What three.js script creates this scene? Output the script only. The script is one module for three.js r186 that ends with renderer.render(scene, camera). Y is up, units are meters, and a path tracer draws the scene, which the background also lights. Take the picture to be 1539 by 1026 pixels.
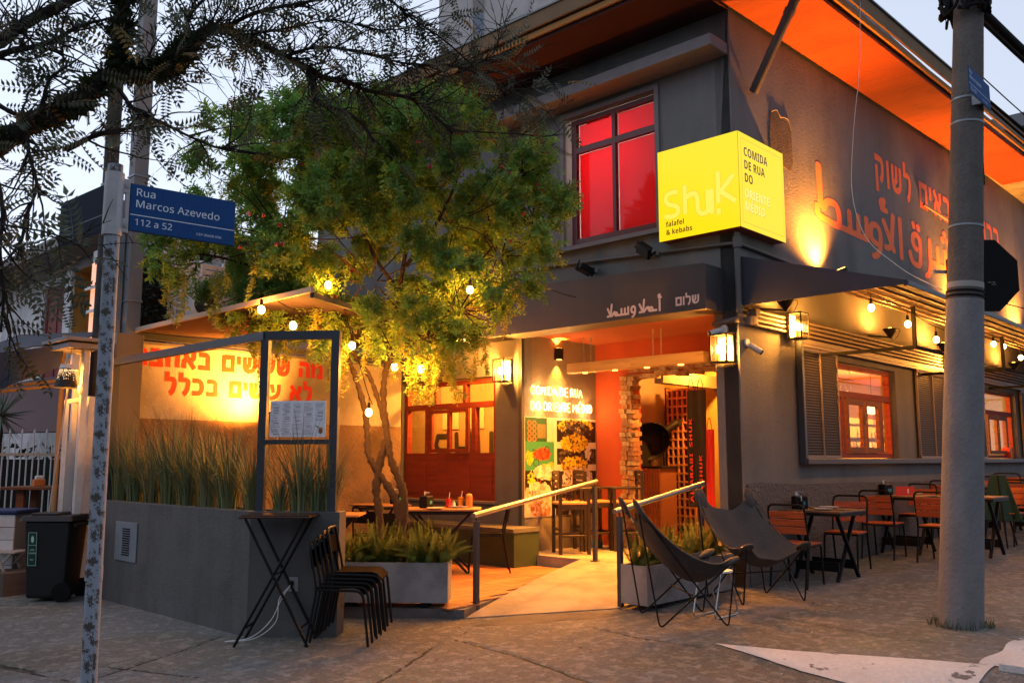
import * as THREE from 'three';
import { mergeGeometries, toCreasedNormals } from 'three/addons/utils/BufferGeometryUtils.js';
import { RoundedBoxGeometry } from 'three/addons/geometries/RoundedBoxGeometry.js';

// ---------- camera, sky, sun, exposure ----------
const scene = new THREE.Scene();
const camera = new THREE.PerspectiveCamera(42.06, 1539 / 1026, 0.1, 600);
camera.position.set(-8.73, 1.35, 4.86);
camera.rotation.order = 'YXZ';
camera.rotation.set(0.1319, -0.8099, 0);
const renderer = new THREE.WebGLRenderer({ antialias: true });
renderer.toneMapping = THREE.LinearToneMapping;
renderer.toneMappingExposure = 1.12;
renderer.shadowMap.enabled = true;
{ // even dusk overcast: pale, a little brighter towards the set sun
  const W = 256, H = 128, d = new Float32Array(W * H * 4);
  for (let j = 0; j < H; j++) for (let i = 0; i < W; i++) {
    const el = ((j + 0.5) / H - 0.5) * Math.PI, az = ((i + 0.5) / W - 0.5) * 2 * Math.PI;
    const up = Math.max(0, Math.sin(el)), glow = 1 + 0.30 * Math.cos(az + 1.9) * Math.cos(el);
    const k = (1 - 0.32 * up) * glow * 0.83, o = (j * W + i) * 4;
    d[o] = k * (0.90 - 0.12 * up); d[o + 1] = k * (0.99 - 0.08 * up); d[o + 2] = k * 1.18; d[o + 3] = 1;
  }
  const t = new THREE.DataTexture(d, W, H, THREE.RGBAFormat, THREE.FloatType);
  t.mapping = THREE.EquirectangularReflectionMapping; t.magFilter = t.minFilter = THREE.LinearFilter; t.needsUpdate = true;
  scene.background = t; scene.environment = t;
}
const sun = new THREE.DirectionalLight(new THREE.Color(1, 0.9, 0.8), 0.2);
sun.position.set(-14, 16, -22); sun.target.position.set(0, 0, 0); sun.name = 'sun';
sun.castShadow = true; sun.shadow.radius = 30; sun.shadow.mapSize.set(2048, 2048);
Object.assign(sun.shadow.camera, { left: -15, right: 15, top: 15, bottom: -15, near: 1, far: 60 });
scene.add(sun, sun.target);

// ---------- helpers ----------
function rngOf(s) { return () => { s = (s + 0x6d2b79f5) | 0; let t = Math.imul(s ^ (s >>> 15), 1 | s); t = (t + Math.imul(t ^ (t >>> 7), 61 | t)) ^ t; return ((t ^ (t >>> 14)) >>> 0) / 4294967296; }; }
const R = rngOf(7);
const V = (x, y, z) => new THREE.Vector3(x, y, z);
const rgb = (r, g, b) => new THREE.Color().setRGB(r, g, b);
const lerp = THREE.MathUtils.lerp, clamp = THREE.MathUtils.clamp, sstep = THREE.MathUtils.smoothstep;
const used = new Map();
function numbered(n) { const k = used.get(n) ?? 0; used.set(n, k + 1); return k ? `${n}_${String(k).padStart(3, '0')}` : n; }
function shade(o) { o.traverse((c) => { if (c.isMesh) { c.castShadow = true; c.receiveShadow = true; } }); return o; }
function tag(o, label, category, group, kind) { Object.assign(o.userData, { label, category }); if (group) o.userData.group = group; if (kind) o.userData.kind = kind; return o; }
function thing(name, label, category, pos = [0, 0, 0], turn = 0, group) {
  const o = new THREE.Group(); o.name = numbered(name); scene.add(o); o.position.set(...pos); o.rotation.y = turn; return tag(o, label, category, group);
}
function part(parent, name, geo, mat, label) {
  const m = new THREE.Mesh(Array.isArray(geo) ? join(geo) : geo, mat); m.name = name; m.castShadow = m.receiveShadow = true; if (label) m.userData.label = label; parent.add(m); return m;
}
function group(parent, name) { const g = new THREE.Group(); g.name = name; parent.add(g); return g; }
function single(name, geo, mat, label, category, grp) { const m = part(scene, numbered(name), geo, mat); return tag(m, label, category, grp); }
function struct(name, geo, mat) { const m = part(scene, name, geo, mat); m.userData.kind = 'structure'; return m; }
function copyOf(root, pos, turn, label, grp) { const c = root.clone(); c.name = numbered(root.name.replace(/_\d{3}$/, '')); scene.add(c); c.position.set(...pos); c.rotation.y = turn; c.userData = { ...root.userData }; if (label) c.userData.label = label; if (grp) c.userData.group = grp; return c; }
function join(list) {
  const out = list.map((g) => { let h = g.index ? g.toNonIndexed() : g; for (const k of Object.keys(h.attributes)) if (!['position', 'normal', 'uv', 'color'].includes(k)) h.deleteAttribute(k); if (!h.attributes.uv) h.setAttribute('uv', new THREE.BufferAttribute(new Float32Array(h.attributes.position.count * 2), 2)); return h; });
  return out.length === 1 ? out[0] : mergeGeometries(out);
}
// uv in metres from the dominant axis of each face
function muv(g, s = 1, ox = 0, oy = 0) {
  g = g.index ? g.toNonIndexed() : g; const p = g.attributes.position, n = p.count, uv = new Float32Array(n * 2), a = V(), b = V(), c = V();
  for (let i = 0; i < n; i += 3) {
    a.fromBufferAttribute(p, i); b.fromBufferAttribute(p, i + 1).sub(a); c.fromBufferAttribute(p, i + 2).sub(a); b.cross(c);
    const ax = Math.abs(b.x), ay = Math.abs(b.y), az = Math.abs(b.z);
    for (let k = 0; k < 3; k++) {
      const x = p.getX(i + k), y = p.getY(i + k), z = p.getZ(i + k);
      const [u, v] = ax >= ay && ax >= az ? [z, y] : ay >= az ? [x, z] : [x, y];
      uv[(i + k) * 2] = u * s + ox; uv[(i + k) * 2 + 1] = v * s + oy;
    }
  }
  g.setAttribute('uv', new THREE.BufferAttribute(uv, 2)); return g;
}
const box = (w, h, d, x = 0, y = 0, z = 0, ry = 0, rx = 0, rz = 0) => { const g = new THREE.BoxGeometry(w, h, d); if (rx) g.rotateX(rx); if (rz) g.rotateZ(rz); if (ry) g.rotateY(ry); g.translate(x, y, z); return muv(g); };
const rbox = (w, h, d, r, x = 0, y = 0, z = 0, ry = 0, rx = 0, rz = 0) => { const g = new RoundedBoxGeometry(w, h, d, 2, Math.min(r, w / 2.01, h / 2.01, d / 2.01)); if (rx) g.rotateX(rx); if (rz) g.rotateZ(rz); if (ry) g.rotateY(ry); g.translate(x, y, z); return muv(g); };
const span = (x0, x1, y0, y1, z0, z1) => box(x1 - x0, y1 - y0, z1 - z0, (x0 + x1) / 2, (y0 + y1) / 2, (z0 + z1) / 2);
const rspan = (x0, x1, y0, y1, z0, z1, r = 0.008) => rbox(x1 - x0, y1 - y0, z1 - z0, r, (x0 + x1) / 2, (y0 + y1) / 2, (z0 + z1) / 2);
const Q = new THREE.Quaternion(), UPV = V(0, 1, 0);
const A3 = (p) => (p.isVector3 ? p : V(...p));
function rod(p, q, r, r2 = r, seg = 8) { p = A3(p); q = A3(q); const d = q.clone().sub(p), l = d.length(), g = new THREE.CylinderGeometry(r2, r, l, seg), w = g.attributes.uv; for (let i = 0; i < w.count; i++) w.setXY(i, w.getX(i) * 6.283 * r, w.getY(i) * l); g.translate(0, l / 2, 0); g.applyQuaternion(new THREE.Quaternion().setFromUnitVectors(UPV, d.normalize())); g.translate(p.x, p.y, p.z); return g; }
function bar(p, q, w, t, up = V(0, 1, 0)) { p = A3(p); q = A3(q); const d = q.clone().sub(p), l = d.length(); d.normalize(); let s = up.clone().cross(d); if (s.lengthSq() < 1e-6) s = V(1, 0, 0).cross(d); s.normalize(); const u = d.clone().cross(s); const g = new THREE.BoxGeometry(w, t, l); g.applyMatrix4(new THREE.Matrix4().makeBasis(s, u, d)); const c = p.clone().add(q).multiplyScalar(0.5); g.translate(c.x, c.y, c.z); return muv(g); }
function tube(pts, r, seg = 8, n, closed = false, curve = true) { pts = pts.map(A3); const c = curve ? new THREE.CatmullRomCurve3(pts, closed, 'centripetal') : pathOf(pts); return new THREE.TubeGeometry(c, n ?? pts.length * 5, r, seg, closed); }
function pathOf(pts) { const p = new THREE.CurvePath(); for (let i = 0; i + 1 < pts.length; i++) p.add(new THREE.LineCurve3(pts[i], pts[i + 1])); return p; }
// bent pipe: straight runs with rounded corners of radius cr
function pipe(pts, r, cr = 0.05, seg = 8, closed = false) {
  pts = pts.map(A3); const path = [], n = pts.length, at = (i) => pts[(i + n) % n];
  for (let i = 0; i < n; i++) {
    if (!closed && (i === 0 || i === n - 1)) { path.push(pts[i].clone()); continue; }
    const a = at(i - 1), b = at(i), c = at(i + 1), u = a.clone().sub(b), v = c.clone().sub(b), k = Math.min(cr, u.length() / 2.05, v.length() / 2.05); u.normalize().multiplyScalar(k); v.normalize().multiplyScalar(k);
    const p = b.clone().add(u), q = b.clone().add(v);
    for (let s = 0; s <= 4; s++) { const t = s / 4; path.push(p.clone().multiplyScalar((1 - t) * (1 - t)).add(b.clone().multiplyScalar(2 * t * (1 - t))).add(q.clone().multiplyScalar(t * t))); }
  }
  return sweep(path, r, seg, closed);
}
// tube through points exactly, radius a number or a function of the index
function sweep(pts, r, seg = 8, closed = false) {
  const n = pts.length, pos = [], nor = [], uv = [], idx = []; let up = V(0.31, 0.9, 0.17).normalize(), len = 0;
  for (let i = 0; i < n; i++) {
    const a = pts[closed ? (i - 1 + n) % n : Math.max(0, i - 1)], b = pts[closed ? (i + 1) % n : Math.min(n - 1, i + 1)], d = b.clone().sub(a).normalize();
    const s = d.clone().cross(up); if (s.lengthSq() < 1e-5) s.set(1, 0, 0).cross(d); s.normalize(); const u = s.clone().cross(d).normalize(); up = u.clone();
    const rr = typeof r === 'function' ? r(i / (n - 1), i) : r; if (i) len += pts[i].distanceTo(pts[i - 1]);
    for (let k = 0; k <= seg; k++) { const t = (k / seg) * Math.PI * 2, nx = s.clone().multiplyScalar(Math.cos(t)).addScaledVector(u, Math.sin(t)); pos.push(pts[i].x + nx.x * rr, pts[i].y + nx.y * rr, pts[i].z + nx.z * rr); nor.push(nx.x, nx.y, nx.z); uv.push((k / seg) * Math.max(0.05, rr * 6.28), len); }
  }
  const m = closed ? n : n - 1;
  for (let i = 0; i < m; i++) for (let k = 0; k < seg; k++) { const a = i * (seg + 1) + k, b = ((i + 1) % n) * (seg + 1) + k; idx.push(a, b, a + 1, b, b + 1, a + 1); }
  if (!closed) for (const e of [0, n - 1]) { const c0 = pos.length / 3; const d = e ? pts[n - 1].clone().sub(pts[n - 2]).normalize() : pts[0].clone().sub(pts[1]).normalize(); pos.push(pts[e].x, pts[e].y, pts[e].z); nor.push(d.x, d.y, d.z); uv.push(0, 0); const base = pos.length / 3; for (let k = 0; k <= seg; k++) { const s = (e * (seg + 1) + k) * 3; pos.push(pos[s], pos[s + 1], pos[s + 2]); nor.push(d.x, d.y, d.z); uv.push(0, 0); } for (let k = 0; k < seg; k++) e ? idx.push(c0, base + k + 1, base + k) : idx.push(c0, base + k, base + k + 1); }
  const g = new THREE.BufferGeometry(); g.setAttribute('position', new THREE.Float32BufferAttribute(pos, 3)); g.setAttribute('normal', new THREE.Float32BufferAttribute(nor, 3)); g.setAttribute('uv', new THREE.Float32BufferAttribute(uv, 2)); g.setIndex(idx); return g;
}
function poly(pts, y0, y1) { // prism over an x,z outline
  const s = new THREE.Shape(pts.map(([x, z]) => new THREE.Vector2(x, -z))), g = new THREE.ExtrudeGeometry(s, { depth: y1 - y0, bevelEnabled: false }); g.rotateX(-Math.PI / 2); g.translate(0, y0, 0); return muv(g);
}
function panel(outline, holes, depth, bevel = 0) { // in x,y; front at z = depth
  const s = new THREE.Shape(outline.map(([x, y]) => new THREE.Vector2(x, y))); for (const h of holes) s.holes.push(new THREE.Path(h.map(([x, y]) => new THREE.Vector2(x, y))));
  return new THREE.ExtrudeGeometry(s, { depth, bevelEnabled: bevel > 0, bevelSize: bevel, bevelThickness: bevel, bevelSegments: 1 });
}
const rect = (x0, x1, y0, y1) => [[x0, y0], [x1, y0], [x1, y1], [x0, y1]];
// quad sheet from four corners with thickness, n x m cells, displaced by f(u, v)
function sheet(a, b, c, d, nu, nv, thick, f) {
  [a, b, c, d] = [a, b, c, d].map(A3); const N = b.clone().sub(a).cross(d.clone().sub(a)).normalize(), pos = [], uv = [], idx = [], W = b.distanceTo(a), H = d.distanceTo(a);
  for (const s of [0, 1]) for (let j = 0; j <= nv; j++) for (let i = 0; i <= nu; i++) { const u = i / nu, v = j / nv, p = a.clone().multiplyScalar((1 - u) * (1 - v)).addScaledVector(b, u * (1 - v)).addScaledVector(c, u * v).addScaledVector(d, (1 - u) * v); p.addScaledVector(N, (f ? f(u, v) : 0) - s * thick); pos.push(p.x, p.y, p.z); uv.push(u * W, v * H); }
  const K = (nu + 1) * (nv + 1), at = (s, i, j) => s * K + j * (nu + 1) + i;
  for (let j = 0; j < nv; j++) for (let i = 0; i < nu; i++) { idx.push(at(0, i, j), at(0, i + 1, j), at(0, i + 1, j + 1), at(0, i, j), at(0, i + 1, j + 1), at(0, i, j + 1), at(1, i, j), at(1, i + 1, j + 1), at(1, i + 1, j), at(1, i, j), at(1, i, j + 1), at(1, i + 1, j + 1)); }
  const edge = (p, q, r, s) => idx.push(p, q, r, r, q, s);
  for (let i = 0; i < nu; i++) { edge(at(0, i, 0), at(1, i, 0), at(0, i + 1, 0), at(1, i + 1, 0)); edge(at(0, i + 1, nv), at(1, i + 1, nv), at(0, i, nv), at(1, i, nv)); }
  for (let j = 0; j < nv; j++) { edge(at(0, nu, j), at(1, nu, j), at(0, nu, j + 1), at(1, nu, j + 1)); edge(at(0, 0, j + 1), at(1, 0, j + 1), at(0, 0, j), at(1, 0, j)); }
  const g = new THREE.BufferGeometry(); g.setAttribute('position', new THREE.Float32BufferAttribute(pos, 3)); g.setAttribute('uv', new THREE.Float32BufferAttribute(uv, 2)); g.setIndex(idx); return toCreasedNormals(g, 0.6);
}

// ---------- procedural textures ----------
function lattice(n, seed) { const r = rngOf(seed), a = new Float32Array(n * n); for (let i = 0; i < a.length; i++) a[i] = r(); return (x, y) => { x = ((x % n) + n) % n; y = ((y % n) + n) % n; const i = Math.floor(x), j = Math.floor(y), u = x - i, v = y - j, s = u * u * (3 - 2 * u), t = v * v * (3 - 2 * v), i1 = (i + 1) % n, j1 = (j + 1) % n; return lerp(lerp(a[j * n + i], a[j * n + i1], s), lerp(a[j1 * n + i], a[j1 * n + i1], s), t); }; }
function fbm(seed, base, oct, gain = 0.5) { const l = []; for (let o = 0; o < oct; o++) l.push(lattice(base << o, seed + o * 17)); return (u, v) => { let s = 0, a = 1, t = 0; for (let o = 0; o < oct; o++) { s += a * l[o](u * (base << o), v * (base << o)); t += a; a *= gain; } return s / t; }; }
function tex(n, f, rep = 1, srgb = false, m = n) { // f(u, v) -> grey or [r, g, b], 0..1
  const d = new Uint8Array(n * m * 4); for (let j = 0; j < m; j++) for (let i = 0; i < n; i++) { const c = f((i + 0.5) / n, (j + 0.5) / m), o = (j * n + i) * 4; if (c.length) { d[o] = clamp(c[0], 0, 1) * 255; d[o + 1] = clamp(c[1], 0, 1) * 255; d[o + 2] = clamp(c[2], 0, 1) * 255; } else d[o] = d[o + 1] = d[o + 2] = clamp(c, 0, 1) * 255; d[o + 3] = 255; }
  const t = new THREE.DataTexture(d, n, m); t.wrapS = t.wrapT = THREE.RepeatWrapping; t.magFilter = THREE.LinearFilter; t.minFilter = THREE.LinearFilter; if (srgb) t.colorSpace = THREE.SRGBColorSpace; t.repeat.set(rep, rep); t.needsUpdate = true; return t;
}
const rep = (t, x, y = x) => { const c = t.clone(); c.repeat.set(x, y); c.needsUpdate = true; return c; };
function canvas(w, h, draw, srgb = true) { const c = document.createElement('canvas'); c.width = w; c.height = h; const x = c.getContext('2d'); draw(x, w, h); const t = new THREE.CanvasTexture(c); if (srgb) t.colorSpace = THREE.SRGBColorSpace; t.magFilter = THREE.LinearFilter; return t; }
const F1 = fbm(11, 4, 6), F2 = fbm(29, 8, 6), F3 = fbm(47, 3, 5), F4 = fbm(83, 32, 3), F5 = fbm(5, 64, 2);
const T = {
  mottle: tex(512, (u, v) => 0.62 + 0.5 * F1(u, v) * (0.75 + 0.5 * F4(u, v))),
  stain: tex(512, (u, v) => { const a = F1(u, v), b = F3(u + 0.3 * F1(v, u), v); return 0.55 + 0.35 * sstep(a, 0.3, 0.7) + 0.22 * sstep(b, 0.35, 0.62) * F4(u, v); }),
  streak: tex(512, (u, v) => 0.72 + 0.30 * F2(u * 1, v * 0.125) * (0.6 + 0.6 * F1(u, v)) + 0.06 * F5(u, v)),
  wallmap: tex(1024, (u, v) => { const st = F2(u * 2, v * 0.125), pa = sstep(F3(u, v), 0.42, 0.55), bl = sstep(F1(u + 0.4, v), 0.55, 0.72); return 0.56 + 0.38 * st + 0.13 * pa - 0.22 * bl * F4(u, v) + 0.05 * F5(u, v); }),
  fine: tex(512, (u, v) => 0.6 * F5(u, v) + 0.4 * F4(u, v)),
  coarse: tex(512, (u, v) => { const a = F4(u, v); return 0.55 * sstep(a, 0.35, 0.75) + 0.3 * F5(u, v) + 0.15 * F2(u, v); }),
  grit: tex(1024, (u, v) => { const s = F5(u * 2, v * 2), p = F4(u, v); return 0.5 + 0.62 * (F1(u, v) - 0.5) + 0.5 * (s - 0.5) + 0.3 * (p - 0.5); }),
  wood: tex(512, (u, v) => { const g = F2(u * 0.25, v * 4 + 0.15 * F1(u, v)); return 0.66 + 0.44 * g - 0.14 * sstep(F5(u * 0.0625, v), 0.62, 0.75); }),
  rust: tex(512, (u, v) => { const a = F2(u, v); return sstep(a, 0.50, 0.56); }),
};
const mat = (color, o = {}) => new THREE.MeshStandardMaterial({ color: Array.isArray(color) ? rgb(...color) : color, roughness: 0.8, ...o });
const plaster = (c, s = 0.5, b = 0.004, o = {}) => mat(c, { map: rep(T.streak, s), bumpMap: rep(T.fine, 1.6), bumpScale: b, roughness: 0.88, ...o });
const M = {
  wall: mat([0.172, 0.174, 0.174], { map: rep(T.wallmap, 0.22), bumpMap: rep(T.fine, 1.6), bumpScale: 0.005, roughness: 0.88 }),
  wallRough: mat([0.135, 0.128, 0.13], { map: rep(T.mottle, 0.6), bumpMap: rep(T.coarse, 1.4), bumpScale: 0.02, roughness: 0.95 }),
  trim: plaster([0.2, 0.19, 0.2], 0.5, 0.003),
  ceil: plaster([0.34, 0.085, 0.028], 0.4, 0.003),
  redwall: plaster([0.40, 0.065, 0.018], 0.6, 0.003),
  textwall: mat([0.5, 0.46, 0.4], { map: rep(T.stain, 0.35), bumpMap: rep(T.fine, 1.2), bumpScale: 0.006, roughness: 0.9 }),
  textwallLow: mat([0.30, 0.20, 0.13], { map: rep(T.stain, 0.45), bumpMap: rep(T.coarse, 1.2), bumpScale: 0.01, roughness: 0.92 }),
  steel: mat([0.05, 0.058, 0.072], { roughness: 0.45, metalness: 0.2, bumpMap: rep(T.fine, 2), bumpScale: 0.0008 }),
  black: new THREE.MeshPhysicalMaterial({ color: rgb(0.006, 0.006, 0.0065), roughness: 0.5, specularIntensity: 0.45 }),
  seatBlack: new THREE.MeshPhysicalMaterial({ color: rgb(0.012, 0.010, 0.0095), roughness: 0.8, specularIntensity: 0.02 }),
  blackMatte: new THREE.MeshPhysicalMaterial({ color: rgb(0.008, 0.008, 0.0085), roughness: 0.8, specularIntensity: 0.3 }),
  grey: mat([0.28, 0.29, 0.3], { roughness: 0.5 }),
  galv: mat([0.26, 0.29, 0.33], { map: rep(T.mottle, 1.3), roughness: 0.5, metalness: 0.35 }),
  white: mat([0.72, 0.72, 0.72], { roughness: 0.5, map: rep(T.mottle, 1) }),
  redwood: mat([0.26, 0.036, 0.016], { map: rep(T.wood, 0.8), roughness: 0.75, bumpMap: rep(T.wood, 0.8), bumpScale: 0.0015 }),
  brownwood: mat([0.22, 0.075, 0.025], { map: rep(T.wood, 0.8), roughness: 0.75 }),
  orangeslat: mat([0.50, 0.10, 0.028], { map: rep(T.wood, 1.2), roughness: 0.5, bumpMap: rep(T.wood, 1.2), bumpScale: 0.001 }),
  slatwood: mat([0.46, 0.24, 0.10], { map: rep(T.wood, 1.1), roughness: 0.55 }),
  concrete: mat([0.30, 0.31, 0.33], { map: rep(T.stain, 0.9), bumpMap: rep(T.grit, 1.2), bumpScale: 0.004, roughness: 0.85 }),
  canvasNavy: mat([0.036, 0.038, 0.056], { roughness: 0.85, map: rep(T.mottle, 0.7), bumpMap: rep(T.fine, 3), bumpScale: 0.001 }),
  glass: new THREE.MeshPhysicalMaterial({ color: rgb(0.92, 0.94, 0.93), transmission: 1, thickness: 0, roughness: 0.02, ior: 1.5 }),
  glassDull: new THREE.MeshPhysicalMaterial({ color: rgb(0.95, 0.9, 0.9), transmission: 1, thickness: 0, roughness: 0.02, ior: 1.5, specularIntensity: 0.3 }),
  blind: new THREE.MeshPhysicalMaterial({ color: rgb(0.8, 0.003, 0.02), transmission: 0.7, thickness: 0, roughness: 1 }),
  asphalt: mat([0.045, 0.045, 0.048], { map: rep(T.mottle, 0.5), bumpMap: rep(T.grit, 1), bumpScale: 0.008, roughness: 0.95 }),
};
const LAMPS = 6, WARM = rgb(1, 0.31, 0.032), WARM2 = rgb(1, 0.34, 0.042);
function glow(c, k) { return new THREE.MeshStandardMaterial({ color: rgb(0.8, 0.8, 0.8), emissive: c, emissiveIntensity: k, roughness: 0.6 }); }
function lamp(p, c, k, soft = 2) { const l = new THREE.PointLight(c, k * LAMPS); l.position.copy(A3(p)); l.castShadow = true; l.shadow.radius = soft; l.name = 'lamp_light'; scene.add(l); return l; }
function flood(p, q, c, k, ang, pen = 0.6, soft = 3) { const l = new THREE.SpotLight(c, k * LAMPS, 0, ang, pen); l.position.copy(A3(p)); l.target.position.copy(A3(q)); l.castShadow = true; l.shadow.radius = soft; l.name = 'flood_light'; scene.add(l, l.target); return l; }
function area(p, q, w, h, c, k) { const l = new THREE.RectAreaLight(c, k, w, h); l.position.copy(A3(p)); l.lookAt(A3(q)); l.name = 'panel_light'; scene.add(l); return l; }
const ground = (x) => 0.03 * x;
// ---------- ground ----------
const dip = (x, z) => 0.15 * sstep(z, 1.0, 3.3) * sstep(-x, 1.95, 2.75);
const gh = (x, z) => 0.03 * clamp(x, -60, 12) - dip(x, z);
{
  const S = 1024, big = fbm(301, 3, 7, 0.55), sp = fbm(331, 128, 2), pa = fbm(377, 5, 4), cr = fbm(401, 6, 4);
  const fineS = fbm(431, 256, 2);
  M.pave = mat([1, 1, 1], { map: tex(1600, (u, v) => {
    const a = big(u, v), s = sp(u, v), f = fineS(u, v), p = sstep(pa(u, v), 0.47, 0.52), q = sstep(cr(v, u), 0.52, 0.58);
    let k = 0.98 * (0.112 + 0.065 * a + 0.02 * p - 0.016 * q + sstep(s, 0.58, 0.72) * 0.06 + (f - 0.5) * 0.16 - sstep(f, 0.38, 0.26) * 0.05); k = Math.max(k, 0.02);
    const moss = sstep(F1(v, u), 0.60, 0.72) * 0.4, br = q * 0.12; return [k * (1.0 + br * 0.5 - 0.15 * moss), k * (1.01 + 0.02 * moss), k * (1.0 - br - 0.3 * moss)];
  }, 0.125), bumpMap: rep(T.grit, 0.7), bumpScale: 0.016, roughness: 0.92 });
  const grid = (x0, x1, z0, z1, st, f) => { const nx = Math.round((x1 - x0) / st), nz = Math.round((z1 - z0) / st), g = new THREE.PlaneGeometry(x1 - x0, z1 - z0, nx, nz); g.rotateX(-Math.PI / 2); g.translate((x0 + x1) / 2, 0, (z0 + z1) / 2); const p = g.attributes.position, uv = g.attributes.uv; for (let i = 0; i < p.count; i++) { p.setY(i, f(p.getX(i), p.getZ(i))); uv.setXY(i, p.getX(i), p.getZ(i)); } g.computeVertexNormals(); return g; };
  const joints = [[[-3.62, -0.55], [-3.72, 0.2], [-3.98, 1.2], [-4.3, 2.4]], [[-3.9, -0.6], [-4.62, -0.22], [-5.3, 0.1], [-6.2, 0.7]], [[-2.55, -0.05], [-2.62, 0.5], [-2.6, 1.05]], [[-1.15, 0.2], [-1.26, 1.2], [-1.42, 2.0], [-1.32, 2.9]], [[-7.4, -1.3], [-5.6, -1.95], [-4.72, -2.35]], [[-6.4, -2.9], [-6.02, -1.2], [-5.75, -0.2], [-5.6, 1.2]], [[-6.46, -3.35], [-6.28, -2.54], [-6.21, -2.30], [-5.90, -2.16], [-5.77, -1.87], [-5.66, -1.56], [-5.53, -1.23]]];
  const segs = []; joints.forEach((pts, n) => { const c = new THREE.CatmullRomCurve3(pts.map(([x, z]) => V(x, 0, z))), P = c.getPoints(46), r = rngOf(n + 50); P.forEach((p, i) => { if (i && i < 46) { p.x += (r() - 0.5) * 0.022; p.z += (r() - 0.5) * 0.022; } }); for (let i = 1; i < P.length; i++) segs.push([P[i - 1], P[i], n]); });
  const toJoint = (x, z) => { let m = 9; for (const [a, b] of segs) { if (Math.abs(x - a.x) > 0.5 || Math.abs(z - a.z) > 0.5) continue; const dx = b.x - a.x, dz = b.z - a.z, t = clamp(((x - a.x) * dx + (z - a.z) * dz) / (dx * dx + dz * dz), 0, 1), d = Math.hypot(x - a.x - t * dx, z - a.z - t * dz); if (d < m) m = d; } return m; };
  const rough = (x, z) => gh(x, z) + 0.008 * (F1(x * 0.06, z * 0.06) - 0.5) + 0.005 * (F2(x * 0.2, z * 0.2) - 0.5), near = (x, z) => rough(x, z) - 0.016 * (1 - sstep(toJoint(x, z), 0.006, 0.034)) * (0.5 + F2(x * 0.9, z * 0.9));
  struct('sidewalk', [grid(-12, -6.9, -20, 2.96, 0.15, rough), grid(-6.9, 0.6, -20, -3.0, 0.15, rough), grid(0.6, 14, -20, 2.96, 0.12, rough), grid(-6.9, 0.6, -3.0, 2.96, 0.025, near), grid(-12, -1.95, 2.96, 7, 0.12, gh)], M.pave);
  struct('road', grid(-150, 160, -160, 150, 5, (x) => 0.03 * clamp(x, -14, 16) - 0.2), M.asphalt);
  // white painted kerb: flare beside the dropped ramp, then the kerb along the road
  const kp = [], ki = [], ku = []; const add = (rows) => { const b0 = kp.length / 3, w = rows[0].length; rows.forEach((r) => r.forEach(([x, z, y]) => { kp.push(x, y ?? gh(x, z) + 0.008, z); ku.push(x, z); })); for (let j = 0; j + 1 < rows.length; j++) for (let i = 0; i + 1 < w; i++) { const a = b0 + j * w + i, c = a + w; ki.push(a, c, a + 1, a + 1, c, c + 1); } };
  const lower = [[1.08, -2.47], [1.5, -2.58], [1.88, -2.65], [2.48, -2.64], [3.1, -2.5]], upper = [[1.08, -2.465], [2.1, -2.11], [2.76, -1.91], [2.9, -1.87], [3.1, -1.87]];
  const li = (t, z) => { for (let i = 0; i + 1 < t.length; i++) if (z <= t[i + 1][0]) return lerp(t[i][1], t[i + 1][1], (z - t[i][0]) / (t[i + 1][0] - t[i][0])); return t[t.length - 1][1]; };
  const rows = []; for (let z = 1.08; z < 2.92; z += 0.02) { const r = [], a = li(upper, z) + 0.02 * (F2(z * 0.7, 0.2) - 0.5), b = li(lower, z) + 0.03 * (F2(z * 0.9, 0.7) - 0.5); for (let i = 0; i <= 6; i++) r.push([lerp(b, a, i / 6), z]); rows.push(r); } add(rows); { const e = []; for (let i = 0; i <= 40; i++) { const x = -1.88 + i * 0.1; e.push([2.80 - 0.02 * Math.sin(i), 2.86, 2.94].map((z) => [x, z])); } add(e.map((q) => q).reverse()); }
  const kg = new THREE.BufferGeometry(); kg.setAttribute('position', new THREE.Float32BufferAttribute(kp, 3)); kg.setAttribute('uv', new THREE.Float32BufferAttribute(ku, 2)); kg.setIndex(ki); kg.computeVertexNormals();
  const kerbPaint = mat([1, 1, 1], { map: tex(1024, (u, v) => { const a = F2(u, v), b = F4(u, v), chip = sstep(a + 0.35 * (b - 0.5), 0.70, 0.74), k = lerp(0.42 + 0.22 * F1(u, v) + 0.12 * (F5(u, v) - 0.5), 0.13, chip); return [k, k * 0.985, k * 0.97]; }, 0.8), bumpMap: rep(T.grit, 0.9), bumpScale: 0.01, roughness: 0.85 });
  const k0 = [-2.66, 2.9], kb = []; for (let x = -1.97; x < 13; x += 1.2) { const x1 = x + 1.19; kb.push(muv(new THREE.BoxGeometry(1.19, 0.3, 0.2).translate(x + 0.6, gh(Math.max(x, -1.5) + 0.6, 2) - 0.138, 3.05))); }
  struct('kerb_paint', kg, kerbPaint); struct('kerb', kb, kerbPaint);
  // soil and moss in the pavement joints
  const moss = mat([0.05, 0.048, 0.03], { map: rep(T.mottle, 3), bumpMap: rep(T.grit, 4), bumpScale: 0.02, roughness: 1 }), mossG = mat([0.06, 0.075, 0.02], { map: rep(T.mottle, 3), bumpMap: rep(T.grit, 4), bumpScale: 0.02, roughness: 1 });
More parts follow.
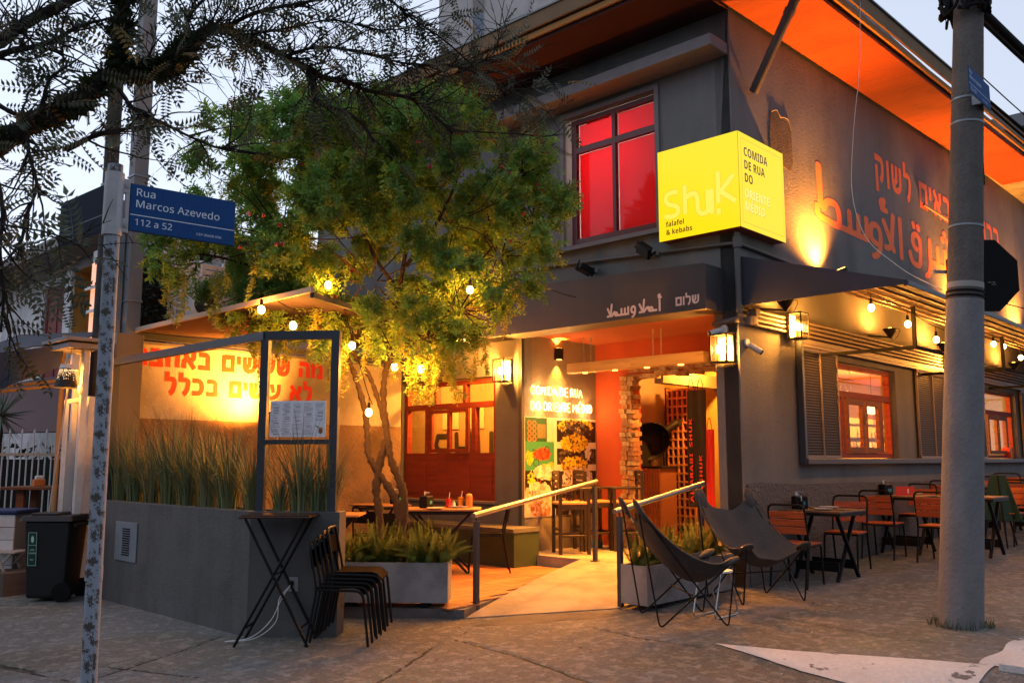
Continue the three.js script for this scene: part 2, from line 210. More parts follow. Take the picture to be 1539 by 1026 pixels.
  const jr = rngOf(61), js = [[], []]; segs.forEach(([a, b, n]) => { if (jr() < 0.2) return; const t = b.clone().sub(a).normalize(), s = V(-t.z, 0, t.x), w0 = 0.003 + 0.009 * jr(), w1 = 0.003 + 0.009 * jr(), q = [a.clone().addScaledVector(s, -w0), a.clone().addScaledVector(s, w0), b.clone().addScaledVector(s, -w1), b.clone().addScaledVector(s, w1)].map((p) => [p.x, gh(p.x, p.z) - 0.007, p.z]), g = new THREE.BufferGeometry(); g.setAttribute('position', new THREE.Float32BufferAttribute([...q[0], ...q[1], ...q[2], ...q[2], ...q[1], ...q[3]], 3)); g.computeVertexNormals(); js[(n === 0 || n === 3) && jr() < 0.6 ? 1 : 0].push(muv(g)); });
  struct('joint_soil', js[0], moss); struct('joint_moss', js[1], mossG);
  // repairs in other concretes, worn to ragged outlines
  const patch = (cx, cz, rx, rz, turn, seed, m) => { const r = rngOf(seed), n = 30, pos = [], idx = []; for (let k = 0; k <= 6; k++) for (let i = 0; i < n; i++) { const a = (i / n) * 6.283, e = 1 + 0.16 * Math.sin(a * 3 + seed) + 0.1 * Math.sin(a * 7 + seed * 2) + 0.05 * Math.sin(a * 13), u = Math.cos(a) * rx * e * k / 6, v = Math.sin(a) * rz * e * k / 6, x = cx + u * Math.cos(turn) - v * Math.sin(turn), z = cz + u * Math.sin(turn) + v * Math.cos(turn); pos.push(x, rough(x, z) + (k === 6 ? -0.004 : 0.004), z); if (k) { const A = (k - 1) * n + i, B2 = (k - 1) * n + ((i + 1) % n), C = k * n + i, D = k * n + ((i + 1) % n); idx.push(A, B2, C, B2, D, C); } } const g = new THREE.BufferGeometry(); g.setAttribute('position', new THREE.Float32BufferAttribute(pos, 3)); g.setIndex(idx); g.computeVertexNormals(); return muv(g); };
  const pm = (c) => mat(c, { map: rep(T.stain, 0.8), bumpMap: rep(T.grit, 0.9), bumpScale: 0.014, roughness: 0.92 });
  struct('pavement_repair', [patch(-0.2, 0.86, 1.5, 0.1, 0.04, 3)], pm([0.17, 0.162, 0.155])); struct('pavement_repair_001', [patch(-2.5, -0.62, 0.75, 0.22, 0.55, 7)], pm([0.13, 0.12, 0.11]));
  // dry leaves and scraps on the pavement
  const lr = rngOf(71), lg = new THREE.BufferGeometry(); lg.setAttribute('position', new THREE.Float32BufferAttribute([0, 0, 0, 0.02, 0.006, 0.008, 0.045, 0.002, 0, 0, 0, 0, 0.045, 0.002, 0, 0.02, 0.008, -0.009], 3)); lg.computeVertexNormals(); const N = 150, li2 = new THREE.InstancedMesh(lg, mat([1, 1, 1], { side: THREE.DoubleSide }), N); for (let i = 0; i < N; i++) { const x = -7 + lr() * 9, z = -1.2 + lr() * 4.1, onRamp = x > -3.2 && x < 0.2 && z < 0.1; li2.setMatrixAt(i, new THREE.Matrix4().compose(V(x, (onRamp ? -9 : gh(x, z)) + 0.006, z), new THREE.Quaternion().setFromEuler(new THREE.Euler(0.3 * (lr() - 0.5), lr() * 6.28, 0.3 * (lr() - 0.5))), V(1, 1, 1).multiplyScalar(0.35 + 0.7 * lr()))); li2.setColorAt(i, lr() < 0.2 ? rgb(0.5, 0.5, 0.48) : rgb(0.14 + 0.1 * lr(), 0.09, 0.04)); }
  li2.name = 'fallen_leaves'; tag(li2, 'dry leaves and paper scraps scattered on the pavement', 'litter', null, 'stuff'); li2.receiveShadow = true; scene.add(li2);
}
// ---------- patio floor, porch floor, ramp ----------
const floorTile = [0, 1, 2].map((i) => mat([[0.36, 0.155, 0.07], [0.32, 0.135, 0.062], [0.40, 0.18, 0.085]][i], { map: rep(T.wood, 1), bumpMap: rep(T.fine, 2), bumpScale: 0.003, roughness: 0.6 }));
const patioEdge = [[-4.55, -5.8], [-4.55, -2.35], [-3.72, -2.32], [-2.98, -1.22], [-1.9, -1.62], [-0.02, -2.28], [-0.02, -5.8]];
{
  const slab = struct('patio_floor', poly(patioEdge, -0.22, -0.012), mat([0.16, 0.15, 0.15], { map: rep(T.stain, 0.7), bumpMap: rep(T.grit, 1), bumpScale: 0.012 }));
  const inside = (x, z) => { let c = false; for (let i = 0, j = patioEdge.length - 1; i < patioEdge.length; j = i++) { const [xi, zi] = patioEdge[i], [xj, zj] = patioEdge[j]; if (zi > z !== zj > z && x < ((xj - xi) * (z - zi)) / (zj - zi) + xi) c = !c; } return c; };
  const tg = [rbox(0.396, 0.012, 0.146, 0.003), rbox(0.396, 0.012, 0.146, 0.003).translate(0, 0.001, 0)], cut = new THREE.BoxGeometry(0.196, 0.012, 0.146);
  let n = 0; const rr = rngOf(3);
  for (let j = 0; j < 32; j++) for (let i = -1; i < 13; i++) {
    const x = -4.5 + i * 0.4 + (j % 2) * 0.2, z = -5.72 + j * 0.15, c = [[-1, -1], [1, -1], [-1, 1], [1, 1]].map(([a, b]) => inside(x + a * 0.2, z + b * 0.075)); if (!c.some(Boolean)) continue;
    if (z < -4.4 && x < -1) continue;
    if (c.every(Boolean)) { const m = part(slab, 'tile', tg[n % 2], floorTile[Math.floor(rr() * 3)]); m.position.set(x, -0.006, z); n++; } else for (const s of [-1, 1]) { if (inside(x + s * 0.1, z) && inside(x + s * 0.19, z) && inside(x + s * 0.02, z) && inside(x + s * 0.1, z + 0.07) && inside(x + s * 0.1, z - 0.07)) { const m = part(slab, 'tile', cut, floorTile[Math.floor(rr() * 3)]); m.position.set(x + s * 0.1, -0.006, z); } }
  }
  const rampM = mat([0.34, 0.30, 0.25], { map: rep(T.stain, 0.6), bumpMap: rep(T.grit, 1.2), bumpScale: 0.005, roughness: 0.82 });
  M.porchFloor = rampM;
  struct('porch_floor', poly([[-0.04, -3.27], [-0.04, -0.3], [1.75, -0.3], [1.75, -3.27]], -0.3, 0.13), rampM);
  const N = 24, pos = [], idx = [], uv = []; // ramp surface with a skirt
  const P0 = V(-2.98, 0, -1.2), P1 = V(-1.74, 0, -0.36), Q0 = V(-0.035, 0, -2.25), Q1 = V(-0.035, 0, -0.32);
  const at = (u, v) => { const p = P0.clone().lerp(P1, u), q = Q0.clone().lerp(Q1, u), c = p.lerp(q, v); c.y = lerp(gh(c.x, c.z) + 0.01, 0.128, Math.pow(v, 0.9)); return c; };
  for (let j = 0; j <= N; j++) for (let i = 0; i <= N; i++) { const u = i / N, v = j / N, c = at(u, v); pos.push(c.x, c.y, c.z); uv.push(c.x, c.z); if (i < N && j < N) { const a = j * (N + 1) + i; idx.push(a, a + 1, a + N + 1, a + 1, a + N + 2, a + N + 1); } }
  const skirt = (f) => { const b = pos.length / 3; for (let i = 0; i <= N; i++) { const c = f(i / N); pos.push(c.x, c.y, c.z, c.x, -0.3, c.z); uv.push(c.x + c.z, c.y, c.x + c.z, -0.3); if (i) { const k = b + i * 2; idx.push(k - 2, k - 1, k, k, k - 1, k + 1); } } };
  skirt((t) => at(0, t)); skirt((t) => at(1, t)); skirt((t) => at(t, 0));
  const g = new THREE.BufferGeometry(); g.setAttribute('position', new THREE.Float32BufferAttribute(pos, 3)); g.setAttribute('uv', new THREE.Float32BufferAttribute(uv, 2)); g.setIndex(idx); struct('ramp', toCreasedNormals(g, 0.7), rampM);
}
// ---------- corner building ----------
const B = thing('corner_building', 'two-storey dark grey corner restaurant building with orange soffit', 'building');
const turnA = (g) => { g.rotateY(Math.PI / 2); return muv(g); };       // panel x = -z of the world, front on x = 0
{
  // street facade with porch, wooden window and red window; side facade with two bar windows
  part(B, 'facade_wall', turnA(panel(rect(0.02, 8.2, -0.35, 6.62), [rect(0.3, 3.27, 0.0, 3.02), rect(3.77, 5.79, 0.76, 2.5), rect(1.03, 2.48, 4.1, 5.84)], 0.2)), M.wall);
  const sideW = panel(rect(0.0, 14, -0.35, 6.9), [rect(2.42, 4.5, 1.36, 2.62), rect(8.6, 10.7, 1.36, 2.62)], 0.2); sideW.translate(0, 0, -0.2); part(B, 'side_wall', muv(sideW), M.wall);
  const dado = panel([[0.05, -0.3], [14, -0.3], [14, 1.02], [9, 1.05], [6, 1.02], [3, 1.05], [1.2, 1.06], [0.2, 1.1], [0.05, 1.08]], [], 0.016); dado.translate(0, 0, 0.0); part(B, 'roughcast_dado', muv(dado), M.wallRough);
  // slabs, partitions and far walls that close the rooms
  part(B, 'upper_floor_slab', span(0.2, 13.8, 3.03, 3.18, -8, -0.2), M.ceil);
  part(B, 'partition_wall', span(0.2, 13.8, -0.3, 3.03, -3.42, -3.27), plaster([0.22, 0.19, 0.15], 0.5));
  part(B, 'rear_wall', [span(0.2, 13.8, -0.3, 6.7, -8.2, -8), span(13.8, 14, -0.3, 6.8, -8.2, -0.2)], M.wall);
  part(B, 'ground_slab', span(1.75, 13.8, -0.3, 0.1, -8, -0.2), M.concrete);
  // porch back wall, broken through: red plaster either side of a ragged brick opening
  const back = panel([[0.2, 0.1], [3.27, 0.1], [3.27, 3.03], [0.2, 3.03]], [[[0.42, 0.12], [2.62, 0.12], [2.6, 0.6], [2.57, 1.1], [2.6, 1.6], [2.56, 2.1], [2.6, 2.5], [2.2, 2.56], [1.7, 2.52], [1.2, 2.57], [0.8, 2.54], [0.45, 2.57]]], 0.14); back.rotateY(Math.PI / 2); back.translate(1.6, 0, 0); const bw = part(B, 'porch_back_wall', muv(back), M.redwall);
  const bm = [0, 1, 2, 3].map((i) => mat([[0.50, 0.33, 0.19], [0.42, 0.22, 0.12], [0.55, 0.42, 0.28], [0.36, 0.2, 0.12]][i], { map: rep(T.stain, 2), bumpMap: rep(T.coarse, 4), bumpScale: 0.012, roughness: 0.95 })), rr = rngOf(91);
  const bg = [0, 1, 2].map((i) => { const g = new THREE.BoxGeometry(0.16, 0.058, 0.11, 2, 2, 2), p = g.attributes.position; for (let k = 0; k < p.count; k++) p.setXYZ(k, p.getX(k) + (F4(p.getY(k) * 9 + i, p.getZ(k) * 7) - 0.5) * 0.03, p.getY(k) + (F4(p.getX(k) * 7, p.getZ(k) * 5 + i) - 0.5) * 0.02, p.getZ(k) + (F4(p.getX(k) * 5, p.getY(k) * 9 + i) - 0.5) * 0.04); g.computeVertexNormals(); return muv(g); });
  const brick = (x, y, z, ry) => { const m = part(bw, 'brick', bg[Math.floor(rr() * 3)], bm[Math.floor(rr() * 4)]); m.position.set(x, y, z); m.rotation.set((rr() - 0.5) * 0.1, ry, (rr() - 0.5) * 0.12); };
  for (let y = 0.17, k = 0; y < 2.5; y += 0.066, k++) { brick(1.60, y, -2.60 + 0.07 * (F2(y * 0.4, 0.3) - 0.5) * 3, (rr() - 0.5) * 0.2); brick(1.66, y + 0.02, -2.66 + (k % 2) * 0.05, (rr() - 0.5) * 0.2); brick(1.585, y + 0.01, -2.70 + (rr() - 0.5) * 0.05, (rr() - 0.5) * 0.3); }
  for (let z = -2.6; z < -0.42; z += 0.118) { brick(1.62, 2.53 + (rr() - 0.5) * 0.05, z, 1.57); brick(1.6, 2.60 + (rr() - 0.5) * 0.03, z + 0.05, 1.5); }
  // plaster lost from the side wall by the corner
  part(B, 'plaster_scar', muv(panel([[0.62, 5.02], [1.12, 4.95], [1.2, 5.1], [1.18, 5.5], [1.1, 5.62], [0.95, 5.58], [0.82, 5.66], [0.66, 5.6], [0.6, 5.3]], [], 0.008).translate(0.28, -0.05, 0.001)), mat([0.085, 0.072, 0.064], { bumpMap: rep(T.coarse, 2.5), bumpScale: 0.008, map: rep(T.stain, 1.5), roughness: 1 }));
  part(B, 'plaster_edge', tube([[0.66, 5.6, 0.006], [0.72, 5.63, 0.008], [0.82, 5.66, 0.006], [0.9, 5.6, 0.01], [1.0, 5.62, 0.006], [1.1, 5.62, 0.01], [1.18, 5.5, 0.006]].map(([x, y, z]) => [x + 0.28, y - 0.05, z]), 0.012, 5), mat([0.17, 0.15, 0.14], { roughness: 1 }));
  // window reveal band and ledges round the red window
  const surround = panel(rect(0.97, 2.54, 4.06, 5.9), [rect(1.03, 2.48, 4.1, 5.84)], 0.03); surround.translate(0, 0, -0.03); part(B, 'window_surround', turnA(surround), M.trim);
  part(B, 'window_sill', turnA(new THREE.BoxGeometry(1.7, 0.04, 0.1).translate(1.75, 4.05, -0.03)), M.trim);
  // red window: frame, bars and blinds
  const rw = group(B, 'window'), fm = mat([0.10, 0.010, 0.011], { roughness: 0.4 });
  const fr = panel(rect(1.05, 2.42, 4.13, 5.82), [rect(1.1, 1.70, 4.2, 5.36), rect(1.75, 2.34, 4.2, 5.36), rect(1.1, 1.70, 5.44, 5.76), rect(1.75, 2.34, 5.44, 5.76)], 0.06); fr.translate(0, 0, 0.07); part(rw, 'frame', turnA(fr), fm);
  [[1.1, 1.70, 4.2, 5.36], [1.75, 2.34, 4.2, 5.36], [1.1, 1.70, 5.44, 5.76], [1.75, 2.34, 5.44, 5.76]].forEach((r) => { part(rw, 'pane', turnA(new THREE.BoxGeometry(r[1] - r[0], r[3] - r[2], 0.004).translate((r[0] + r[1]) / 2, (r[2] + r[3]) / 2, 0.1)), M.glassDull); part(rw, 'lit_blind', turnA(panel(rect(r[0], r[1], r[2], r[3]), [], 0.004).translate(0, 0, 0.15)), M.blind); });
  part(rw, 'latch', turnA(new THREE.BoxGeometry(0.02, 0.14, 0.03).translate(2.37, 4.75, 0.06)), M.grey);
  part(B, 'upper_room_wall', span(2.2, 2.3, 3.18, 6.86, -3.4, -0.2), M.white); part(B, 'upper_partition', [span(0.2, 2.3, 3.18, 6.5, -3.5, -3.4)], M.white); lamp([1.0, 5.35, -1.95], rgb(1, 0.7, 0.6), 1.0, 6);
  // concrete canopy over it
  part(B, 'window_canopy', rspan(-0.38, 0.0, 5.96, 6.1, -3.75, -0.02, 0.012), M.trim);
  // pillar by the porch and jambs
  part(B, 'door_jamb', [span(0.2, 0.24, 0.13, 3.02, -0.36, -0.3), span(-0.025, 0.03, 0.0, 3.02, -3.31, -3.25)], M.steel);
  // roof: soffits, fascias, covering
  const rf = group(B, 'roof');
  const bt = Math.atan(0.033);
  const tilt = (g) => { g.rotateZ(bt); g.translate(0, 6.48, 0); return muv(g); };
  part(rf, 'soffit', [tilt(new THREE.BoxGeometry(15, 0.05, 0.82).translate(6.58, 0.05, 0.46))], M.soffit = mat([0.36, 0.07, 0.018], { map: rep(T.wallmap, 0.3), bumpMap: rep(T.coarse, 0.8), bumpScale: 0.004, roughness: 0.85 })); part(rf, 'soffit', span(-0.92, 0.0, 6.505, 6.555, -5.9, 0.0), plaster([0.075, 0.014, 0.009], 0.35, 0.006));  // street-side soffit is the same paint, its shade put into a darker colour
  part(rf, 'fascia', [tilt(new THREE.BoxGeometry(15.95, 0.19, 0.03).translate(7.02, 0.26, 0.98)), span(-1.03, -1.0, 6.64, 6.83, -5.9, 0.97)], plaster([0.20, 0.115, 0.055], 0.5, 0.004));
  part(rf, 'fascia_strip', [tilt(new THREE.BoxGeometry(15.9, 0.07, 0.03).translate(7.03, 0.11, 0.93)), span(-0.98, -0.95, 6.55, 6.62, -5.9, 0.93)], plaster([0.42, 0.19, 0.05], 0.5, 0.003));
  part(rf, 'gutter', [tilt(new THREE.BoxGeometry(15.9, 0.02, 0.12).translate(7.0, 0.37, 0.96)), span(-1.05, -0.93, 6.83, 6.85, -5.9, 0.97)], mat([0.10, 0.13, 0.14], { roughness: 0.5 }));
  part(rf, 'roof_deck', [span(-0.9, 14, 6.86, 6.95, -8.2, 0.8), span(-0.9, 0.2, 6.56, 6.86, -8.2, -5.9)], M.concrete);
  part(rf, 'soffit_hole', new THREE.CylinderGeometry(0.04, 0.05, 0.02, 7).translate(6.1, 6.73, 0.55), M.blackMatte);
  // downpipe from the eaves back to the corner
  part(B, 'downpipe', [rod([0.12, 6.56, 0.86], [0.42, 5.62, 0.06], 0.055, 0.055, 12), rod([0.19, 6.34, 0.672], [0.206, 6.29, 0.63], 0.065, 0.065, 12)], mat([0.10, 0.085, 0.08], { roughness: 0.6, map: rep(T.stain, 1) }));
  // conduit round the corner under the lit box
  part(B, 'corner_conduit', [pipe([[-0.03, 3.93, -3.6], [-0.03, 3.74, -0.06], [-0.035, 3.73, 0.035], [0.3, 3.73, 0.03], [1.55, 3.70, 0.03]], 0.02, 0.06), rod([-0.03, 2.95, 0.03], [-0.03, 3.85, 0.03], 0.035, 0.035), rod([-0.03, 3.68, 0.03], [-0.03, 3.8, 0.03], 0.05), rod([-0.02, 2.85, -0.3], [-0.02, 2.88, 0.03], 0.035)], M.grey2 = mat([0.11, 0.105, 0.105], { roughness: 0.7 }));
  // cable trunks and shutter rails along the side wall
  [2.845, 2.9, 2.955, 3.01].forEach((y, i) => part(B, 'cable_trunk', [rod([0.12, y, 0.045], [7.6, y, 0.045], 0.021, 0.021, 8), rod([8.0, y, 0.045], [13.9, y, 0.045], 0.021, 0.021, 8)], M.conduit ??= mat([0.2, 0.15, 0.11], { roughness: 0.5 })));
  [0.1, 0.16].forEach((x, i) => part(B, 'junction_box', rspan(x, x + 0.1, 2.82 + i * 0.09, 2.92 + i * 0.09, 0.03, 0.13), M.conduit));
  part(B, 'shutter_rail', [span(1.36, 13.9, 2.745, 2.80, 0.018, 0.075), span(1.36, 13.9, 2.70, 2.735, 0.018, 0.09)], mat([0.17, 0.135, 0.11], { roughness: 0.5 }));
  part(B, 'shutter_sill', rspan(1.32, 13.9, 1.29, 1.36, 0.018, 0.12), mat([0.06, 0.056, 0.06], { roughness: 0.5 }));
  part(B, 'shutter_post', rspan(1.30, 1.36, 1.29, 2.82, 0.018, 0.1), M.steel);
  // sliding mesh shutters
  const mesh = (x0, x1) => { const s = group(B, 'mesh_shutter'), xm = (x0 + x1) / 2; part(s, 'frame', [rspan(x0, x0 + 0.025, 1.362, 2.70, 0.03, 0.07), rspan(x1 - 0.025, x1, 1.362, 2.70, 0.03, 0.07), rspan(xm - 0.012, xm + 0.012, 1.362, 2.70, 0.03, 0.072), span(x0, x1, 2.66, 2.70, 0.032, 0.068), span(x0, x1, 1.362, 1.40, 0.032, 0.068)], M.conduit); const w = []; for (let x = x0 + 0.04; x < x1 - 0.02; x += 0.034) w.push(span(x, x + 0.011, 1.4, 2.66, 0.045, 0.05)); for (let y = 1.42; y < 2.66; y += 0.034) w.push(span(x0 + 0.02, x1 - 0.02, y, y + 0.016, 0.051, 0.056)); part(s, 'wire_mesh', w, M.meshM ??= mat([0.075, 0.06, 0.048], { roughness: 0.6, metalness: 0.2 })); part(s, 'backing', span(x0 + 0.02, x1 - 0.02, 1.38, 2.68, 0.034, 0.038), mat([0.05, 0.04, 0.035])); };
  mesh(1.38, 2.38); mesh(5.2, 6.55); mesh(7.3, 8.5); mesh(10.9, 12);
  // timber bar windows
  const barWindow = (x0, x1) => {
    const w = group(B, 'bar_window'); const y0 = 1.37, y1 = 2.61, W = x1 - x0, f = panel(rect(x0, x1, y0, y1), [rect(x0 + 0.05, x1 - 0.05, y1 - 0.36, y1 - 0.06), rect(x0 + 0.05, x0 + 0.3, y0 + 0.06, y1 - 0.44), rect(x0 + 0.38, x1 - 0.4, y0 + 0.06, y1 - 0.44), rect(x1 - 0.33, x1 - 0.05, y0 + 0.06, y1 - 0.44)], 0.08); f.translate(0, 0, -0.15); part(w, 'frame', muv(f), M.redwood);
    const xs = [x0 + 0.42, (x0 + x1) / 2 + 0.02, x1 - 0.42]; for (let i = 0; i < 2; i++) { const s = panel(rect(xs[i], xs[i + 1] - 0.03, y0 + 0.07, y1 - 0.45), [rect(xs[i] + 0.07, xs[i + 1] - 0.1, y0 + 0.14, y1 - 0.53)], 0.05); s.translate(0, 0, -0.1); part(w, 'sash', muv(s), M.brownwood); part(w, 'pane', span(xs[i] + 0.06, xs[i + 1] - 0.09, y0 + 0.13, y1 - 0.52, -0.078, -0.074), M.glassDull); }
    part(w, 'pane', span(x0 + 0.05, x1 - 0.05, y1 - 0.36, y1 - 0.06, -0.112, -0.108), M.glassDull); part(w, 'pane', span(x1 - 0.33, x1 - 0.05, y0 + 0.06, y1 - 0.44, -0.112, -0.108), M.glassDull); part(w, 'pane', span(x0 + 0.05, x0 + 0.3, y0 + 0.06, y1 - 0.44, -0.112, -0.108), M.glassDull);
    part(w, 'handle', [rod([xs[1] - 0.06, 1.85, -0.05], [xs[1] - 0.06, 1.98, -0.02], 0.01), rod([xs[1] - 0.06, 1.85, -0.05], [xs[1] - 0.06, 1.85, -0.02], 0.012)], mat([0.5, 0.3, 0.1], { metalness: 0.8, roughness: 0.35 }));
  };
  barWindow(2.45, 4.47); barWindow(8.63, 10.67);
  // timber window with panelled apron towards the patio
  const tw = group(B, 'timber_window'), a = panel(rect(3.79, 5.77, 0.78, 2.48), [rect(3.85, 4.42, 2.16, 2.42), rect(4.48, 5.05, 2.16, 2.42), rect(5.11, 5.71, 2.16, 2.42), rect(3.85, 4.22, 1.44, 2.08), rect(4.3, 5.22, 1.44, 2.08), rect(5.3, 5.71, 1.44, 2.08)], 0.09); a.translate(0, 0, 0.05); part(tw, 'frame', turnA(a), M.redwood);
  for (const [x0, x1] of [[4.31, 4.76], [4.74, 5.21]]) { const s = panel(rect(x0, x1, 1.45, 2.07), [rect(x0 + 0.06, x1 - 0.06, 1.5, 2.02)], 0.04); s.translate(0, 0, x0 > 4.5 ? 0.05 : 0.0); part(tw, 'sash', turnA(s), M.redwood); }
  for (const [x0, x1, y0, y1] of [[3.85, 4.42, 2.16, 2.42], [4.48, 5.05, 2.16, 2.42], [5.11, 5.71, 2.16, 2.42], [3.85, 4.22, 1.44, 2.08], [4.3, 5.22, 1.44, 2.08], [5.3, 5.71, 1.44, 2.08]]) part(tw, 'pane', turnA(new THREE.BoxGeometry(x1 - x0, y1 - y0, 0.004).translate((x0 + x1) / 2, (y0 + y1) / 2, 0.1)), M.glass);
  for (let i = 0; i < 4; i++) { const x = 3.86 + i * 0.475; part(tw, 'apron_panel', turnA(new THREE.BoxGeometry(0.4, 0.46, 0.012).translate(x + 0.21, 1.1, 0.046)), M.redwood); }
  part(tw, 'sill', turnA(new THREE.BoxGeometry(2.1, 0.03, 0.1).translate(4.78, 0.76, -0.02)), M.trim);
  // stone bench with green end below that window
  part(B, 'bench_seat', span(-0.5, -0.002, 0.43, 0.48, -5.78, -2.95), mat([0.12, 0.125, 0.11], { map: rep(T.stain, 1), roughness: 0.8 }));
  part(B, 'bench_base', span(-0.47, -0.004, 0.0, 0.43, -5.78, -2.97), mat([0.045, 0.075, 0.035], { map: rep(T.mottle, 1), roughness: 0.5 }));
}
// ---------- lettering drawn as brush strokes ----------
// each glyph: [width, [stroke, ...]], stroke = list of [x, y] points (y down, letter height 1); a point [x, y, cx, cy] bends through cx, cy
const HEB = {
  'ק': [0.78, [[[0, 0.11], [0.4, 0.11], [0.62, 0.4, 0.66, 0.11], [0.42, 0.86, 0.62, 0.7]], [[0.11, 0.36], [0.13, 1.28]]]],
  'ו': [0.24, [[[0.12, 0], [0.12, 1]]]], 'ש': [0.92, [[[0.11, 0], [0.11, 0.55], [0.42, 0.89, 0.11, 0.89], [0.8, 0.5, 0.8, 0.89], [0.8, 0]], [[0.46, 0], [0.44, 0.5], [0.2, 0.7]]]],
  'ל': [0.7, [[[0.11, -0.34], [0.11, 0.11], [0.42, 0.11], [0.58, 0.45, 0.62, 0.11], [0.3, 1.0, 0.54, 0.85]]]], 'ם': [0.82, [[[0.11, 0.11], [0.7, 0.11], [0.7, 0.89], [0.11, 0.89], [0.11, 0.0]]]],
  'י': [0.26, [[[0.13, 0], [0.13, 0.52]]]], 'א': [0.85, [[[0.08, 0], [0.78, 1]], [[0.74, 0], [0.72, 0.36], [0.52, 0.56]], [[0.12, 1], [0.13, 0.6], [0.34, 0.38]]]],
  'ב': [0.82, [[[0.04, 0.11], [0.4, 0.11], [0.62, 0.32, 0.62, 0.11], [0.62, 0.89]], [[0, 0.89], [0.8, 0.89]]]], 'ה': [0.8, [[[0, 0.11], [0.44, 0.11], [0.68, 0.34, 0.68, 0.11], [0.68, 1]], [[0.11, 0.4], [0.11, 1]]]],
  'ע': [0.76, [[[0.1, 0], [0.24, 0.56]], [[0.64, 0], [0.64, 0.4], [0.0, 0.94, 0.6, 0.86]]]], 'מ': [0.86, [[[0.0, 0.04], [0.2, 0.4]], [[0.11, 1], [0.14, 0.5], [0.46, 0.11, 0.26, 0.11], [0.74, 0.4, 0.74, 0.11], [0.74, 0.89], [0.42, 0.89]]]],
  'כ': [0.74, [[[0, 0.11], [0.3, 0.11], [0.62, 0.5, 0.62, 0.11], [0.3, 0.89, 0.62, 0.89], [0, 0.89]]]], 'ר': [0.74, [[[0, 0.11], [0.4, 0.11], [0.62, 0.4, 0.62, 0.11], [0.62, 1]]]], ' ': [0.42, []],
};
// joined letter shapes of the Arabic lines, left to right, letter height 1
const ARA1 = [4.9, [[[0.14, -0.55], [0.16, 0.5]], [[0.02, 0.58], [0.16, 0.82, 0.02, 0.8], [0.72, 0.9], [0.82, 0.55, 0.86, 0.86], [0.55, 0.3, 0.78, 0.26], [0.26, 0.56, 0.36, 0.3]], [[0.7, 0.88], [1.9, 0.9], [1.9, 0.3]], [[1.22, 0.88], [1.22, 0.34]], [[1.56, 0.88], [1.56, 0.34]],
  [[2.3, 0.9], [2.06, 0.62, 2.04, 0.88], [2.3, 0.34, 2.08, 0.34], [2.48, 0.7, 2.5, 0.38], [2.16, 1.3, 2.46, 1.24]], [[2.66, 0.1], [3.06, 0.88]], [[3.1, -0.2], [3.0, 0.6], [2.72, 0.88, 2.96, 0.88]], [[3.42, -0.2], [3.42, 0.98]], [[2.6, -0.34], [2.72, -0.54, 2.52, -0.5], [2.62, -0.26], [2.8, -0.26]],
  [[4.22, 0.5], [4.02, 0.22, 4.0, 0.44], [4.22, 0.02, 4.06, 0.02], [4.4, 0.36, 4.42, 0.04], [4.3, 1.0, 4.4, 0.9], [3.86, 0.7, 3.9, 1.1]], [[4.1, -0.3], [4.12, -0.22]], [[4.34, -0.28], [4.36, -0.2]]]];
const ARA2 = [3.4, [[[0.18, 0.0], [0.16, 0.72], [-0.1, 1.24, 0.12, 1.2]], [[0.16, 0.7], [1.5, 0.72], [1.5, 0.1]], [[0.6, 0.7], [0.6, 0.14]], [[1.04, 0.7], [1.04, 0.12]], [[0.92, -0.3], [0.94, -0.24]], [[1.2, -0.3], [1.22, -0.24]], [[1.06, -0.52], [1.08, -0.46]], [[1.5, 0.7], [2.2, 0.72], [2.2, -0.55]], [[2.6, -0.55], [2.6, 0.78]]]];
const AHLAN = [7.4, [[[0.1, 0.1], [0.5, 0.9]], [[0.62, -0.3], [0.5, 0.7], [0.08, 0.9, 0.4, 0.9]], [[0.66, 0.88], [1.06, 0.7, 1.0, 0.3], [1.3, 0.88, 1.3, 0.4], [0.98, 0.5, 0.9, 0.88]], [[1.1, 0.88], [2.7, 0.88], [2.7, 0.2]], [[1.85, 0.88], [1.85, 0.3]], [[2.28, 0.88], [2.28, 0.3]], [[3.35, 0.82], [3.1, 0.5, 3.06, 0.8], [3.35, 0.2, 3.1, 0.2], [3.55, 0.6, 3.58, 0.24], [3.2, 1.24, 3.5, 1.2]],
  [[4.1, 0.1], [4.5, 0.9]], [[4.66, -0.3], [4.54, 0.7], [4.1, 0.9, 4.4, 0.9]], [[4.66, 0.88], [5.3, 0.7, 5.1, 0.2], [5.7, 0.88, 5.6, 0.3], [5.2, 0.5, 5.0, 0.88]], [[5.3, 0.88], [6.1, 0.88]], [[6.5, -0.1], [6.5, 0.95]], [[6.4, -0.45], [6.55, -0.6, 6.35, -0.6], [6.42, -0.34], [6.66, -0.34]]]];
function strokes(x, g, ox, oy, h, lw, col, cap = 'butt') { x.strokeStyle = col; x.lineWidth = lw * h; x.lineCap = cap; x.lineJoin = cap === 'round' ? 'round' : 'miter'; for (const s of g[1]) { x.beginPath(); s.forEach((p, i) => { const X = ox + p[0] * h, Y = oy + p[1] * h; if (!i) x.moveTo(X, Y); else if (p.length > 2) x.quadraticCurveTo(ox + p[2] * h, oy + p[3] * h, X, Y); else x.lineTo(X, Y); }); x.stroke(); } return g[0] * h; }
function hebrew(x, str, ox, oy, h, col, gap = 0.14, lw = 0.235) { for (const ch of [...str].reverse()) ox += strokes(x, HEB[ch], ox, oy, h, lw, col) + gap * h; return ox; }
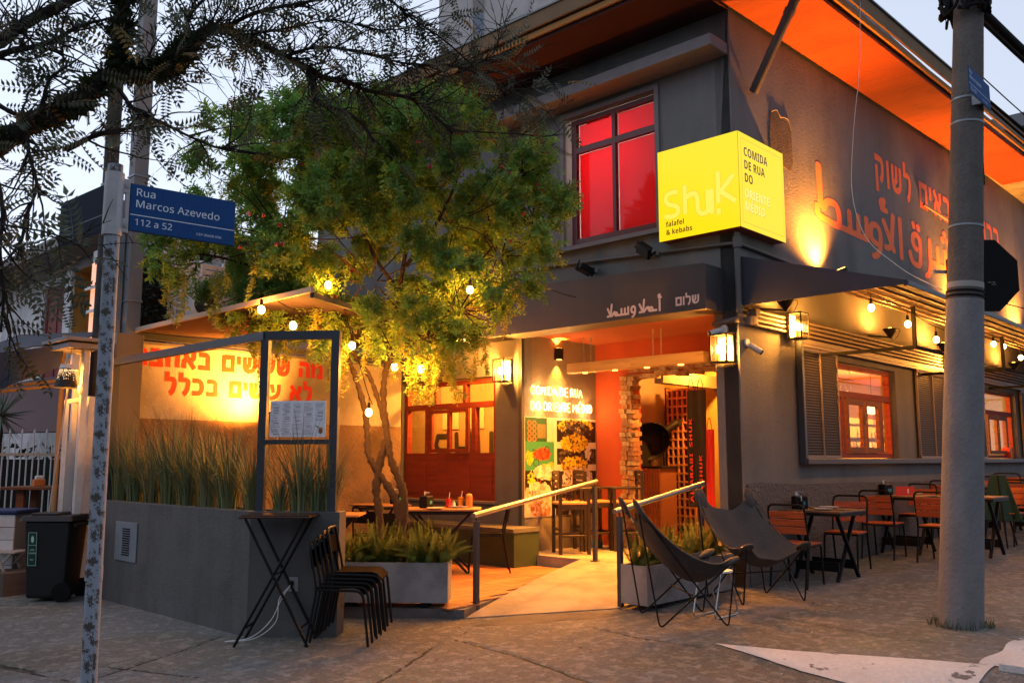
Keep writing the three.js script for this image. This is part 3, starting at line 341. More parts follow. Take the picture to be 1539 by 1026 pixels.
// an old brush leaves bare specks
function wear(x, w, h, n, seed) { const r = rngOf(seed); x.globalCompositeOperation = 'destination-out'; for (let i = 0; i < n; i++) { x.beginPath(); x.ellipse(r() * w, r() * h, 1 + r() * 2.2, 1 + r() * 4, r() * 3, 0, 7); x.globalAlpha = 0.35 + 0.5 * r(); x.fill(); } x.globalAlpha = 1; x.globalCompositeOperation = 'source-over'; }
const paintM = (t, o = {}) => new THREE.MeshStandardMaterial({ map: t, transparent: true, roughness: 0.8, ...o });
const flat = (w, h) => new THREE.PlaneGeometry(w, h);
{ // side wall: two lines
  const PX = 230, W = 9, H = 2.1, t = canvas(2048, Math.round(2048 * H / W), (x, w, h) => { const k = w / W; hebrew(x, 'ברוכים הבאים לשוק', 2.12 * k, 0.17 * k, 0.45 * k, '#ff7840', 0.2); x.save(); x.scale(1.72, 1); const o = (0.05 * k) / 1.72; strokes(x, ARA1, o, 1.12 * k, 0.5 * k, 0.19, '#ff7840', 'round'); strokes(x, ARA2, o + 4.75 * 0.5 * k, 1.12 * k, 0.5 * k, 0.19, '#ff7840', 'round'); x.restore(); wear(x, w, h, 260, 4); });
  part(B, 'painted_lettering', flat(W, H).translate(2.05 + W / 2, 6.03 - H / 2, 0.004), paintM(t), 'orange brushed Hebrew and Arabic lettering');
}
// ---------- lit yellow corner box ----------
{
  const s = thing('corner_light_box', 'glowing yellow cube sign wrapped round the building corner', 'sign', [-0.145, 3.88, 0.145]);
  const L = 1.06, Hh = 1.09, YE = rgb(1.0, 0.80, 0.0);
  const face = (draw) => { const t = canvas(1024, 1024, (x, w, h) => { x.fillStyle = '#ffe600'; x.fillRect(0, 0, w, h); draw(x, w, h); }); return new THREE.MeshStandardMaterial({ color: rgb(0.12, 0.12, 0.12), map: t, emissiveMap: t, emissive: rgb(1, 0.95, 0.6), emissiveIntensity: 0.92, roughness: 0.35 }); };
  const lw = face((x, w, h) => {
    x.lineJoin = 'round'; x.lineCap = 'butt';
    for (const [c, l] of [['#e8c020', 66], ['#fff06a', 56]]) { x.strokeStyle = c; x.lineWidth = l; const P = (a) => { x.beginPath(); a(); x.stroke(); };
      P(() => { x.moveTo(250, 505); x.quadraticCurveTo(90, 470, 100, 570); x.quadraticCurveTo(110, 620, 180, 640); x.quadraticCurveTo(290, 670, 250, 740); x.quadraticCurveTo(200, 790, 80, 745); });
      P(() => { x.moveTo(350, 450); x.lineTo(350, 770); }); P(() => { x.moveTo(350, 600); x.quadraticCurveTo(520, 490, 510, 690); x.quadraticCurveTo(510, 850, 640, 790); x.lineTo(640, 560); }); P(() => { x.moveTo(690, 560); x.lineTo(690, 830); }); P(() => { x.moveTo(770, 390); x.lineTo(770, 730); }); P(() => { x.moveTo(960, 460); x.lineTo(800, 610); x.lineTo(980, 750); }); P(() => { x.moveTo(770, 790); x.lineTo(770, 850); }); }
    x.fillStyle = '#5a1410'; x.font = 'bold 78px sans-serif'; x.fillText('falafel', 92, 872); x.fillText('& kebabs', 92, 962);
  });
  const rw = face((x, w, h) => { x.strokeStyle = '#d8a800'; x.lineWidth = 5; x.strokeRect(60, 60, w - 100, h - 120); x.font = 'bold 132px sans-serif'; x.fillStyle = '#451010'; x.fillText('COMIDA', 110, 238); x.fillText('DE RUA', 110, 380); x.fillText('DO', 110, 522); for (const [c, d] of [['#d9a400', 6], ['#fff7a0', 0]]) { x.fillStyle = c; x.fillText('ORIENTE', 110 + d, 690 + d, w - 190); x.fillText('MÉDIO', 110 + d, 830 + d); } });
  const edge = new THREE.MeshStandardMaterial({ color: rgb(0.3, 0.05, 0.02), roughness: 0.5 });
  part(s, 'box', rbox(L - 0.02, Hh, L - 0.02, 0.01, L / 2, Hh / 2, -L / 2), edge);
  const cut = panel(rect(0, L, 0, Hh), [], 0.004); part(s, 'front_face', flat(L, Hh).rotateY(-Math.PI / 2).translate(-0.003, Hh / 2, -L / 2), lw, 'yellow face with raised letters'); part(s, 'side_face', flat(L, Hh).translate(L / 2, Hh / 2, 0.003), rw, 'yellow face with dark red capitals');
  for (const [p, q] of [[[-0.2, 4.4, -0.38], [-3, 4.4, -0.38]], [[0.38, 4.4, 0.2], [0.38, 4.4, 3]]]) area(p, q, 1, 1, rgb(1, 0.8, 0.05), 0.5);
}
// ---------- dark fascia sign over the porch ----------
{
  const s = thing('fascia_sign', 'dark grey box fascia with small pale Arabic and Hebrew greeting', 'sign', [0, 2.97, 0]);
  const g = panel([[0.16, 0], [0.16, 0.5], [0.18, 0.51], [4.4, 0.66], [4.4, 0.0]], [], 0.4); g.translate(0, 0, -0.402); part(s, 'box', turnA(g), mat([0.062, 0.056, 0.062], { map: rep(T.streak, 0.5), roughness: 0.55, bumpMap: rep(T.fine, 2), bumpScale: 0.002 }));
  const W = 1.35, H = 0.32, t = canvas(1024, Math.round(1024 * H / W), (x, w, h) => { const k = w / W; strokes(x, AHLAN, 0.03 * k, 0.13 * k, 0.115 * k, 0.24, '#e8cfc4', 'round'); hebrew(x, 'שלום', 0.99 * k, 0.12 * k, 0.10 * k, '#e8cfc4', 0.12, 0.22); });
  part(s, 'lettering', flat(W, H).rotateY(-Math.PI / 2).translate(-0.406, 0.13, -0.86), paintM(t));
}
// ---------- neon sign ----------
{
  const N = thing('neon_sign', 'two lines of glowing warm white neon capitals on the collage wall', 'sign', [0.1, 1.99, -3.215]);
  const G = { C: [[[0.9, 0.16], [0.55, 0], [0.2, 0.12], [0.06, 0.5], [0.2, 0.88], [0.55, 1], [0.9, 0.84]]], O: [[[0.5, 0], [0.16, 0.14], [0.05, 0.5], [0.16, 0.86], [0.5, 1], [0.84, 0.86], [0.95, 0.5], [0.84, 0.14], [0.5, 0.0]]], M: [[[0.05, 1], [0.12, 0], [0.5, 0.7], [0.88, 0], [0.95, 1]]], I: [[[0.2, 0], [0.2, 1]]], D: [[[0.08, 0], [0.08, 1], [0.5, 0.96], [0.85, 0.7], [0.85, 0.3], [0.5, 0.04], [0.08, 0]]], A: [[[0.02, 1], [0.44, 0], [0.88, 1]], [[0.18, 0.66], [0.7, 0.66]]], E: [[[0.75, 0], [0.08, 0], [0.08, 1], [0.75, 1]], [[0.08, 0.5], [0.62, 0.5]]], R: [[[0.08, 1], [0.08, 0], [0.55, 0.03], [0.72, 0.27], [0.55, 0.5], [0.08, 0.53]], [[0.4, 0.53], [0.78, 1]]], U: [[[0.08, 0], [0.08, 0.7], [0.25, 0.97], [0.55, 0.97], [0.75, 0.7], [0.75, 0]]], N: [[[0.08, 1], [0.08, 0], [0.75, 1], [0.75, 0]]], T: [[[0.02, 0], [0.76, 0]], [[0.39, 0], [0.39, 1]]] };
  const W = { C: 0.98, O: 1.06, M: 1.08, I: 0.42, D: 0.98, A: 0.96, E: 0.86, R: 0.88, U: 0.9, N: 0.9, T: 0.84, ' ': 0.4 };
  const gm = glow(rgb(1, 0.56, 0.17), 3.6), hgt = 0.118;
  const line = (str, x, y, k) => { for (const c of str) { const e = c === 'É' ? 'E' : c; if (G[e]) { const gs = G[e].map((s) => pipe(s.map(([a, b]) => V(x + a * hgt * k * 0.86, y + (1 - b) * hgt, 0)), 0.0068, 0.03, 6)); if (c === 'É') gs.push(rod([x + 0.35 * hgt * k, y + 1.14 * hgt, 0], [x + 0.6 * hgt * k, y + 1.34 * hgt, 0], 0.0085)); part(N, 'neon_letter', gs, gm); } x += W[e] * hgt * k; } };
  line('COMIDA DE RUA', 0.02, 0.235, 0.87); line('DO ORIENTE MÉDIO', 0.02, 0.02, 0.865);
  for (const [x, y] of [[0.3, 2.28], [0.75, 2.28], [0.3, 2.06], [0.8, 2.06], [1.3, 2.06]]) lamp([x, y, -3.17], rgb(1, 0.45, 0.12), 0.16, 1.5);
}
// ---------- printed collage below it ----------
{
  const t = canvas(1024, 1024, (x, w, h) => {
    const r = rngOf(12); x.fillStyle = '#e9dcc8'; x.fillRect(0, 0, w, h);
    const blob = (cx, cy, rx, ry, cols, n, s) => { for (let i = 0; i < n; i++) { const a = r() * 6.28, d = Math.sqrt(r()); x.fillStyle = cols[Math.floor(r() * cols.length)]; x.beginPath(); x.ellipse(cx + Math.cos(a) * d * rx, cy + Math.sin(a) * d * ry, s * (0.4 + r()), s * (0.3 + 0.5 * r()), r() * 3, 0, 7); x.fill(); } };
    x.fillStyle = '#1f5a34'; x.fillRect(0, 0, 300, 250); x.strokeStyle = '#e87a55'; x.lineWidth = 9; for (let j = 0; j < 4; j++) for (let i = 0; i < 2; i++) { x.beginPath(); x.arc(60 + i * 66, 60 + j * 55, 22, 0, 7); x.stroke(); } x.strokeStyle = '#c9a070'; x.lineWidth = 3; for (let i = 0; i < 10; i++) { x.strokeRect(170, 70 + i * 15, 110, 8); }
    x.fillStyle = '#3f9a6b'; x.fillRect(0, 250, 400, 300); blob(230, 380, 110, 60, ['#a8482a', '#7a2f1c', '#c2643a'], 160, 22); x.strokeStyle = '#1c1410'; x.lineWidth = 7; for (const [a, b, c] of [[150, 470, 36], [300, 330, 30], [120, 360, 26]]) { x.beginPath(); x.arc(a, b, c, 0, 7); x.stroke(); } blob(60, 420, 50, 70, ['#f2d21a', '#e0b70f'], 40, 18); blob(330, 520, 80, 40, ['#f2d21a', '#e8c416'], 60, 18);
    x.fillStyle = '#140f0c'; x.fillRect(0, 550, 420, 250); blob(90, 640, 50, 90, ['#f4d72a'], 40, 16); x.fillStyle = '#f4d72a'; x.font = 'bold 90px sans-serif'; x.save(); x.translate(300, 610); x.rotate(1.0); x.fillText('NOS', 0, 0); x.restore(); x.strokeStyle = '#c2577a'; x.lineWidth = 7; for (let j = 0; j < 3; j++) { x.beginPath(); x.arc(190, 590 + j * 60, 24, 0, 7); x.stroke(); }
    blob(260, 570, 140, 60, ['#eadfd4', '#cdb8a6', '#fff6ea'], 120, 30); blob(180, 800, 170, 110, ['#f0d8c0', '#e0b89a', '#fff2e0'], 160, 40); blob(200, 940, 180, 70, ['#d8a080', '#b06a50', '#f6e0cc'], 120, 26); blob(110, 780, 60, 20, ['#a03b28'], 14, 9);
    x.fillStyle = '#f6efe0'; x.fillRect(400, 40, 40, 700); x.fillStyle = '#1d1714'; x.fillRect(440, 20, 584, 680); blob(720, 80, 260, 80, ['#e9c31c', '#f7df3e', '#8a6a10', '#3a2c0c'], 320, 17); blob(740, 350, 270, 330, ['#2a211c', '#4a3f36', '#0e0b09', '#75665a'], 420, 26);
    for (const y of [260, 500]) { x.fillStyle = '#f3ead8'; x.fillRect(440, y - 10, 584, 70); blob(700, y, 200, 90, ['#f3d21b', '#ffe84a', '#d9a90c', '#7a5a0a'], 420, 20); }
    blob(900, 380, 40, 60, ['#f6f2ec', '#dcd6cc'], 40, 20); blob(740, 620, 220, 90, ['#f4ece4', '#d9ccc0', '#a8988c'], 140, 26); x.fillStyle = '#fff8ea'; x.font = 'bold 88px sans-serif'; x.fillText('Sh', 470, 690); x.fillText('k', 640, 690); x.fillStyle = '#2c2420'; x.fillRect(420, 720, 604, 304); blob(720, 860, 280, 140, ['#2d3f6a', '#7a2b28', '#d8cbb8', '#1a1512', '#8a7a6a', '#40507a'], 260, 30); x.fillStyle = '#f4d72a'; x.font = 'bold 56px sans-serif'; x.fillText('sh', 330, 500);
    for (let i = 0; i < 900; i++) { x.fillStyle = r() < 0.5 ? 'rgba(0,0,0,.10)' : 'rgba(255,240,210,.10)'; x.fillRect(r() * w, r() * h, 2 + r() * 24, 1 + r() * 5); }
  });
  const p = single('poster_collage', span(0.02, 1.56, 0, 1.34, 0, 0.006), mat([0.62, 0.62, 0.62], { roughness: 0.55 }), 'tall printed collage poster of yellow flowers and green tiles', 'poster'); p.position.set(0.02, 0.58, -3.268);
  const f = part(p, 'print', flat(1.52, 1.33).translate(0.79, 0.67, 0.009), new THREE.MeshStandardMaterial({ map: t, color: rgb(0.6, 0.6, 0.6), roughness: 0.5 }));
}
// ---------- awning on the side wall ----------
{
  const a = thing('side_awning', 'navy canvas awning over the side tables', 'awning', [0.03, 0, 0]), X = 13.6;
  const tri = panel([[0, 3.6], [0, 3.03], [1.8, 3.035], [1.8, 3.075]], [], 0.006); tri.rotateY(-Math.PI / 2); part(a, 'end_panel', muv(tri), M.canvasNavy);
  part(a, 'canvas', sheet([0, 3.075, 1.8], [X, 3.075, 1.8], [X, 3.6, 0.0], [0, 3.6, 0.0], 60, 8, 0.008, (u, v) => -0.03 * Math.sin(v * Math.PI) * (0.6 + 0.4 * Math.sin(u * 40))), M.canvasNavy);
  part(a, 'front_bar', rspan(0, X, 3.02, 3.075, 1.77, 1.82), M.steel);
  for (let i = 0; i < 5; i++) { const z = 0.3 + i * 0.32, y = 3.56 - z * 0.29; part(a, 'batten', span(0.1, X, y - 0.05, y - 0.02, z, z + 0.03), M.batten ??= mat([0.2, 0.13, 0.09], { roughness: 0.5 })); }
  for (const x of [1.86, 5.4, 9, 12.6]) part(a, 'bracket', [span(x, x + 0.04, 2.62, 3.12, 1.18, 1.22), span(x, x + 0.04, 2.62, 2.66, 0.0, 1.18), span(x + 0.04, x + 1.3, 2.63, 2.66, 1.185, 1.215)], M.blackMatte);
}
// ---------- lanterns ----------
function lantern(pos, turn, label, k) {
  const l = thing('wall_lantern', label, 'lantern', pos, turn, 'square glass wall lanterns'), w = 0.2, h = 0.3, d = 0.17, fr = [];
  for (const x of [-w / 2, w / 2]) for (const z of [0.02, d]) fr.push(span(x - 0.007, x + 0.007, 0, h, z - 0.007, z + 0.007)); for (const y of [0, h]) fr.push(span(-w / 2 - 0.007, w / 2 + 0.007, y - 0.007, y + 0.007, 0.013, d + 0.007));
  part(l, 'frame', fr, M.black); part(l, 'back_plate', span(-w / 2, w / 2, 0.01, h - 0.01, 0, 0.012), mat([0.6, 0.5, 0.35], { roughness: 0.4 }));
  for (const [a, b, c, e] of [[-w / 2, w / 2, d - 0.002, d + 0.002], [-w / 2 - 0.002, -w / 2 + 0.002, 0.02, d], [w / 2 - 0.002, w / 2 + 0.002, 0.02, d]]) part(l, 'pane', span(a, b, 0.01, h - 0.01, c, e), M.glass);
  for (const x of [-0.045, 0.045]) { part(l, 'socket', rod([x, 0.012, 0.09], [x, 0.09, 0.09], 0.014), M.slatwood); const b = new THREE.SphereGeometry(0.034, 12, 10); b.scale(1, 1.5, 1); b.translate(x, 0.145, 0.09); part(l, 'bulb', b, glow(rgb(1, 0.66, 0.26), 16)); }
  l.updateMatrixWorld(); for (const x of [-0.045, 0.045]) lamp(l.localToWorld(V(x, 0.145, 0.09)), WARM2, k / 2, 2);
}
lantern([-0.002, 2.4, -3.55], -Math.PI / 2, 'lit glass lantern on the pillar beside the patio window', 3.5);
lantern([-0.002, 2.41, -0.16], -Math.PI / 2, 'lit glass lantern on the corner pillar below the security camera', 2.2);
lantern([1.12, 2.76, 0.068], 0, 'lit glass lantern on the side wall beside the cable trunks', 2.6);
lantern([6.55, 2.74, 0.068], 0, 'lit glass lantern on the side wall half hidden by the utility pole', 3);
// ---------- floodlights ----------
function floodlight(pos, look, label, on, k, w = 0.24) {
  const f = thing('floodlight', label, 'floodlight', pos), d = A3(look).sub(A3(pos)).normalize(), q = new THREE.Quaternion().setFromUnitVectors(V(0, 0, 1), d), put = (g) => { g.applyQuaternion(q); return g; };
  part(f, 'housing', put(join([rbox(w, w * 0.7, 0.05, 0.012, 0, 0, -0.03), ...[-3, -2, -1, 0, 1, 2, 3].map((i) => span(i * w / 8 - 0.006, i * w / 8 + 0.006, -w * 0.3, w * 0.3, -0.09, -0.05))])), M.black);
  part(f, 'lamp_face', put(span(-w * 0.44, w * 0.44, -w * 0.29, w * 0.29, -0.005, 0.0)), on ? glow(WARM2, 20) : mat([0.05, 0.05, 0.05], { roughness: 0.1 }));
  for (const s of [-1, 1]) part(f, 'bracket', put(span(s * (w / 2 + 0.006) - 0.006, s * (w / 2 + 0.006) + 0.006, -0.01, 0.01, -0.12, 0)), M.blackMatte);
  if (on) { const p = A3(pos).addScaledVector(d, 0.03); flood(p, A3(pos).addScaledVector(d, 2), WARM, k, 1.15, 0.8, 4); }
  return f;
}
const floodMount = (f, g, m = M.grey) => part(f, 'mount', g, m);
let fl = floodlight([2.1, 3.72, 0.22], [1.86, 4.5, 0.0], 'black floodlight above the awning washing the painted wall near the corner', true, 17); floodMount(fl, span(-0.02, 0.02, -0.12, -0.08, -0.21, 0.02));
fl = floodlight([7.4, 3.72, 0.22], [7.25, 4.5, 0.0], 'black floodlight above the awning behind the utility pole', true, 17); floodMount(fl, span(-0.02, 0.02, -0.12, -0.08, -0.21, 0.02));
fl = floodlight([11.2, 3.72, 0.22], [11, 4.5, 0.0], 'black floodlight at the far end of the painted side wall', true, 17); floodMount(fl, span(-0.02, 0.02, -0.12, -0.08, -0.21, 0.02));
fl = floodlight([-0.22, 3.79, -1.12], [-1.2, 3.2, -1.5], 'dark unlit floodlight fixed under the yellow light box', false, 0, 0.22); floodMount(fl, span(0.05, 0.215, -0.03, 0.03, 0.0, 0.12));
fl = floodlight([-0.24, 3.66, -1.98], [-0.5, 2.9, -2.1], 'slim dark unlit floodlight clipped to the conduit over the fascia', false, 0, 0.22); floodMount(fl, span(0.0, 0.235, 0.03, 0.09, -0.03, 0.03));
// ---------- cameras ----------
for (const [pos, d, label] of [[[-0.004, 2.79, -0.17], [-0.12, -0.05, -0.10], 'white security camera above the corner lantern facing the porch'], [[0.14, 2.63, 0.004], [0.14, -0.08, 0.08], 'white security camera on the side wall facing the tables']]) {
  const c = thing('security_camera', label, 'camera', pos), v = V(...d), onA = pos[0] < 0; part(c, 'base', onA ? rod([0, 0, 0], [-0.025, 0, 0], 0.045, 0.045, 14) : rod([0, 0, 0], [0, 0, 0.025], 0.045, 0.045, 14), M.white); part(c, 'arm', rod([0, 0, 0], v.clone().multiplyScalar(0.4), 0.012), M.white); part(c, 'body', rod(v.clone().multiplyScalar(0.3), v.clone().multiplyScalar(1.1), 0.033, 0.033, 14), M.white); part(c, 'lens', rod(v.clone().multiplyScalar(1.1), v.clone().multiplyScalar(1.22), 0.031, 0.031, 14), M.black);
}
// ---------- reflector lamps under the awning ----------
for (const [x, l] of [[0.52, 'black cone reflector lamp under the awning beside the corner'], [3.6, 'black cone reflector lamp under the awning over the first bar window'], [5.75, 'black cone reflector lamp under the awning beside the utility pole'], [9.6, 'black cone reflector lamp under the awning over the far bar window']]) {
  const f = thing('reflector_lamp', l, 'wall lamp', [x, 3.06, 0.3], 0, 'reflector lamps under the awning'); part(f, 'cone', new THREE.CylinderGeometry(0.10, 0.012, 0.13, 18, 1, true).translate(0, 0.0, 0), M.black); part(f, 'bulb', new THREE.SphereGeometry(0.042, 14, 10).translate(0, 0.045, 0), glow(WARM2, 12)); part(f, 'arm', [rod([0, -0.05, 0], [0, 0.0, -0.3], 0.012)], M.black); part(f, 'guard', [tube([[-0.04, 0.04, 0.02], [0.09, 0.06, 0.1], [0.18, -0.02, 0.03], [0.09, -0.1, 0.0], [-0.02, -0.06, 0.02]], 0.004, 5)], M.black);
  lamp([x, 3.105, 0.3], WARM2, 2.0, 2);
}
// ---------- far-end text wall, its canopy ----------
{
  const w = thing('lettered_wall', 'floodlit plaster wall with large orange Hebrew lettering at the patio end', 'wall', [-4.2, 0, -5.8]);
  part(w, 'plaster', span(0, 4.19, 1.84, 2.74, -0.16, 0), M.textwall); part(w, 'lower_render', span(0, 4.19, -0.25, 1.84, -0.18, 0.012), M.textwallLow); part(w, 'coping', rspan(-0.02, 4.19, 2.74, 2.78, -0.2, 0.03), M.trim);
  const W = 4.16, H = 0.9, t = canvas(2048, Math.round(2048 * H / W), (x, q, h) => { const k = q / W; hebrew(x, 'מה שעושים באהבה', 0.02 * k, 0.035 * k, 0.21 * k, '#d8331c', 0.17, 0.29); hebrew(x, 'לא עושים בכלל', 0.43 * k, 0.37 * k, 0.205 * k, '#d8331c', 0.17, 0.29); wear(x, q, h, 60, 9); });
  part(w, 'painted_lettering', flat(W, H).translate(2.09, 2.73 - H / 2, 0.004), paintM(t));
  const f = floodlight([-2.6, 1.93, -5.27], [-2.75, 2.4, -5.79], 'black floodlight on thin legs aimed up at the lettered wall', true, 12, 0.2); part(f, 'leg', [rod([-0.09, -0.02, 0], [-0.12, -0.28, -0.2], 0.006), rod([0.09, -0.02, 0], [0.09, -0.28, -0.2], 0.006), rod([-0.12, -0.28, -0.2], [-0.12, -0.3, -0.52], 0.006), rod([0.09, -0.28, -0.2], [0.09, -0.3, -0.52], 0.006)], M.grey);
  const c = thing('patio_canopy', 'brown fabric canopy with pale front edge over the patio', 'canopy', [0, 0, 0]), brown = mat([0.04, 0.02, 0.019], { roughness: 0.9, map: rep(T.mottle, 0.6), bumpMap: rep(T.fine, 3), bumpScale: 0.001 });
  part(c, 'fabric', [sheet([-4.2, 2.87, -2.0], [-4.2, 2.87, -5.75], [-0.05, 3.02, -5.75], [-0.05, 3.02, -4.3], 12, 12, 0.008, (u, v) => 0.02 * Math.sin(v * 9))], brown);
  part(c, 'front_edge', bar([-4.22, 2.885, -1.95], [-4.22, 2.885, -5.75], 0.03, 0.05), mat([0.5, 0.36, 0.24], { roughness: 0.6 }));
  part(c, 'rear_beam', [span(-4.2, -0.05, 2.79, 2.86, -5.75, -5.66), bar([-4.2, 2.84, -1.98], [-0.02, 2.99, -4.3], 0.04, 0.05)], M.steel);
}
// ---------- front planter wall with metal frame and menu ----------
const P1 = V(-4.65, 0, -2.13), P2 = V(-4.17, 0, -1.52);
{
  const pw = thing('planter_wall', 'low dark grey rendered planter wall with chamfered corner', 'planter wall', [0, 0, 0]);
  const out = [[-4.65, -5.35], [-4.65, -2.13], [-4.17, -1.52], [-4.02, -1.64], [-4.2, -1.86], [-4.3, -2.0], [-4.3, -5.35]];
  const inn = [[-4.58, -5.3], [-4.58, -2.15], [-4.17, -1.63], [-4.11, -1.68], [-4.36, -2.0], [-4.36, -5.3]];
  const s = new THREE.Shape(out.map(([x, z]) => new THREE.Vector2(x, -z))); s.holes.push(new THREE.Path(inn.map(([x, z]) => new THREE.Vector2(x, -z))));
  const g = new THREE.ExtrudeGeometry(s, { depth: 1.18, bevelEnabled: true, bevelSize: 0.006, bevelThickness: 0.006, bevelSegments: 2 }); g.rotateX(-Math.PI / 2); g.translate(0, -0.28, 0);
  part(pw, 'render', muv(g), mat([0.112, 0.110, 0.110], { map: rep(T.wallmap, 0.6), bumpMap: rep(T.fine, 1.5), bumpScale: 0.005, roughness: 0.8 }));
  part(pw, 'soil', poly(inn, 0.3, 0.84), mat([0.035, 0.025, 0.018], { bumpMap: rep(T.grit, 4), bumpScale: 0.03, roughness: 1 }));
  const v = thing('vent_grille', 'pale metal vent grille set in the planter wall', 'vent', [-4.665, 0.3, -4.58]); v.rotation.y = 0; const sl = []; part(v, 'plate', rspan(-0.004, 0.006, 0, 0.4, -0.26, 0.26, 0.003), M.galv); for (let i = 0; i < 12; i++) sl.push(span(-0.010, -0.0045, 0.06 + i * 0.024, 0.072 + i * 0.024, -0.07, 0.1)); part(v, 'slot', sl, M.blackMatte); for (const [y, z] of [[0.02, -0.24], [0.38, -0.24], [0.02, 0.24], [0.38, 0.24]]) part(v, 'screw', rod([-0.008, y, z], [-0.004, y, z], 0.008), M.grey);
  const d = P2.clone().sub(P1).setY(0).normalize(), nrm = V(-d.z, 0, d.x).negate(), turn = Math.atan2(-d.z, d.x);   // along the chamfer
  const at = (t, y, o = 0) => P1.clone().addScaledVector(d, t).addScaledVector(V(-d.z, 0, d.x), o).setY(y);
  const fr = thing('menu_stand', 'dark steel stand on the planter with glazed menu bay', 'menu stand', [0, 0, 0]);
  const up = (p) => [p.clone().setY(0.86), p.clone().setY(2.40)];
  const c1 = at(0.06, 0, -0.05), c2 = at(0.70, 0, -0.05), c0 = V(-4.6, 0, -5.3);
  for (const p of [c1, c2]) part(fr, 'post', bar(...up(p), 0.07, 0.07, d), M.steel); part(fr, 'post', bar(V(-4.6, 0.86, -5.25), V(-4.6, 2.4, -5.25), 0.07, 0.07), M.steel);
  part(fr, 'top_rail', [bar(c1.clone().setY(2.437), c2.clone().addScaledVector(d, 0.036).setY(2.437), 0.07, 0.075), bar(c1.clone().setY(2.437), V(-4.6, 2.437, -5.29), 0.07, 0.075)], M.steel);
  part(fr, 'cross_rail', bar(c1.clone().addScaledVector(d, 0.036).setY(1.5), c2.clone().addScaledVector(d, -0.036).setY(1.5), 0.05, 0.04), M.steel);
  const gp = new THREE.BoxGeometry(0.57, 0.88, 0.005); gp.rotateY(turn); const gc = at(0.38, 1.965, -0.05); gp.translate(gc.x, gc.y, gc.z); part(fr, 'pane', muv(gp), M.glass);
  const mt = canvas(1024, 640, (x, w, h) => { const r = rngOf(77); x.fillStyle = '#f6f6fc'; x.fillRect(0, 0, w, h); for (let c = 0; c < 5; c++) { const X = 20 + c * 202; x.fillStyle = c === 4 ? '#e6ebf4' : '#ece9f0'; x.fillRect(X - 8, 14, 190, h - 28); let y = 46; while (y < (c === 4 ? 360 : h - 40)) { if (r() < 0.16) { x.fillStyle = '#26242c'; x.fillRect(X + 40, y, 100, 9); y += 26; } else { x.fillStyle = '#6f6a78'; x.fillRect(X, y, 90 + r() * 80, 4); y += 13 + (r() < 0.3 ? 14 : 0); } } } x.fillStyle = '#9a5a22'; x.beginPath(); x.ellipse(935, 530, 38, 58, 0, 0, 7); x.fill(); x.fillStyle = '#c98a30'; x.beginPath(); x.ellipse(935, 486, 36, 16, 0, 0, 7); x.fill(); x.strokeStyle = '#17120e'; x.lineWidth = 14; x.beginPath(); x.moveTo(835, 440); x.lineTo(915, 480); x.stroke(); });
  const mn = thing('menu_board', 'white printed menu sheet fixed in the planter frame', 'menu', [0, 0, 0]), mc = at(0.375, 1.70, -0.038), mg = new THREE.BoxGeometry(0.50, 0.315, 0.004); mg.rotateY(turn); mg.translate(mc.x, mc.y, mc.z); part(mn, 'board', muv(mg), M.white);
  const pf = flat(0.50, 0.315); pf.rotateY(turn); const pc = at(0.375, 1.70, -0.0345); pf.translate(pc.x, pc.y, pc.z); part(mn, 'print', pf, new THREE.MeshStandardMaterial({ map: mt, roughness: 0.35 }));
  const ou = thing('wall_socket', 'grey wall socket with white plugs on the chamfered planter face', 'socket', [0, 0, 0]), oc = at(0.40, 0.30, 0.012); const og = rbox(0.08, 0.12, 0.02, 0.006); og.rotateY(turn); og.translate(oc.x, oc.y, oc.z); part(ou, 'plate', og, M.grey); const pg = rbox(0.035, 0.04, 0.05, 0.006); pg.rotateY(turn); const pp = at(0.39, 0.31, 0.045); pg.translate(pp.x, pp.y, pp.z); part(ou, 'plug', pg, M.black);
  const cb = at(0.39, 0.30, 0.07); for (const k of [0, 1]) part(ou, 'cable', tube([cb, at(0.34 - k * 0.02, 0.2, 0.12), at(0.26 + k * 0.05, 0.02, 0.16), at(0.12 + k * 0.05, -0.10, 0.22), at(-0.08, gh(-4.7, -2) + 0.012, 0.25 + 0.02 * k)], 0.004, 6), M.white);
}
// ---------- concrete service post and the thin pole behind it ----------
{
  const p = thing('service_post', 'tall square concrete electricity post with steel channel and meter box', 'post', [-4.36, -0.13, -5.75]);
  part(p, 'shaft', [rspan(0.02, 0.19, 0, 7.6, -0.09, 0.09, 0.01)], mat([0.24, 0.235, 0.24], { map: rep(T.streak, 0.5), bumpMap: rep(T.fine, 1.5), bumpScale: 0.004 }));
  part(p, 'channel', [rspan(-0.08, 0.0, 0, 4.6, -0.14, -0.02, 0.004)], M.galv); for (const y of [2.0, 3.35, 4.9]) part(p, 'strap', rspan(0.01, 0.2, y, y + 0.025, -0.1, 0.1, 0.003), M.galv);
  part(p, 'meter_box', rspan(-0.12, 0.2, 0.95, 2.95, 0.0, 0.2, 0.01), mat([0.15, 0.13, 0.12], { roughness: 0.5, map: rep(T.streak, 0.6) })); part(p, 'box_window', rspan(-0.125, -0.118, 2.62, 2.82, 0.04, 0.16, 0.002), M.blackMatte);
  const q = thing('dark_pole', 'dark weathered round pole behind the concrete post', 'pole', [-4.35, -0.13, -6.4]); part(q, 'shaft', rod([0, 0, 0], [0.02, 7.8, 0], 0.10, 0.085, 14), mat([0.06, 0.055, 0.05], { map: rep(T.stain, 1), roughness: 0.95 })); part(q, 'clamp', rod([0.01, 4.9, 0], [0.01, 4.94, 0], 0.105, 0.105, 14), M.galv);
}
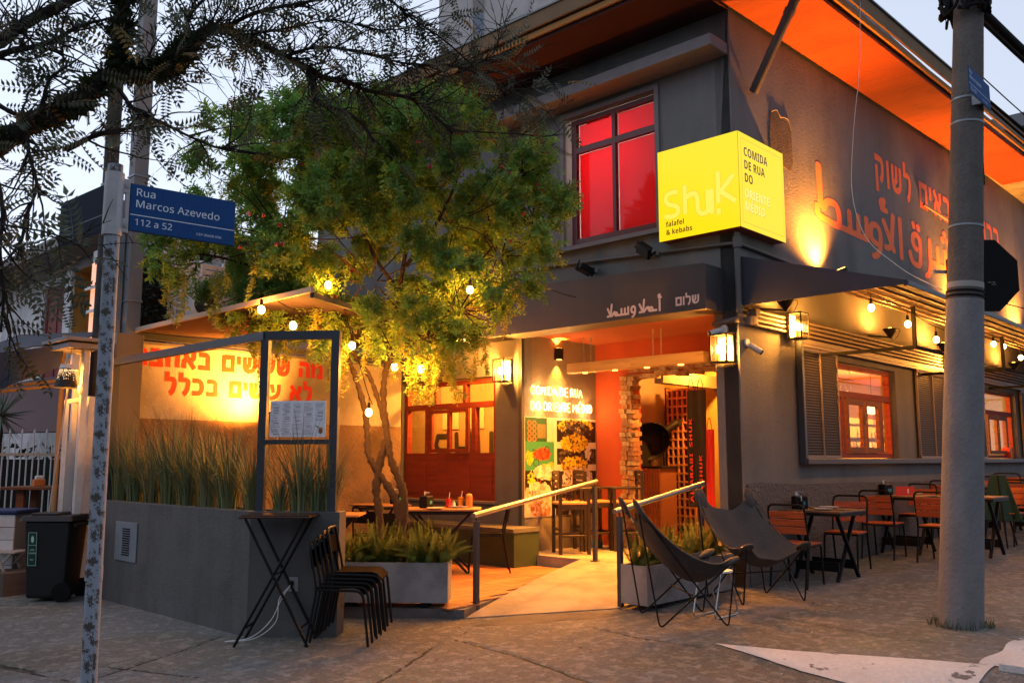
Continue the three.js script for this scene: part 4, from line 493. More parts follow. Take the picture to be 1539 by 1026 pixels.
// ---------- street name pole ----------
{
  const s = thing('street_name_post', 'peeling grey street name post with two blue plates', 'street sign', [-7.10, -0.24, 0.735]); const S = rngOf(5);
  const peel = mat([1, 1, 1], { map: rep(tex(256, (u, v) => { const a = F2(u, v * 4), b = F4(u * 2, v * 8), w = F1(u, v * 2), m = sstep(a + 0.5 * (b - 0.5) + 0.25 * (w - 0.5), 0.52, 0.58); return [lerp(0.26, 0.06, m), lerp(0.30, 0.048, m), lerp(0.36, 0.046, m)]; }, 1, false, 1024), 4, 0.9), bumpMap: rep(T.fine, 4), bumpScale: 0.001, roughness: 0.55 });
  part(s, 'shaft', [rod([0.02, 0, 0.01], [0, 2.96, 0], 0.034, 0.034, 20), rod([0.012, 1.06, 0.004], [0.012, 1.12, 0.004], 0.037, 0.037, 20)], peel);
  const clampM = mat([0.42, 0.42, 0.44], { map: rep(T.mottle, 2), roughness: 0.5, metalness: 0.2 });
  part(s, 'clamp', [rod([0, 2.62, 0], [0, 2.92, 0], 0.043, 0.043, 20)], clampM);
  const plate = (turn, lines, off) => {
    const p = group(s, 'name_plate'); p.position.set(0, 2.77, 0); p.rotation.y = turn; const W = 0.51, H = 0.232;
    part(p, 'bracket', [rspan(0.035, 0.069, 0.06, 0.13, -0.012, 0.012, 0.004), rspan(0.035, 0.069, -0.13, -0.06, -0.012, 0.012, 0.004), rspan(0.05, 0.069, -0.13, 0.13, -0.01, 0.01, 0.003)], clampM); for (const y of [0.095, -0.095]) part(p, 'bolt', rod([0.055, y, -0.018], [0.055, y, 0.018], 0.011, 0.011, 6), M.grey);
    part(p, 'plate', rspan(0.07, 0.07 + W, -H / 2, H / 2, -0.004, 0.004, 0.003), mat([0.012, 0.05, 0.13], { roughness: 0.7 }));
    const t = canvas(1024, 503, (x, w, h) => { x.fillStyle = '#164680'; x.fillRect(0, 0, w, h); const r = rngOf(21); for (let i = 0; i < 500; i++) { x.fillStyle = r() < 0.5 ? 'rgba(10,30,60,.10)' : 'rgba(50,90,150,.07)'; x.fillRect(r() * w, r() * h, 3 + r() * 10, 10 + r() * 90); } x.fillStyle = '#dfe4ea'; lines(x, w, h); });
    for (const sd of [1, -1]) part(p, 'print', flat(W - 0.01, H - 0.01).rotateY(sd > 0 ? 0 : Math.PI).translate(0.07 + W / 2, 0, sd * 0.0065), new THREE.MeshStandardMaterial({ map: t, roughness: 0.95 }));
  };
  plate(-0.147, (x, w, h) => { x.font = '114px sans-serif'; x.fillText('Rua', 40, 118); x.fillText('Marcos Azevedo', 40, 244); x.fillRect(0, 326, w, 9); x.font = '96px sans-serif'; x.fillText('112 a 52', 40, 440); x.font = '38px sans-serif'; x.fillText('CEP 05428-050', 640, 450); });
  plate(1.617, (x, w, h) => { x.fillStyle = 'rgba(8,12,18,.72)'; x.fillRect(0, 0, w, h); x.fillStyle = '#8a94a0'; x.globalAlpha = 0.35; x.font = '96px sans-serif'; x.fillText('Rua da', 240, 200); x.globalAlpha = 1; x.fillRect(0, 326, w, 9); x.font = '88px sans-serif'; x.globalAlpha = 0.4; x.fillText('1 a', 480, 440); x.globalAlpha = 1; x.font = '38px sans-serif'; x.fillText('CEP 05428-000', 60, 420); });
}
// ---------- utility pole with cables ----------
{
  const u = thing('utility_pole', 'thick concrete utility pole painted grey up to head height', 'utility pole', [-0.62, -0.06, 2.3]), lc = (y) => V(0.046 * y, y, 0.060 * y), band = (y, h, r) => rod(lc(y), lc(y + h), r, r, 28);
  const pm = mat([0.12, 0.108, 0.10], { map: rep(T.wallmap, 1.2), bumpMap: rep(T.coarse, 1.5), bumpScale: 0.005, roughness: 0.95 }), pp = mat([0.19, 0.187, 0.195], { map: rep(T.mottle, 1.2), bumpMap: rep(T.coarse, 1.3), bumpScale: 0.004, roughness: 0.8 });
  part(u, 'painted_base', rod(lc(0), lc(2.78), 0.176, 0.150, 36), pp); part(u, 'shaft', rod(lc(2.78), lc(8.5), 0.145, 0.10, 36), pm);
  for (const y of [2.8, 2.84]) part(u, 'strap', band(y, 0.018, 0.154), M.blackMatte); for (const y of [3.42, 4.36, 4.58]) part(u, 'steel_band', band(y, 0.018, 0.149 - (y - 3) * 0.008), M.galv);
  part(u, 'repair_patch', band(2.88, 0.05, 0.148), mat([0.3, 0.29, 0.27])); part(u, 'yellow_patch', (() => { const g = new THREE.CylinderGeometry(0.139, 0.141, 0.28, 12, 1, true, 0.1, 0.75), c = lc(3.95); g.translate(c.x, c.y, c.z); return muv(g); })(), mat([0.42, 0.28, 0.03], { map: rep(T.stain, 2) }));
  const st = thing('street_plate', 'blue street name plate strapped high on the utility pole', 'street sign', [-0.942, 4.409, 2.740]); const pt = canvas(512, 192, (x, w, h) => { x.fillStyle = '#1d4a80'; x.fillRect(0, 0, w, h); x.fillStyle = '#c8d2de'; x.font = '38px sans-serif'; x.fillText('Rua', 20, 42); x.fillText('Marcos Azevedo', 20, 84); x.fillRect(0, 124, w, 4); x.fillText('112 a 52', 20, 170); x.font = '18px sans-serif'; x.fillText('CEP 05428-050', 320, 172); });
  part(st, 'plate', rspan(0, 0.6, 0, 0.235, -0.003, 0.003, 0.003), mat([0.02, 0.07, 0.17])); part(st, 'print', flat(0.59, 0.225).translate(0.3, 0.117, 0.005), new THREE.MeshStandardMaterial({ map: pt, roughness: 0.9 })); part(st, 'back_strap', span(0.42, 0.46, 0.03, 0.21, -0.1, -0.004), M.galv);
  const so = thing('octagonal_sign', 'black back of an octagonal stop sign beside the utility pole', 'traffic sign', [0.24, 3.06, 2.42]); so.rotation.y = -0.78; const oc = [], o8 = 0.37; for (let i = 0; i < 8; i++) { const a = (i + 0.5) * Math.PI / 4; oc.push([Math.cos(a) * o8, Math.sin(a) * o8]); } const og = panel(oc, [], 0.006); part(so, 'plate', muv(og), M.blackMatte); part(so, 'note', flat(0.16, 0.05).translate(0.12, -0.08, 0.009), paintM(canvas(256, 80, (x) => { x.fillStyle = '#b8b8b8'; x.font = '24px sans-serif'; x.fillText('0101 / 081', 6, 28); x.font = '17px sans-serif'; x.fillText('2006 086', 60, 58); }))); part(so, 'bracket', [span(-0.45, -0.15, 0.02, 0.05, -0.03, -0.005)], M.galv);
  // wires
  const cab = M.blackMatte, wires = thing('overhead_cables', 'bundle of dark overhead cables fixed to the utility pole', 'cables', [0, 0, 0]);
  const sag = (a, b, s, r, n = 14) => { const p = []; for (let i = 0; i <= n; i++) { const t = i / n, q = V(...a).lerp(V(...b), t); q.y -= s * 4 * t * (1 - t); p.push(q); } return sweep(p, r, 6); };
  part(wires, 'cable', sag([-0.35, 5.55, 2.6], [14, 5.2, 4.4], 0.4, 0.05), cab); part(wires, 'cable', sag([-0.35, 5.45, 2.6], [14, 5.0, 4.5], 0.4, 0.02), cab); part(wires, 'cable', sag([-0.4, 4.75, 2.55], [14, 3.9, 4.6], 0.35, 0.014), cab); part(wires, 'cable', sag([-0.4, 4.7, 2.55], [14, 3.6, 4.4], 0.3, 0.012), cab); part(wires, 'cable', sag([-0.4, 4.95, 2.55], [14, 4.4, 4.0], 0.3, 0.006), cab);
  const r = rngOf(44), knot = []; for (let i = 0; i < 26; i++) { const a = r() * 6.28, b = a + 1 + r(); knot.push(sweep([0, 1, 2, 3, 4, 5].map((k) => { const t = lerp(a, b, k / 5), rr = 0.17 + 0.04 * r(); return V(-0.4 + Math.cos(t) * rr, 5.3 + 0.3 * r(), 2.6 + Math.sin(t) * rr); }), 0.012 + 0.01 * r(), 6)); } part(wires, 'cable_knot', knot, cab);
  const thin = thing('thin_wire', 'thin pale wire hanging from the eaves down to the utility pole', 'wire', [0, 0, 0]), wp = [[1.35, 6.75, 1.0], [1.22, 5.9, 1.0], [1.05, 5.0, 0.95], [0.95, 4.3, 0.95], [0.85, 3.8, 1.1], [0.4, 3.3, 1.6], [-0.55, 2.83, 2.3]]; part(thin, 'wire', tube(wp, 0.0045, 6, 60), mat([0.5, 0.48, 0.46])); part(thin, 'wire', sag([-0.42, 2.83, 2.4], [14, 4.2, 3.2], 0.3, 0.005), cab);
  const rodx = single('bare_rod', rod([6.1, 5.47, 0.03], [7.35, 5.36, 0.12], 0.022, 0.022), mat([0.14, 0.12, 0.12]), 'grey metal rod sticking out of the lettered side wall', 'rod');
  const gr = []; const rg = rngOf(8); for (let i = 0; i < 150; i++) { const a = rg() * 6.28, d = 0.19 + rg() * 0.06, x = -0.62 + Math.cos(a) * d, z = 2.3 + Math.sin(a) * d, h = 0.03 + rg() * 0.09, l = (rg() - 0.5) * 0.08, m = (rg() - 0.5) * 0.08; const g = new THREE.BufferGeometry(), y = gh(x, z) - 0.005; g.setAttribute('position', new THREE.Float32BufferAttribute([x - 0.004, y, z, x + 0.004, y, z + 0.003, x + l, y + h, z + m], 3)); g.computeVertexNormals(); gr.push(g); }
  const gs = part(scene, 'pavement_weeds', join(gr), M.weed = mat([0.03, 0.055, 0.015], { roughness: 0.9 })); tag(gs, 'tuft of green weeds round the utility pole foot', 'weeds', null, 'stuff');
}
// ---------- chairs and tables (all face local +x) ----------
const put = (o, x, z, turn, y) => { o.position.set(x, y ?? gh(x, z), z); o.rotation.y = turn; return o; };
function slatChair(label, grp) {
  const c = thing('slat_chair', label, 'chair', [0, 0, 0], 0, grp), w = 0.2;
  part(c, 'back_frame', pipe([[-0.26, 0, -w], [-0.17, 0.44, -w], [-0.26, 0.86, -w], [-0.26, 0.86, w], [-0.17, 0.44, w], [-0.26, 0, w]], 0.0125, 0.07, 8), M.black);
  for (const s of [-w + 0.012, w - 0.012]) part(c, 'front_leg', pipe([[0.23, 0, s], [0.185, 0.425, s], [-0.17, 0.425, s]], 0.0115, 0.05, 8), M.black);
  part(c, 'seat_frame', [rod([0.15, 0.425, -w], [0.15, 0.425, w], 0.01), rod([-0.16, 0.425, -w], [-0.16, 0.425, w], 0.01)], M.black);
  for (let i = 0; i < 6; i++) part(c, 'seat_slat', rbox(0.056, 0.018, 0.4, 0.004, -0.145 + i * 0.063, 0.446, 0), M.orangeslat);
  for (let i = 0; i < 3; i++) { const y = 0.59 + i * 0.082; part(c, 'back_slat', rbox(0.016, 0.073, 0.4, 0.004, -0.188 - (y - 0.5) * 0.2, y, 0, 0, 0, 0.2), M.orangeslat); }
  return c;
}
const chair0 = slatChair('orange slatted chair with black tube frame beside the butterfly chairs', 'orange slatted chairs along the side wall'); put(chair0, 0.44, 0.36, 0.06);
const slatSpots = [[1.76, 0.33, Math.PI + 0.12, 'orange slatted chair facing the table nearest the corner from its far side'], [3.05, 0.28, 0.03, 'orange slatted chair with its back to the table nearest the corner'], [4.5, 0.2, Math.PI, 'orange slatted chair across the table with the red menu card'], [3.05, 0.98, -0.05, 'orange slatted chair in the street-side row beside the utility pole'], [5.75, 0.25, 0.05, 'orange slatted chair along the side wall past the utility pole'], [5.3, 1.12, 3.0, 'orange slatted chair along the side wall past the utility pole'], [7.1, 0.3, 3.2, 'orange slatted chair along the side wall past the utility pole'], [6.3, 1.0, 0.1, 'orange slatted chair along the side wall past the utility pole'], [7.9, 0.9, 3.1, 'orange slatted chair along the side wall past the utility pole'], [8.4, 0.4, 0.1, 'orange slatted chair along the side wall past the utility pole']];
for (const [x, z, t, l] of slatSpots) copyOf(chair0, [x, gh(x, z), z], t, l, 'orange slatted chairs along the side wall');
function slatTable(label, top = M.tableTop ??= mat([0.20, 0.105, 0.05], { map: rep(T.wood, 1), roughness: 0.45 })) {
  const t = thing('folding_table', label, 'table', [0, 0, 0], 0, 'folding tables along the side wall');
  for (let i = 0; i < 7; i++) part(t, 'top_slat', rbox(0.7, 0.02, 0.092, 0.004, 0, 0.745, -0.297 + i * 0.099), top);
  part(t, 'apron', [span(-0.34, 0.34, 0.70, 0.734, -0.345, -0.325), span(-0.34, 0.34, 0.70, 0.734, 0.325, 0.345), span(-0.345, -0.325, 0.70, 0.734, -0.345, 0.345), span(0.325, 0.345, 0.70, 0.734, -0.345, 0.345)], M.black);
  for (const z of [-0.27, 0.27]) { part(t, 'leg', bar([-0.27, 0.72, z], [0.25, 0, z], 0.02, 0.04, V(0, 0, 1)), M.black); part(t, 'leg', bar([0.27, 0.72, z * 0.9], [-0.25, 0, z * 0.9], 0.02, 0.04, V(0, 0, 1)), M.black); }
  for (const x of [-0.21, 0.21]) part(t, 'stretcher', span(x - 0.012, x + 0.012, 0.1, 0.2, -0.25, 0.25), M.black);
  return t;
}
const table0 = put(slatTable('slatted folding table nearest the building corner'), 1.1, 0.37, 0);
for (const [x, z, l] of [[3.78, 0.3, 'slatted folding table with a red menu card by the side wall'], [3.95, 1.1, 'slatted folding table in the street-side row behind the utility pole'], [6.4, 0.35, 'slatted folding table along the side wall past the utility pole'], [7.15, 1.05, 'slatted folding table along the side wall past the utility pole'], [9.2, 0.4, 'slatted folding table along the side wall past the utility pole']]) copyOf(table0, [x, gh(x, z), z], 0, l, 'folding tables along the side wall');
// ---------- black metal chairs ----------
function metalChair(label, grp) {
  const c = thing('metal_chair', label, 'chair', [0, 0, 0], 0, grp), w = 0.19;
  part(c, 'back_frame', pipe([[-0.26, 0, -w], [-0.18, 0.44, -w], [-0.25, 0.80, -w * 0.92], [-0.25, 0.80, w * 0.92], [-0.18, 0.44, w], [-0.26, 0, w]], 0.011, 0.06, 8), M.black);
  for (const s of [-w, w]) part(c, 'front_leg', pipe([[0.24, 0, s], [0.19, 0.43, s], [-0.18, 0.44, s]], 0.011, 0.07, 8), M.black);
  part(c, 'seat', sheet([-0.18, 0.45, w], [0.2, 0.45, w], [0.2, 0.45, -w], [-0.18, 0.45, -w], 10, 6, 0.012, (u, v) => -0.012 * Math.sin(v * Math.PI) - 0.05 * Math.pow(Math.max(0, u - 0.8) / 0.2, 2) + 0.012), M.seatBlack);
  part(c, 'back_panel', sheet([-0.226, 0.60, -w], [-0.226, 0.60, w], [-0.248, 0.74, w], [-0.248, 0.74, -w], 8, 3, 0.008, (u) => 0.02 * Math.sin(u * Math.PI)), M.seatBlack);
  return c;
}
const mch = put(metalChair('black metal chair at the bottom of the stack by the planter wall', 'black chairs stacked by the planter wall'), -4.25, -1.32, -0.81);
{ const d = V(0.69, 0, 0.724); for (let i = 1; i < 5; i++) { const c = copyOf(mch, [-4.25 + d.x * 0.034 * i, gh(-4.25, -1.32) + 0.03 * i, -1.32 + d.z * 0.034 * i], -0.81, i === 4 ? 'black metal chair on top of the stack by the planter wall' : 'black metal chair in the middle of the stack by the planter wall', 'black chairs stacked by the planter wall'); } }
copyOf(mch, [-0.92, 0, -2.98], Math.PI - 0.75, 'black metal chair on the patio in front of the green bench', 'black patio chairs'); copyOf(mch, [-1.95, 0, -3.9], 0.5, 'black metal chair on the patio by the round tree trunk', 'black patio chairs'); copyOf(mch, [-2.35, 0, -3.05], -2.2, 'black metal chair on the patio turned from the napkin box table', 'black patio chairs');
// ---------- patio tables ----------
function patioTable(x, z, turn, label, L = 0.95, W = 0.6) {
  const t = thing('patio_table', label, 'table', [x, 0, z], turn, 'patio tables'); const n = 6; for (let i = 0; i < n; i++) part(t, 'top_slat', rbox(L, 0.022, W / n - 0.008, 0.004, 0, 0.745, -W / 2 + (i + 0.5) * W / n), M.slatwood);
  part(t, 'apron', [span(-L / 2 + 0.03, L / 2 - 0.03, 0.69, 0.733, -W / 2 + 0.03, -W / 2 + 0.05), span(-L / 2 + 0.03, L / 2 - 0.03, 0.69, 0.733, W / 2 - 0.05, W / 2 - 0.03)], M.black);
  for (const s of [-W / 2 + 0.07, W / 2 - 0.07]) { part(t, 'leg', bar([-L / 2 + 0.1, 0.72, s], [L / 2 - 0.15, 0, s], 0.025, 0.045, V(0, 0, 1)), M.black); part(t, 'leg', bar([L / 2 - 0.1, 0.72, s * 0.9], [-L / 2 + 0.15, 0, s * 0.9], 0.025, 0.045, V(0, 0, 1)), M.black); } return t;
}
patioTable(-1.28, -3.42, -0.8, 'patio table set with drinks before the red panelled window'); patioTable(-1.2, -4.75, -0.4, 'small patio table behind the tree trunks', 0.7, 0.55); patioTable(-2.95, -3.55, -0.78, 'patio table carrying a black napkin box by the planter', 0.9, 0.6);
// ---------- things on tables ----------
function napkinBox(x, y, z, turn, label) { const n = thing('napkin_box', label, 'napkin box', [x, y, z], turn, 'black napkin boxes'); part(n, 'box', rbox(0.16, 0.15, 0.12, 0.02, 0, 0.075, 0), M.black); part(n, 'napkin', sheet([-0.03, 0.14, -0.03], [0.04, 0.14, -0.02], [0.02, 0.2, 0.03], [-0.05, 0.185, 0.0], 4, 4, 0.003, (u, v) => 0.02 * Math.sin(u * 5 + v * 3)), M.white); part(n, 'sticker', span(0.082, 0.084, 0.05, 0.09, -0.02, 0.04), mat([0.03, 0.25, 0.35])); part(n, 'sticker', span(-0.02, 0.04, 0.05, 0.09, 0.0605, 0.0625), mat([0.03, 0.25, 0.35])); }
napkinBox(1.0, 0.755 + gh(1, 0.2), 0.14, -0.7, 'black napkin box on the table nearest the corner'); napkinBox(3.66, 0.755 + gh(3.7, 0.2), 0.1, -0.4, 'black napkin box behind the red menu card'); napkinBox(-3.02, 0.756, -3.4, -0.8, 'black napkin box on the patio table by the planter'); napkinBox(-1.42, 0.756, -3.56, 0.3, 'black napkin box beside the drinks on the patio table'); napkinBox(-1.05, 0.756, -4.6, 0.3, 'black napkin box on the small table behind the trunks'); napkinBox(6.4, 0.755 + gh(6.4, 0.3), 0.2, 0.2, 'black napkin box on a table past the utility pole');
const plateG = new THREE.LatheGeometry([[0, 0], [0.06, 0.002], [0.105, 0.014], [0.108, 0.017], [0.06, 0.007], [0, 0.005]].map(([a, b]) => new THREE.Vector2(a, b)), 24);
for (const [x, z, b, l] of [[1.0, 0.42, null, 'white plate on the near side of the corner table'], [1.28, 0.36, null, 'white plate on the far side of the corner table'], [3.98, 0.36, null, 'white plate on the table with the red menu card'], [-1.5, -3.3, 0, 'white plate on the patio table with drinks'], [-1.12, -3.28, 0, 'white plate beside the orange drinks'], [6.6, 0.45, null, 'white plate on a table past the utility pole']]) { const p = single('plate', plateG, M.white, l, 'plate', 'white plates'); p.position.set(x, (b ?? gh(x, z)) + 0.757, z); }
{ const card = M.kraft = mat([0.42, 0.22, 0.10], { roughness: 0.9, map: rep(T.mottle, 3) }); for (const [x, z, l] of [[1.2, 0.18, 'brown paper cutlery sleeve beside the napkin box'], [1.06, 0.6, 'brown paper cutlery sleeve at the near edge of the corner table'], [4.02, 0.14, 'brown paper cutlery sleeve behind the white plate']]) { const p = single('cutlery_sleeve', rbox(0.19, 0.012, 0.06, 0.004), card, l, 'cutlery sleeve', 'paper cutlery sleeves'); p.position.set(x, gh(x, z) + 0.763, z); p.rotation.y = x; }
  const m = thing('menu_card', 'red folded menu card standing on a table', 'menu card', [3.72, 0.755 + gh(3.72, 0.3), 0.32], -0.75); part(m, 'card', [bar([-0.13, 0.06, 0.03], [0.13, 0.06, 0.03], 0.12, 0.004, V(0, 0, 1))], mat([0.5, 0.04, 0.025], { roughness: 0.5 })); part(m, 'mark', span(0.03, 0.05, 0.03, 0.09, 0.0335, 0.035), M.white);
  const g = (x, z, c, h, l) => { const d = thing('drink_glass', l, 'drink', [x, 0.757, z], 0, 'drinks on the patio table'); part(d, 'liquid', new THREE.CylinderGeometry(0.036, 0.03, h * 0.85, 16).translate(0, h * 0.43 + 0.006, 0), mat(c, { roughness: 0.2 })); part(d, 'glass', new THREE.CylinderGeometry(0.04, 0.034, h, 16, 1, true).translate(0, h / 2, 0), M.glass); part(d, 'straw', rod([0, 0.03, 0], [0.02, h + 0.06, 0.01], 0.004), M.white); };
  g(-1.24, -3.36, [0.45, 0.02, 0.02], 0.13, 'red drink in a glass beside the black napkin box'); g(-1.03, -3.36, [0.6, 0.22, 0.02], 0.14, 'orange drink in a glass with a straw'); const sh = thing('salt_shaker', 'small salt shaker between the drinks', 'shaker', [-1.13, 0.757, -3.38]); part(sh, 'jar', new THREE.CylinderGeometry(0.025, 0.03, 0.06, 12).translate(0, 0.03, 0), M.white); part(sh, 'cap', new THREE.SphereGeometry(0.02, 10, 8).translate(0, 0.065, 0), M.grey);
  const bt = thing('sauce_jar', 'tall jar of orange sauce at the table end', 'jar', [-0.97, 0.757, -3.27]); part(bt, 'jar', new THREE.CylinderGeometry(0.042, 0.042, 0.14, 16).translate(0, 0.07, 0), mat([0.5, 0.2, 0.04], { roughness: 0.25 })); part(bt, 'froth', new THREE.SphereGeometry(0.042, 14, 8).scale(1, 0.6, 1).translate(0, 0.145, 0), mat([0.6, 0.35, 0.12]));
  const s1 = thing('sauce_bottle', 'small dark sauce bottle beside the napkin box', 'bottle', [0.88, 0.757 + gh(0.9, 0.2), 0.22]); part(s1, 'body', new THREE.CylinderGeometry(0.025, 0.027, 0.1, 12).translate(0, 0.05, 0), M.black); part(s1, 'pump', [rod([0, 0.1, 0], [0, 0.15, 0], 0.006), rod([0, 0.15, 0], [-0.03, 0.145, 0], 0.006)], M.white); }
{ // green apron over a chair past the pole
  const a = thing('green_apron', 'dark green apron hung over a chair beside the utility pole', 'apron', [5.02, gh(5, 1.1), 1.12]); part(a, 'cloth', sheet([0.06, 0.36, -0.26], [0.06, 0.36, 0.28], [0.04, 0.98, 0.1], [0.04, 0.98, -0.1], 12, 10, 0.01, (u, v) => 0.03 * Math.sin(u * 14) * (1 - v)), mat([0.012, 0.06, 0.045], { roughness: 0.7, bumpMap: rep(T.fine, 5), bumpScale: 0.001 })); part(a, 'hem', rod([0.06, 0.36, -0.26], [0.06, 0.36, 0.28], 0.012), mat([0.012, 0.06, 0.045])); part(a, 'hook', [rod([0.3, 0, 0.12], [0.05, 0.98, 0.0], 0.012), rod([0.3, 0, -0.12], [0.05, 0.98, 0.0], 0.012), rod([-0.16, 0, 0.12], [0.03, 0.98, 0.0], 0.012)], M.black);
}
// ---------- tall folding bar table ----------
{
  const t = thing('bar_table', 'tall folding bar table with thin dark top and crossed legs', 'table', [-4.62, gh(-4.62, -1.72), -1.72], -0.81);
  part(t, 'top', [rbox(0.58, 0.018, 0.40, 0.008, 0, 1.02, 0), ...[-0.12, 0, 0.12].map((z) => rbox(0.56, 0.008, 0.09, 0.003, 0, 1.033, z))], mat([0.055, 0.022, 0.012], { roughness: 0.25, map: rep(T.wood, 1) }));
  for (const z of [-0.17, 0.17]) part(t, 'leg', rod([-0.24, 1.01, z], [0.30, 0, z], 0.012), M.black); for (const z of [-0.145, 0.145]) part(t, 'leg', rod([0.24, 1.01, z], [-0.30, 0, z], 0.012), M.black);
  part(t, 'crossbar', [rod([0.225, 0.14, -0.17], [0.225, 0.14, 0.17], 0.009), rod([-0.225, 0.14, -0.145], [-0.225, 0.14, 0.145], 0.009), rod([0, 0.56, -0.17], [0, 0.56, 0.17], 0.006)], M.black);
}
// ---------- butterfly chairs ----------
function butterfly(label) {
  const c = thing('butterfly_chair', label, 'chair', [0, 0, 0], 0, 'butterfly chairs by the ramp');
  const cloth = M.sling ??= mat([0.052, 0.052, 0.053], { roughness: 0.8, map: rep(T.mottle, 2.2), bumpMap: rep(T.coarse, 2.5), bumpScale: 0.004 }), NU = 24, NV = 30, pos = [], uv = [], idx = [];
  const spine = new THREE.CatmullRomCurve3([V(-0.44, 0.86, 0), V(-0.30, 0.655, 0), V(-0.13, 0.48, 0), V(0.06, 0.37, 0), V(0.23, 0.355, 0), V(0.37, 0.43, 0)]), side = new THREE.CatmullRomCurve3([V(-0.49, 1.03, 0.345), V(-0.33, 0.84, 0.385), V(-0.14, 0.685, 0.39), V(0.06, 0.58, 0.395), V(0.26, 0.535, 0.40), V(0.45, 0.585, 0.375)]);
  for (let j = 0; j <= NV; j++) { const v = j / NV, a = spine.getPoint(v), b = side.getPoint(v); for (let i = 0; i <= NU; i++) { const u = (i / NU) * 2 - 1, k = Math.pow(Math.abs(u), 2.3); pos.push(lerp(a.x, b.x, k), lerp(a.y, b.y, k) + 0.006 * Math.sin(u * 9 + v * 6), u * b.z * (0.97 + 0.03 * Math.cos(u * 3))); uv.push(u * 0.4, v * 1.3); if (i && j) { const p = j * (NU + 1) + i; idx.push(p - NU - 2, p - NU - 1, p, p - NU - 2, p, p - 1); } } }
  const g = new THREE.BufferGeometry(); g.setAttribute('position', new THREE.Float32BufferAttribute(pos, 3)); g.setAttribute('uv', new THREE.Float32BufferAttribute(uv, 2)); g.setIndex(idx); g.computeVertexNormals(); part(c, 'sling', g, cloth);
  const hem = (s) => sweep(side.getPoints(24).map((p) => V(p.x, p.y, p.z * s)), 0.009, 6), cap = (x, y, z, r) => { const q = new THREE.SphereGeometry(r, 12, 8); q.scale(0.62, 0.5, 1.0); q.translate(x, y, z); return q; };
  for (const s of [1, -1]) part(c, 'sling_hem', hem(s), cloth);
  const lobe = (x, y, z, tilt, l) => { const q = new THREE.SphereGeometry(1, 16, 12); q.scale(0.028, l, 0.075); q.rotateZ(tilt); q.translate(x, y, z); return q; };
  for (const s of [-1, 1]) { part(c, 'corner_pocket', lobe(-0.462, 0.975, s * 0.315, 0.55, 0.115), cloth); part(c, 'corner_pocket', lobe(0.405, 0.55, s * 0.345, -1.15, 0.095), cloth); }
  const fb = (s) => V(-0.30, 0.012, s * 0.36), ff = (s) => V(0.36, 0.012, s * 0.37), tb = (s) => V(-0.485, 1.0, s * 0.345), tf = (s) => V(0.445, 0.57, s * 0.37);
  for (const s of [-1, 1]) { part(c, 'frame_rod', pipe([tb(s), fb(s), tf(s).lerp(fb(s), 0.08)], 0.0085, 0.06, 8), M.black); part(c, 'frame_rod', pipe([tf(s), ff(s), tb(s).lerp(ff(s), 0.12)], 0.0085, 0.06, 8), M.black); }
  part(c, 'cross_rod', rod(V(0.02, 0.28, -0.36), V(0.02, 0.28, 0.36), 0.007), M.black);
  return c;
}
const bc = put(butterfly('dark sling butterfly chair turned side-on by the planter box'), -1.95, 0.42, -0.72); bc.scale.set(0.88, 1.0, 0.95);
copyOf(bc, [-0.68, gh(-0.68, 0.44), 0.44], -2.0, 'dark sling butterfly chair facing the street beside the orange slatted chair');
{
  const s = thing('side_stool', 'small round side table with white top on bent chrome legs', 'side table', [-1.52, gh(-1.5, 0.5), 0.52]); part(s, 'top', new THREE.CylinderGeometry(0.16, 0.16, 0.014, 28).translate(0, 0.40, 0), M.white);
  const chrome = mat([0.5, 0.52, 0.55], { metalness: 0.9, roughness: 0.25 }); for (const z of [-0.11, 0.11]) part(s, 'leg', pipe([[-0.08, 0.39, z], [-0.2, 0.012, z], [0.2, 0.012, z], [0.08, 0.39, z]], 0.008, 0.04, 8), chrome); part(s, 'foot_pad', [-0.12, 0.12].map((x) => rod([x, 0.006, 0.11], [x + 0.02, 0.006, 0.11], 0.01)), M.black);
}
// ---------- planter boxes ----------
function planterBox(pos, turn, L, label) { const b = thing('planter_box', label, 'planter', pos, turn, 'concrete planter boxes'), H = 0.36, D = 0.3; const g = panel(rect(-L / 2, L / 2, -D / 2, D / 2), [rect(-L / 2 + 0.02, L / 2 - 0.02, -D / 2 + 0.02, D / 2 - 0.02)], H, 0); g.rotateX(-Math.PI / 2); g.translate(0, 0.04, 0); part(b, 'box', muv(g), M.concrete); part(b, 'soil', span(-L / 2 + 0.02, L / 2 - 0.02, 0.05, 0.36, -D / 2 + 0.02, D / 2 - 0.02), mat([0.03, 0.02, 0.015], { bumpMap: rep(T.grit, 5), bumpScale: 0.03, roughness: 1 })); for (const x of [-L / 2 + 0.2, L / 2 - 0.25]) part(b, 'foot', span(x, x + 0.07, 0, 0.04, -D / 2 + 0.02, D / 2 - 0.02), M.blackMatte); return b; }
planterBox([-3.32, 0, -1.90], -0.86, 1.16, 'long concrete planter box on the patio edge behind the stacked chairs');
planterBox([-0.97, -0.035, -0.2], 0.0, 1.58, 'long concrete planter box beside the ramp behind the butterfly chairs');
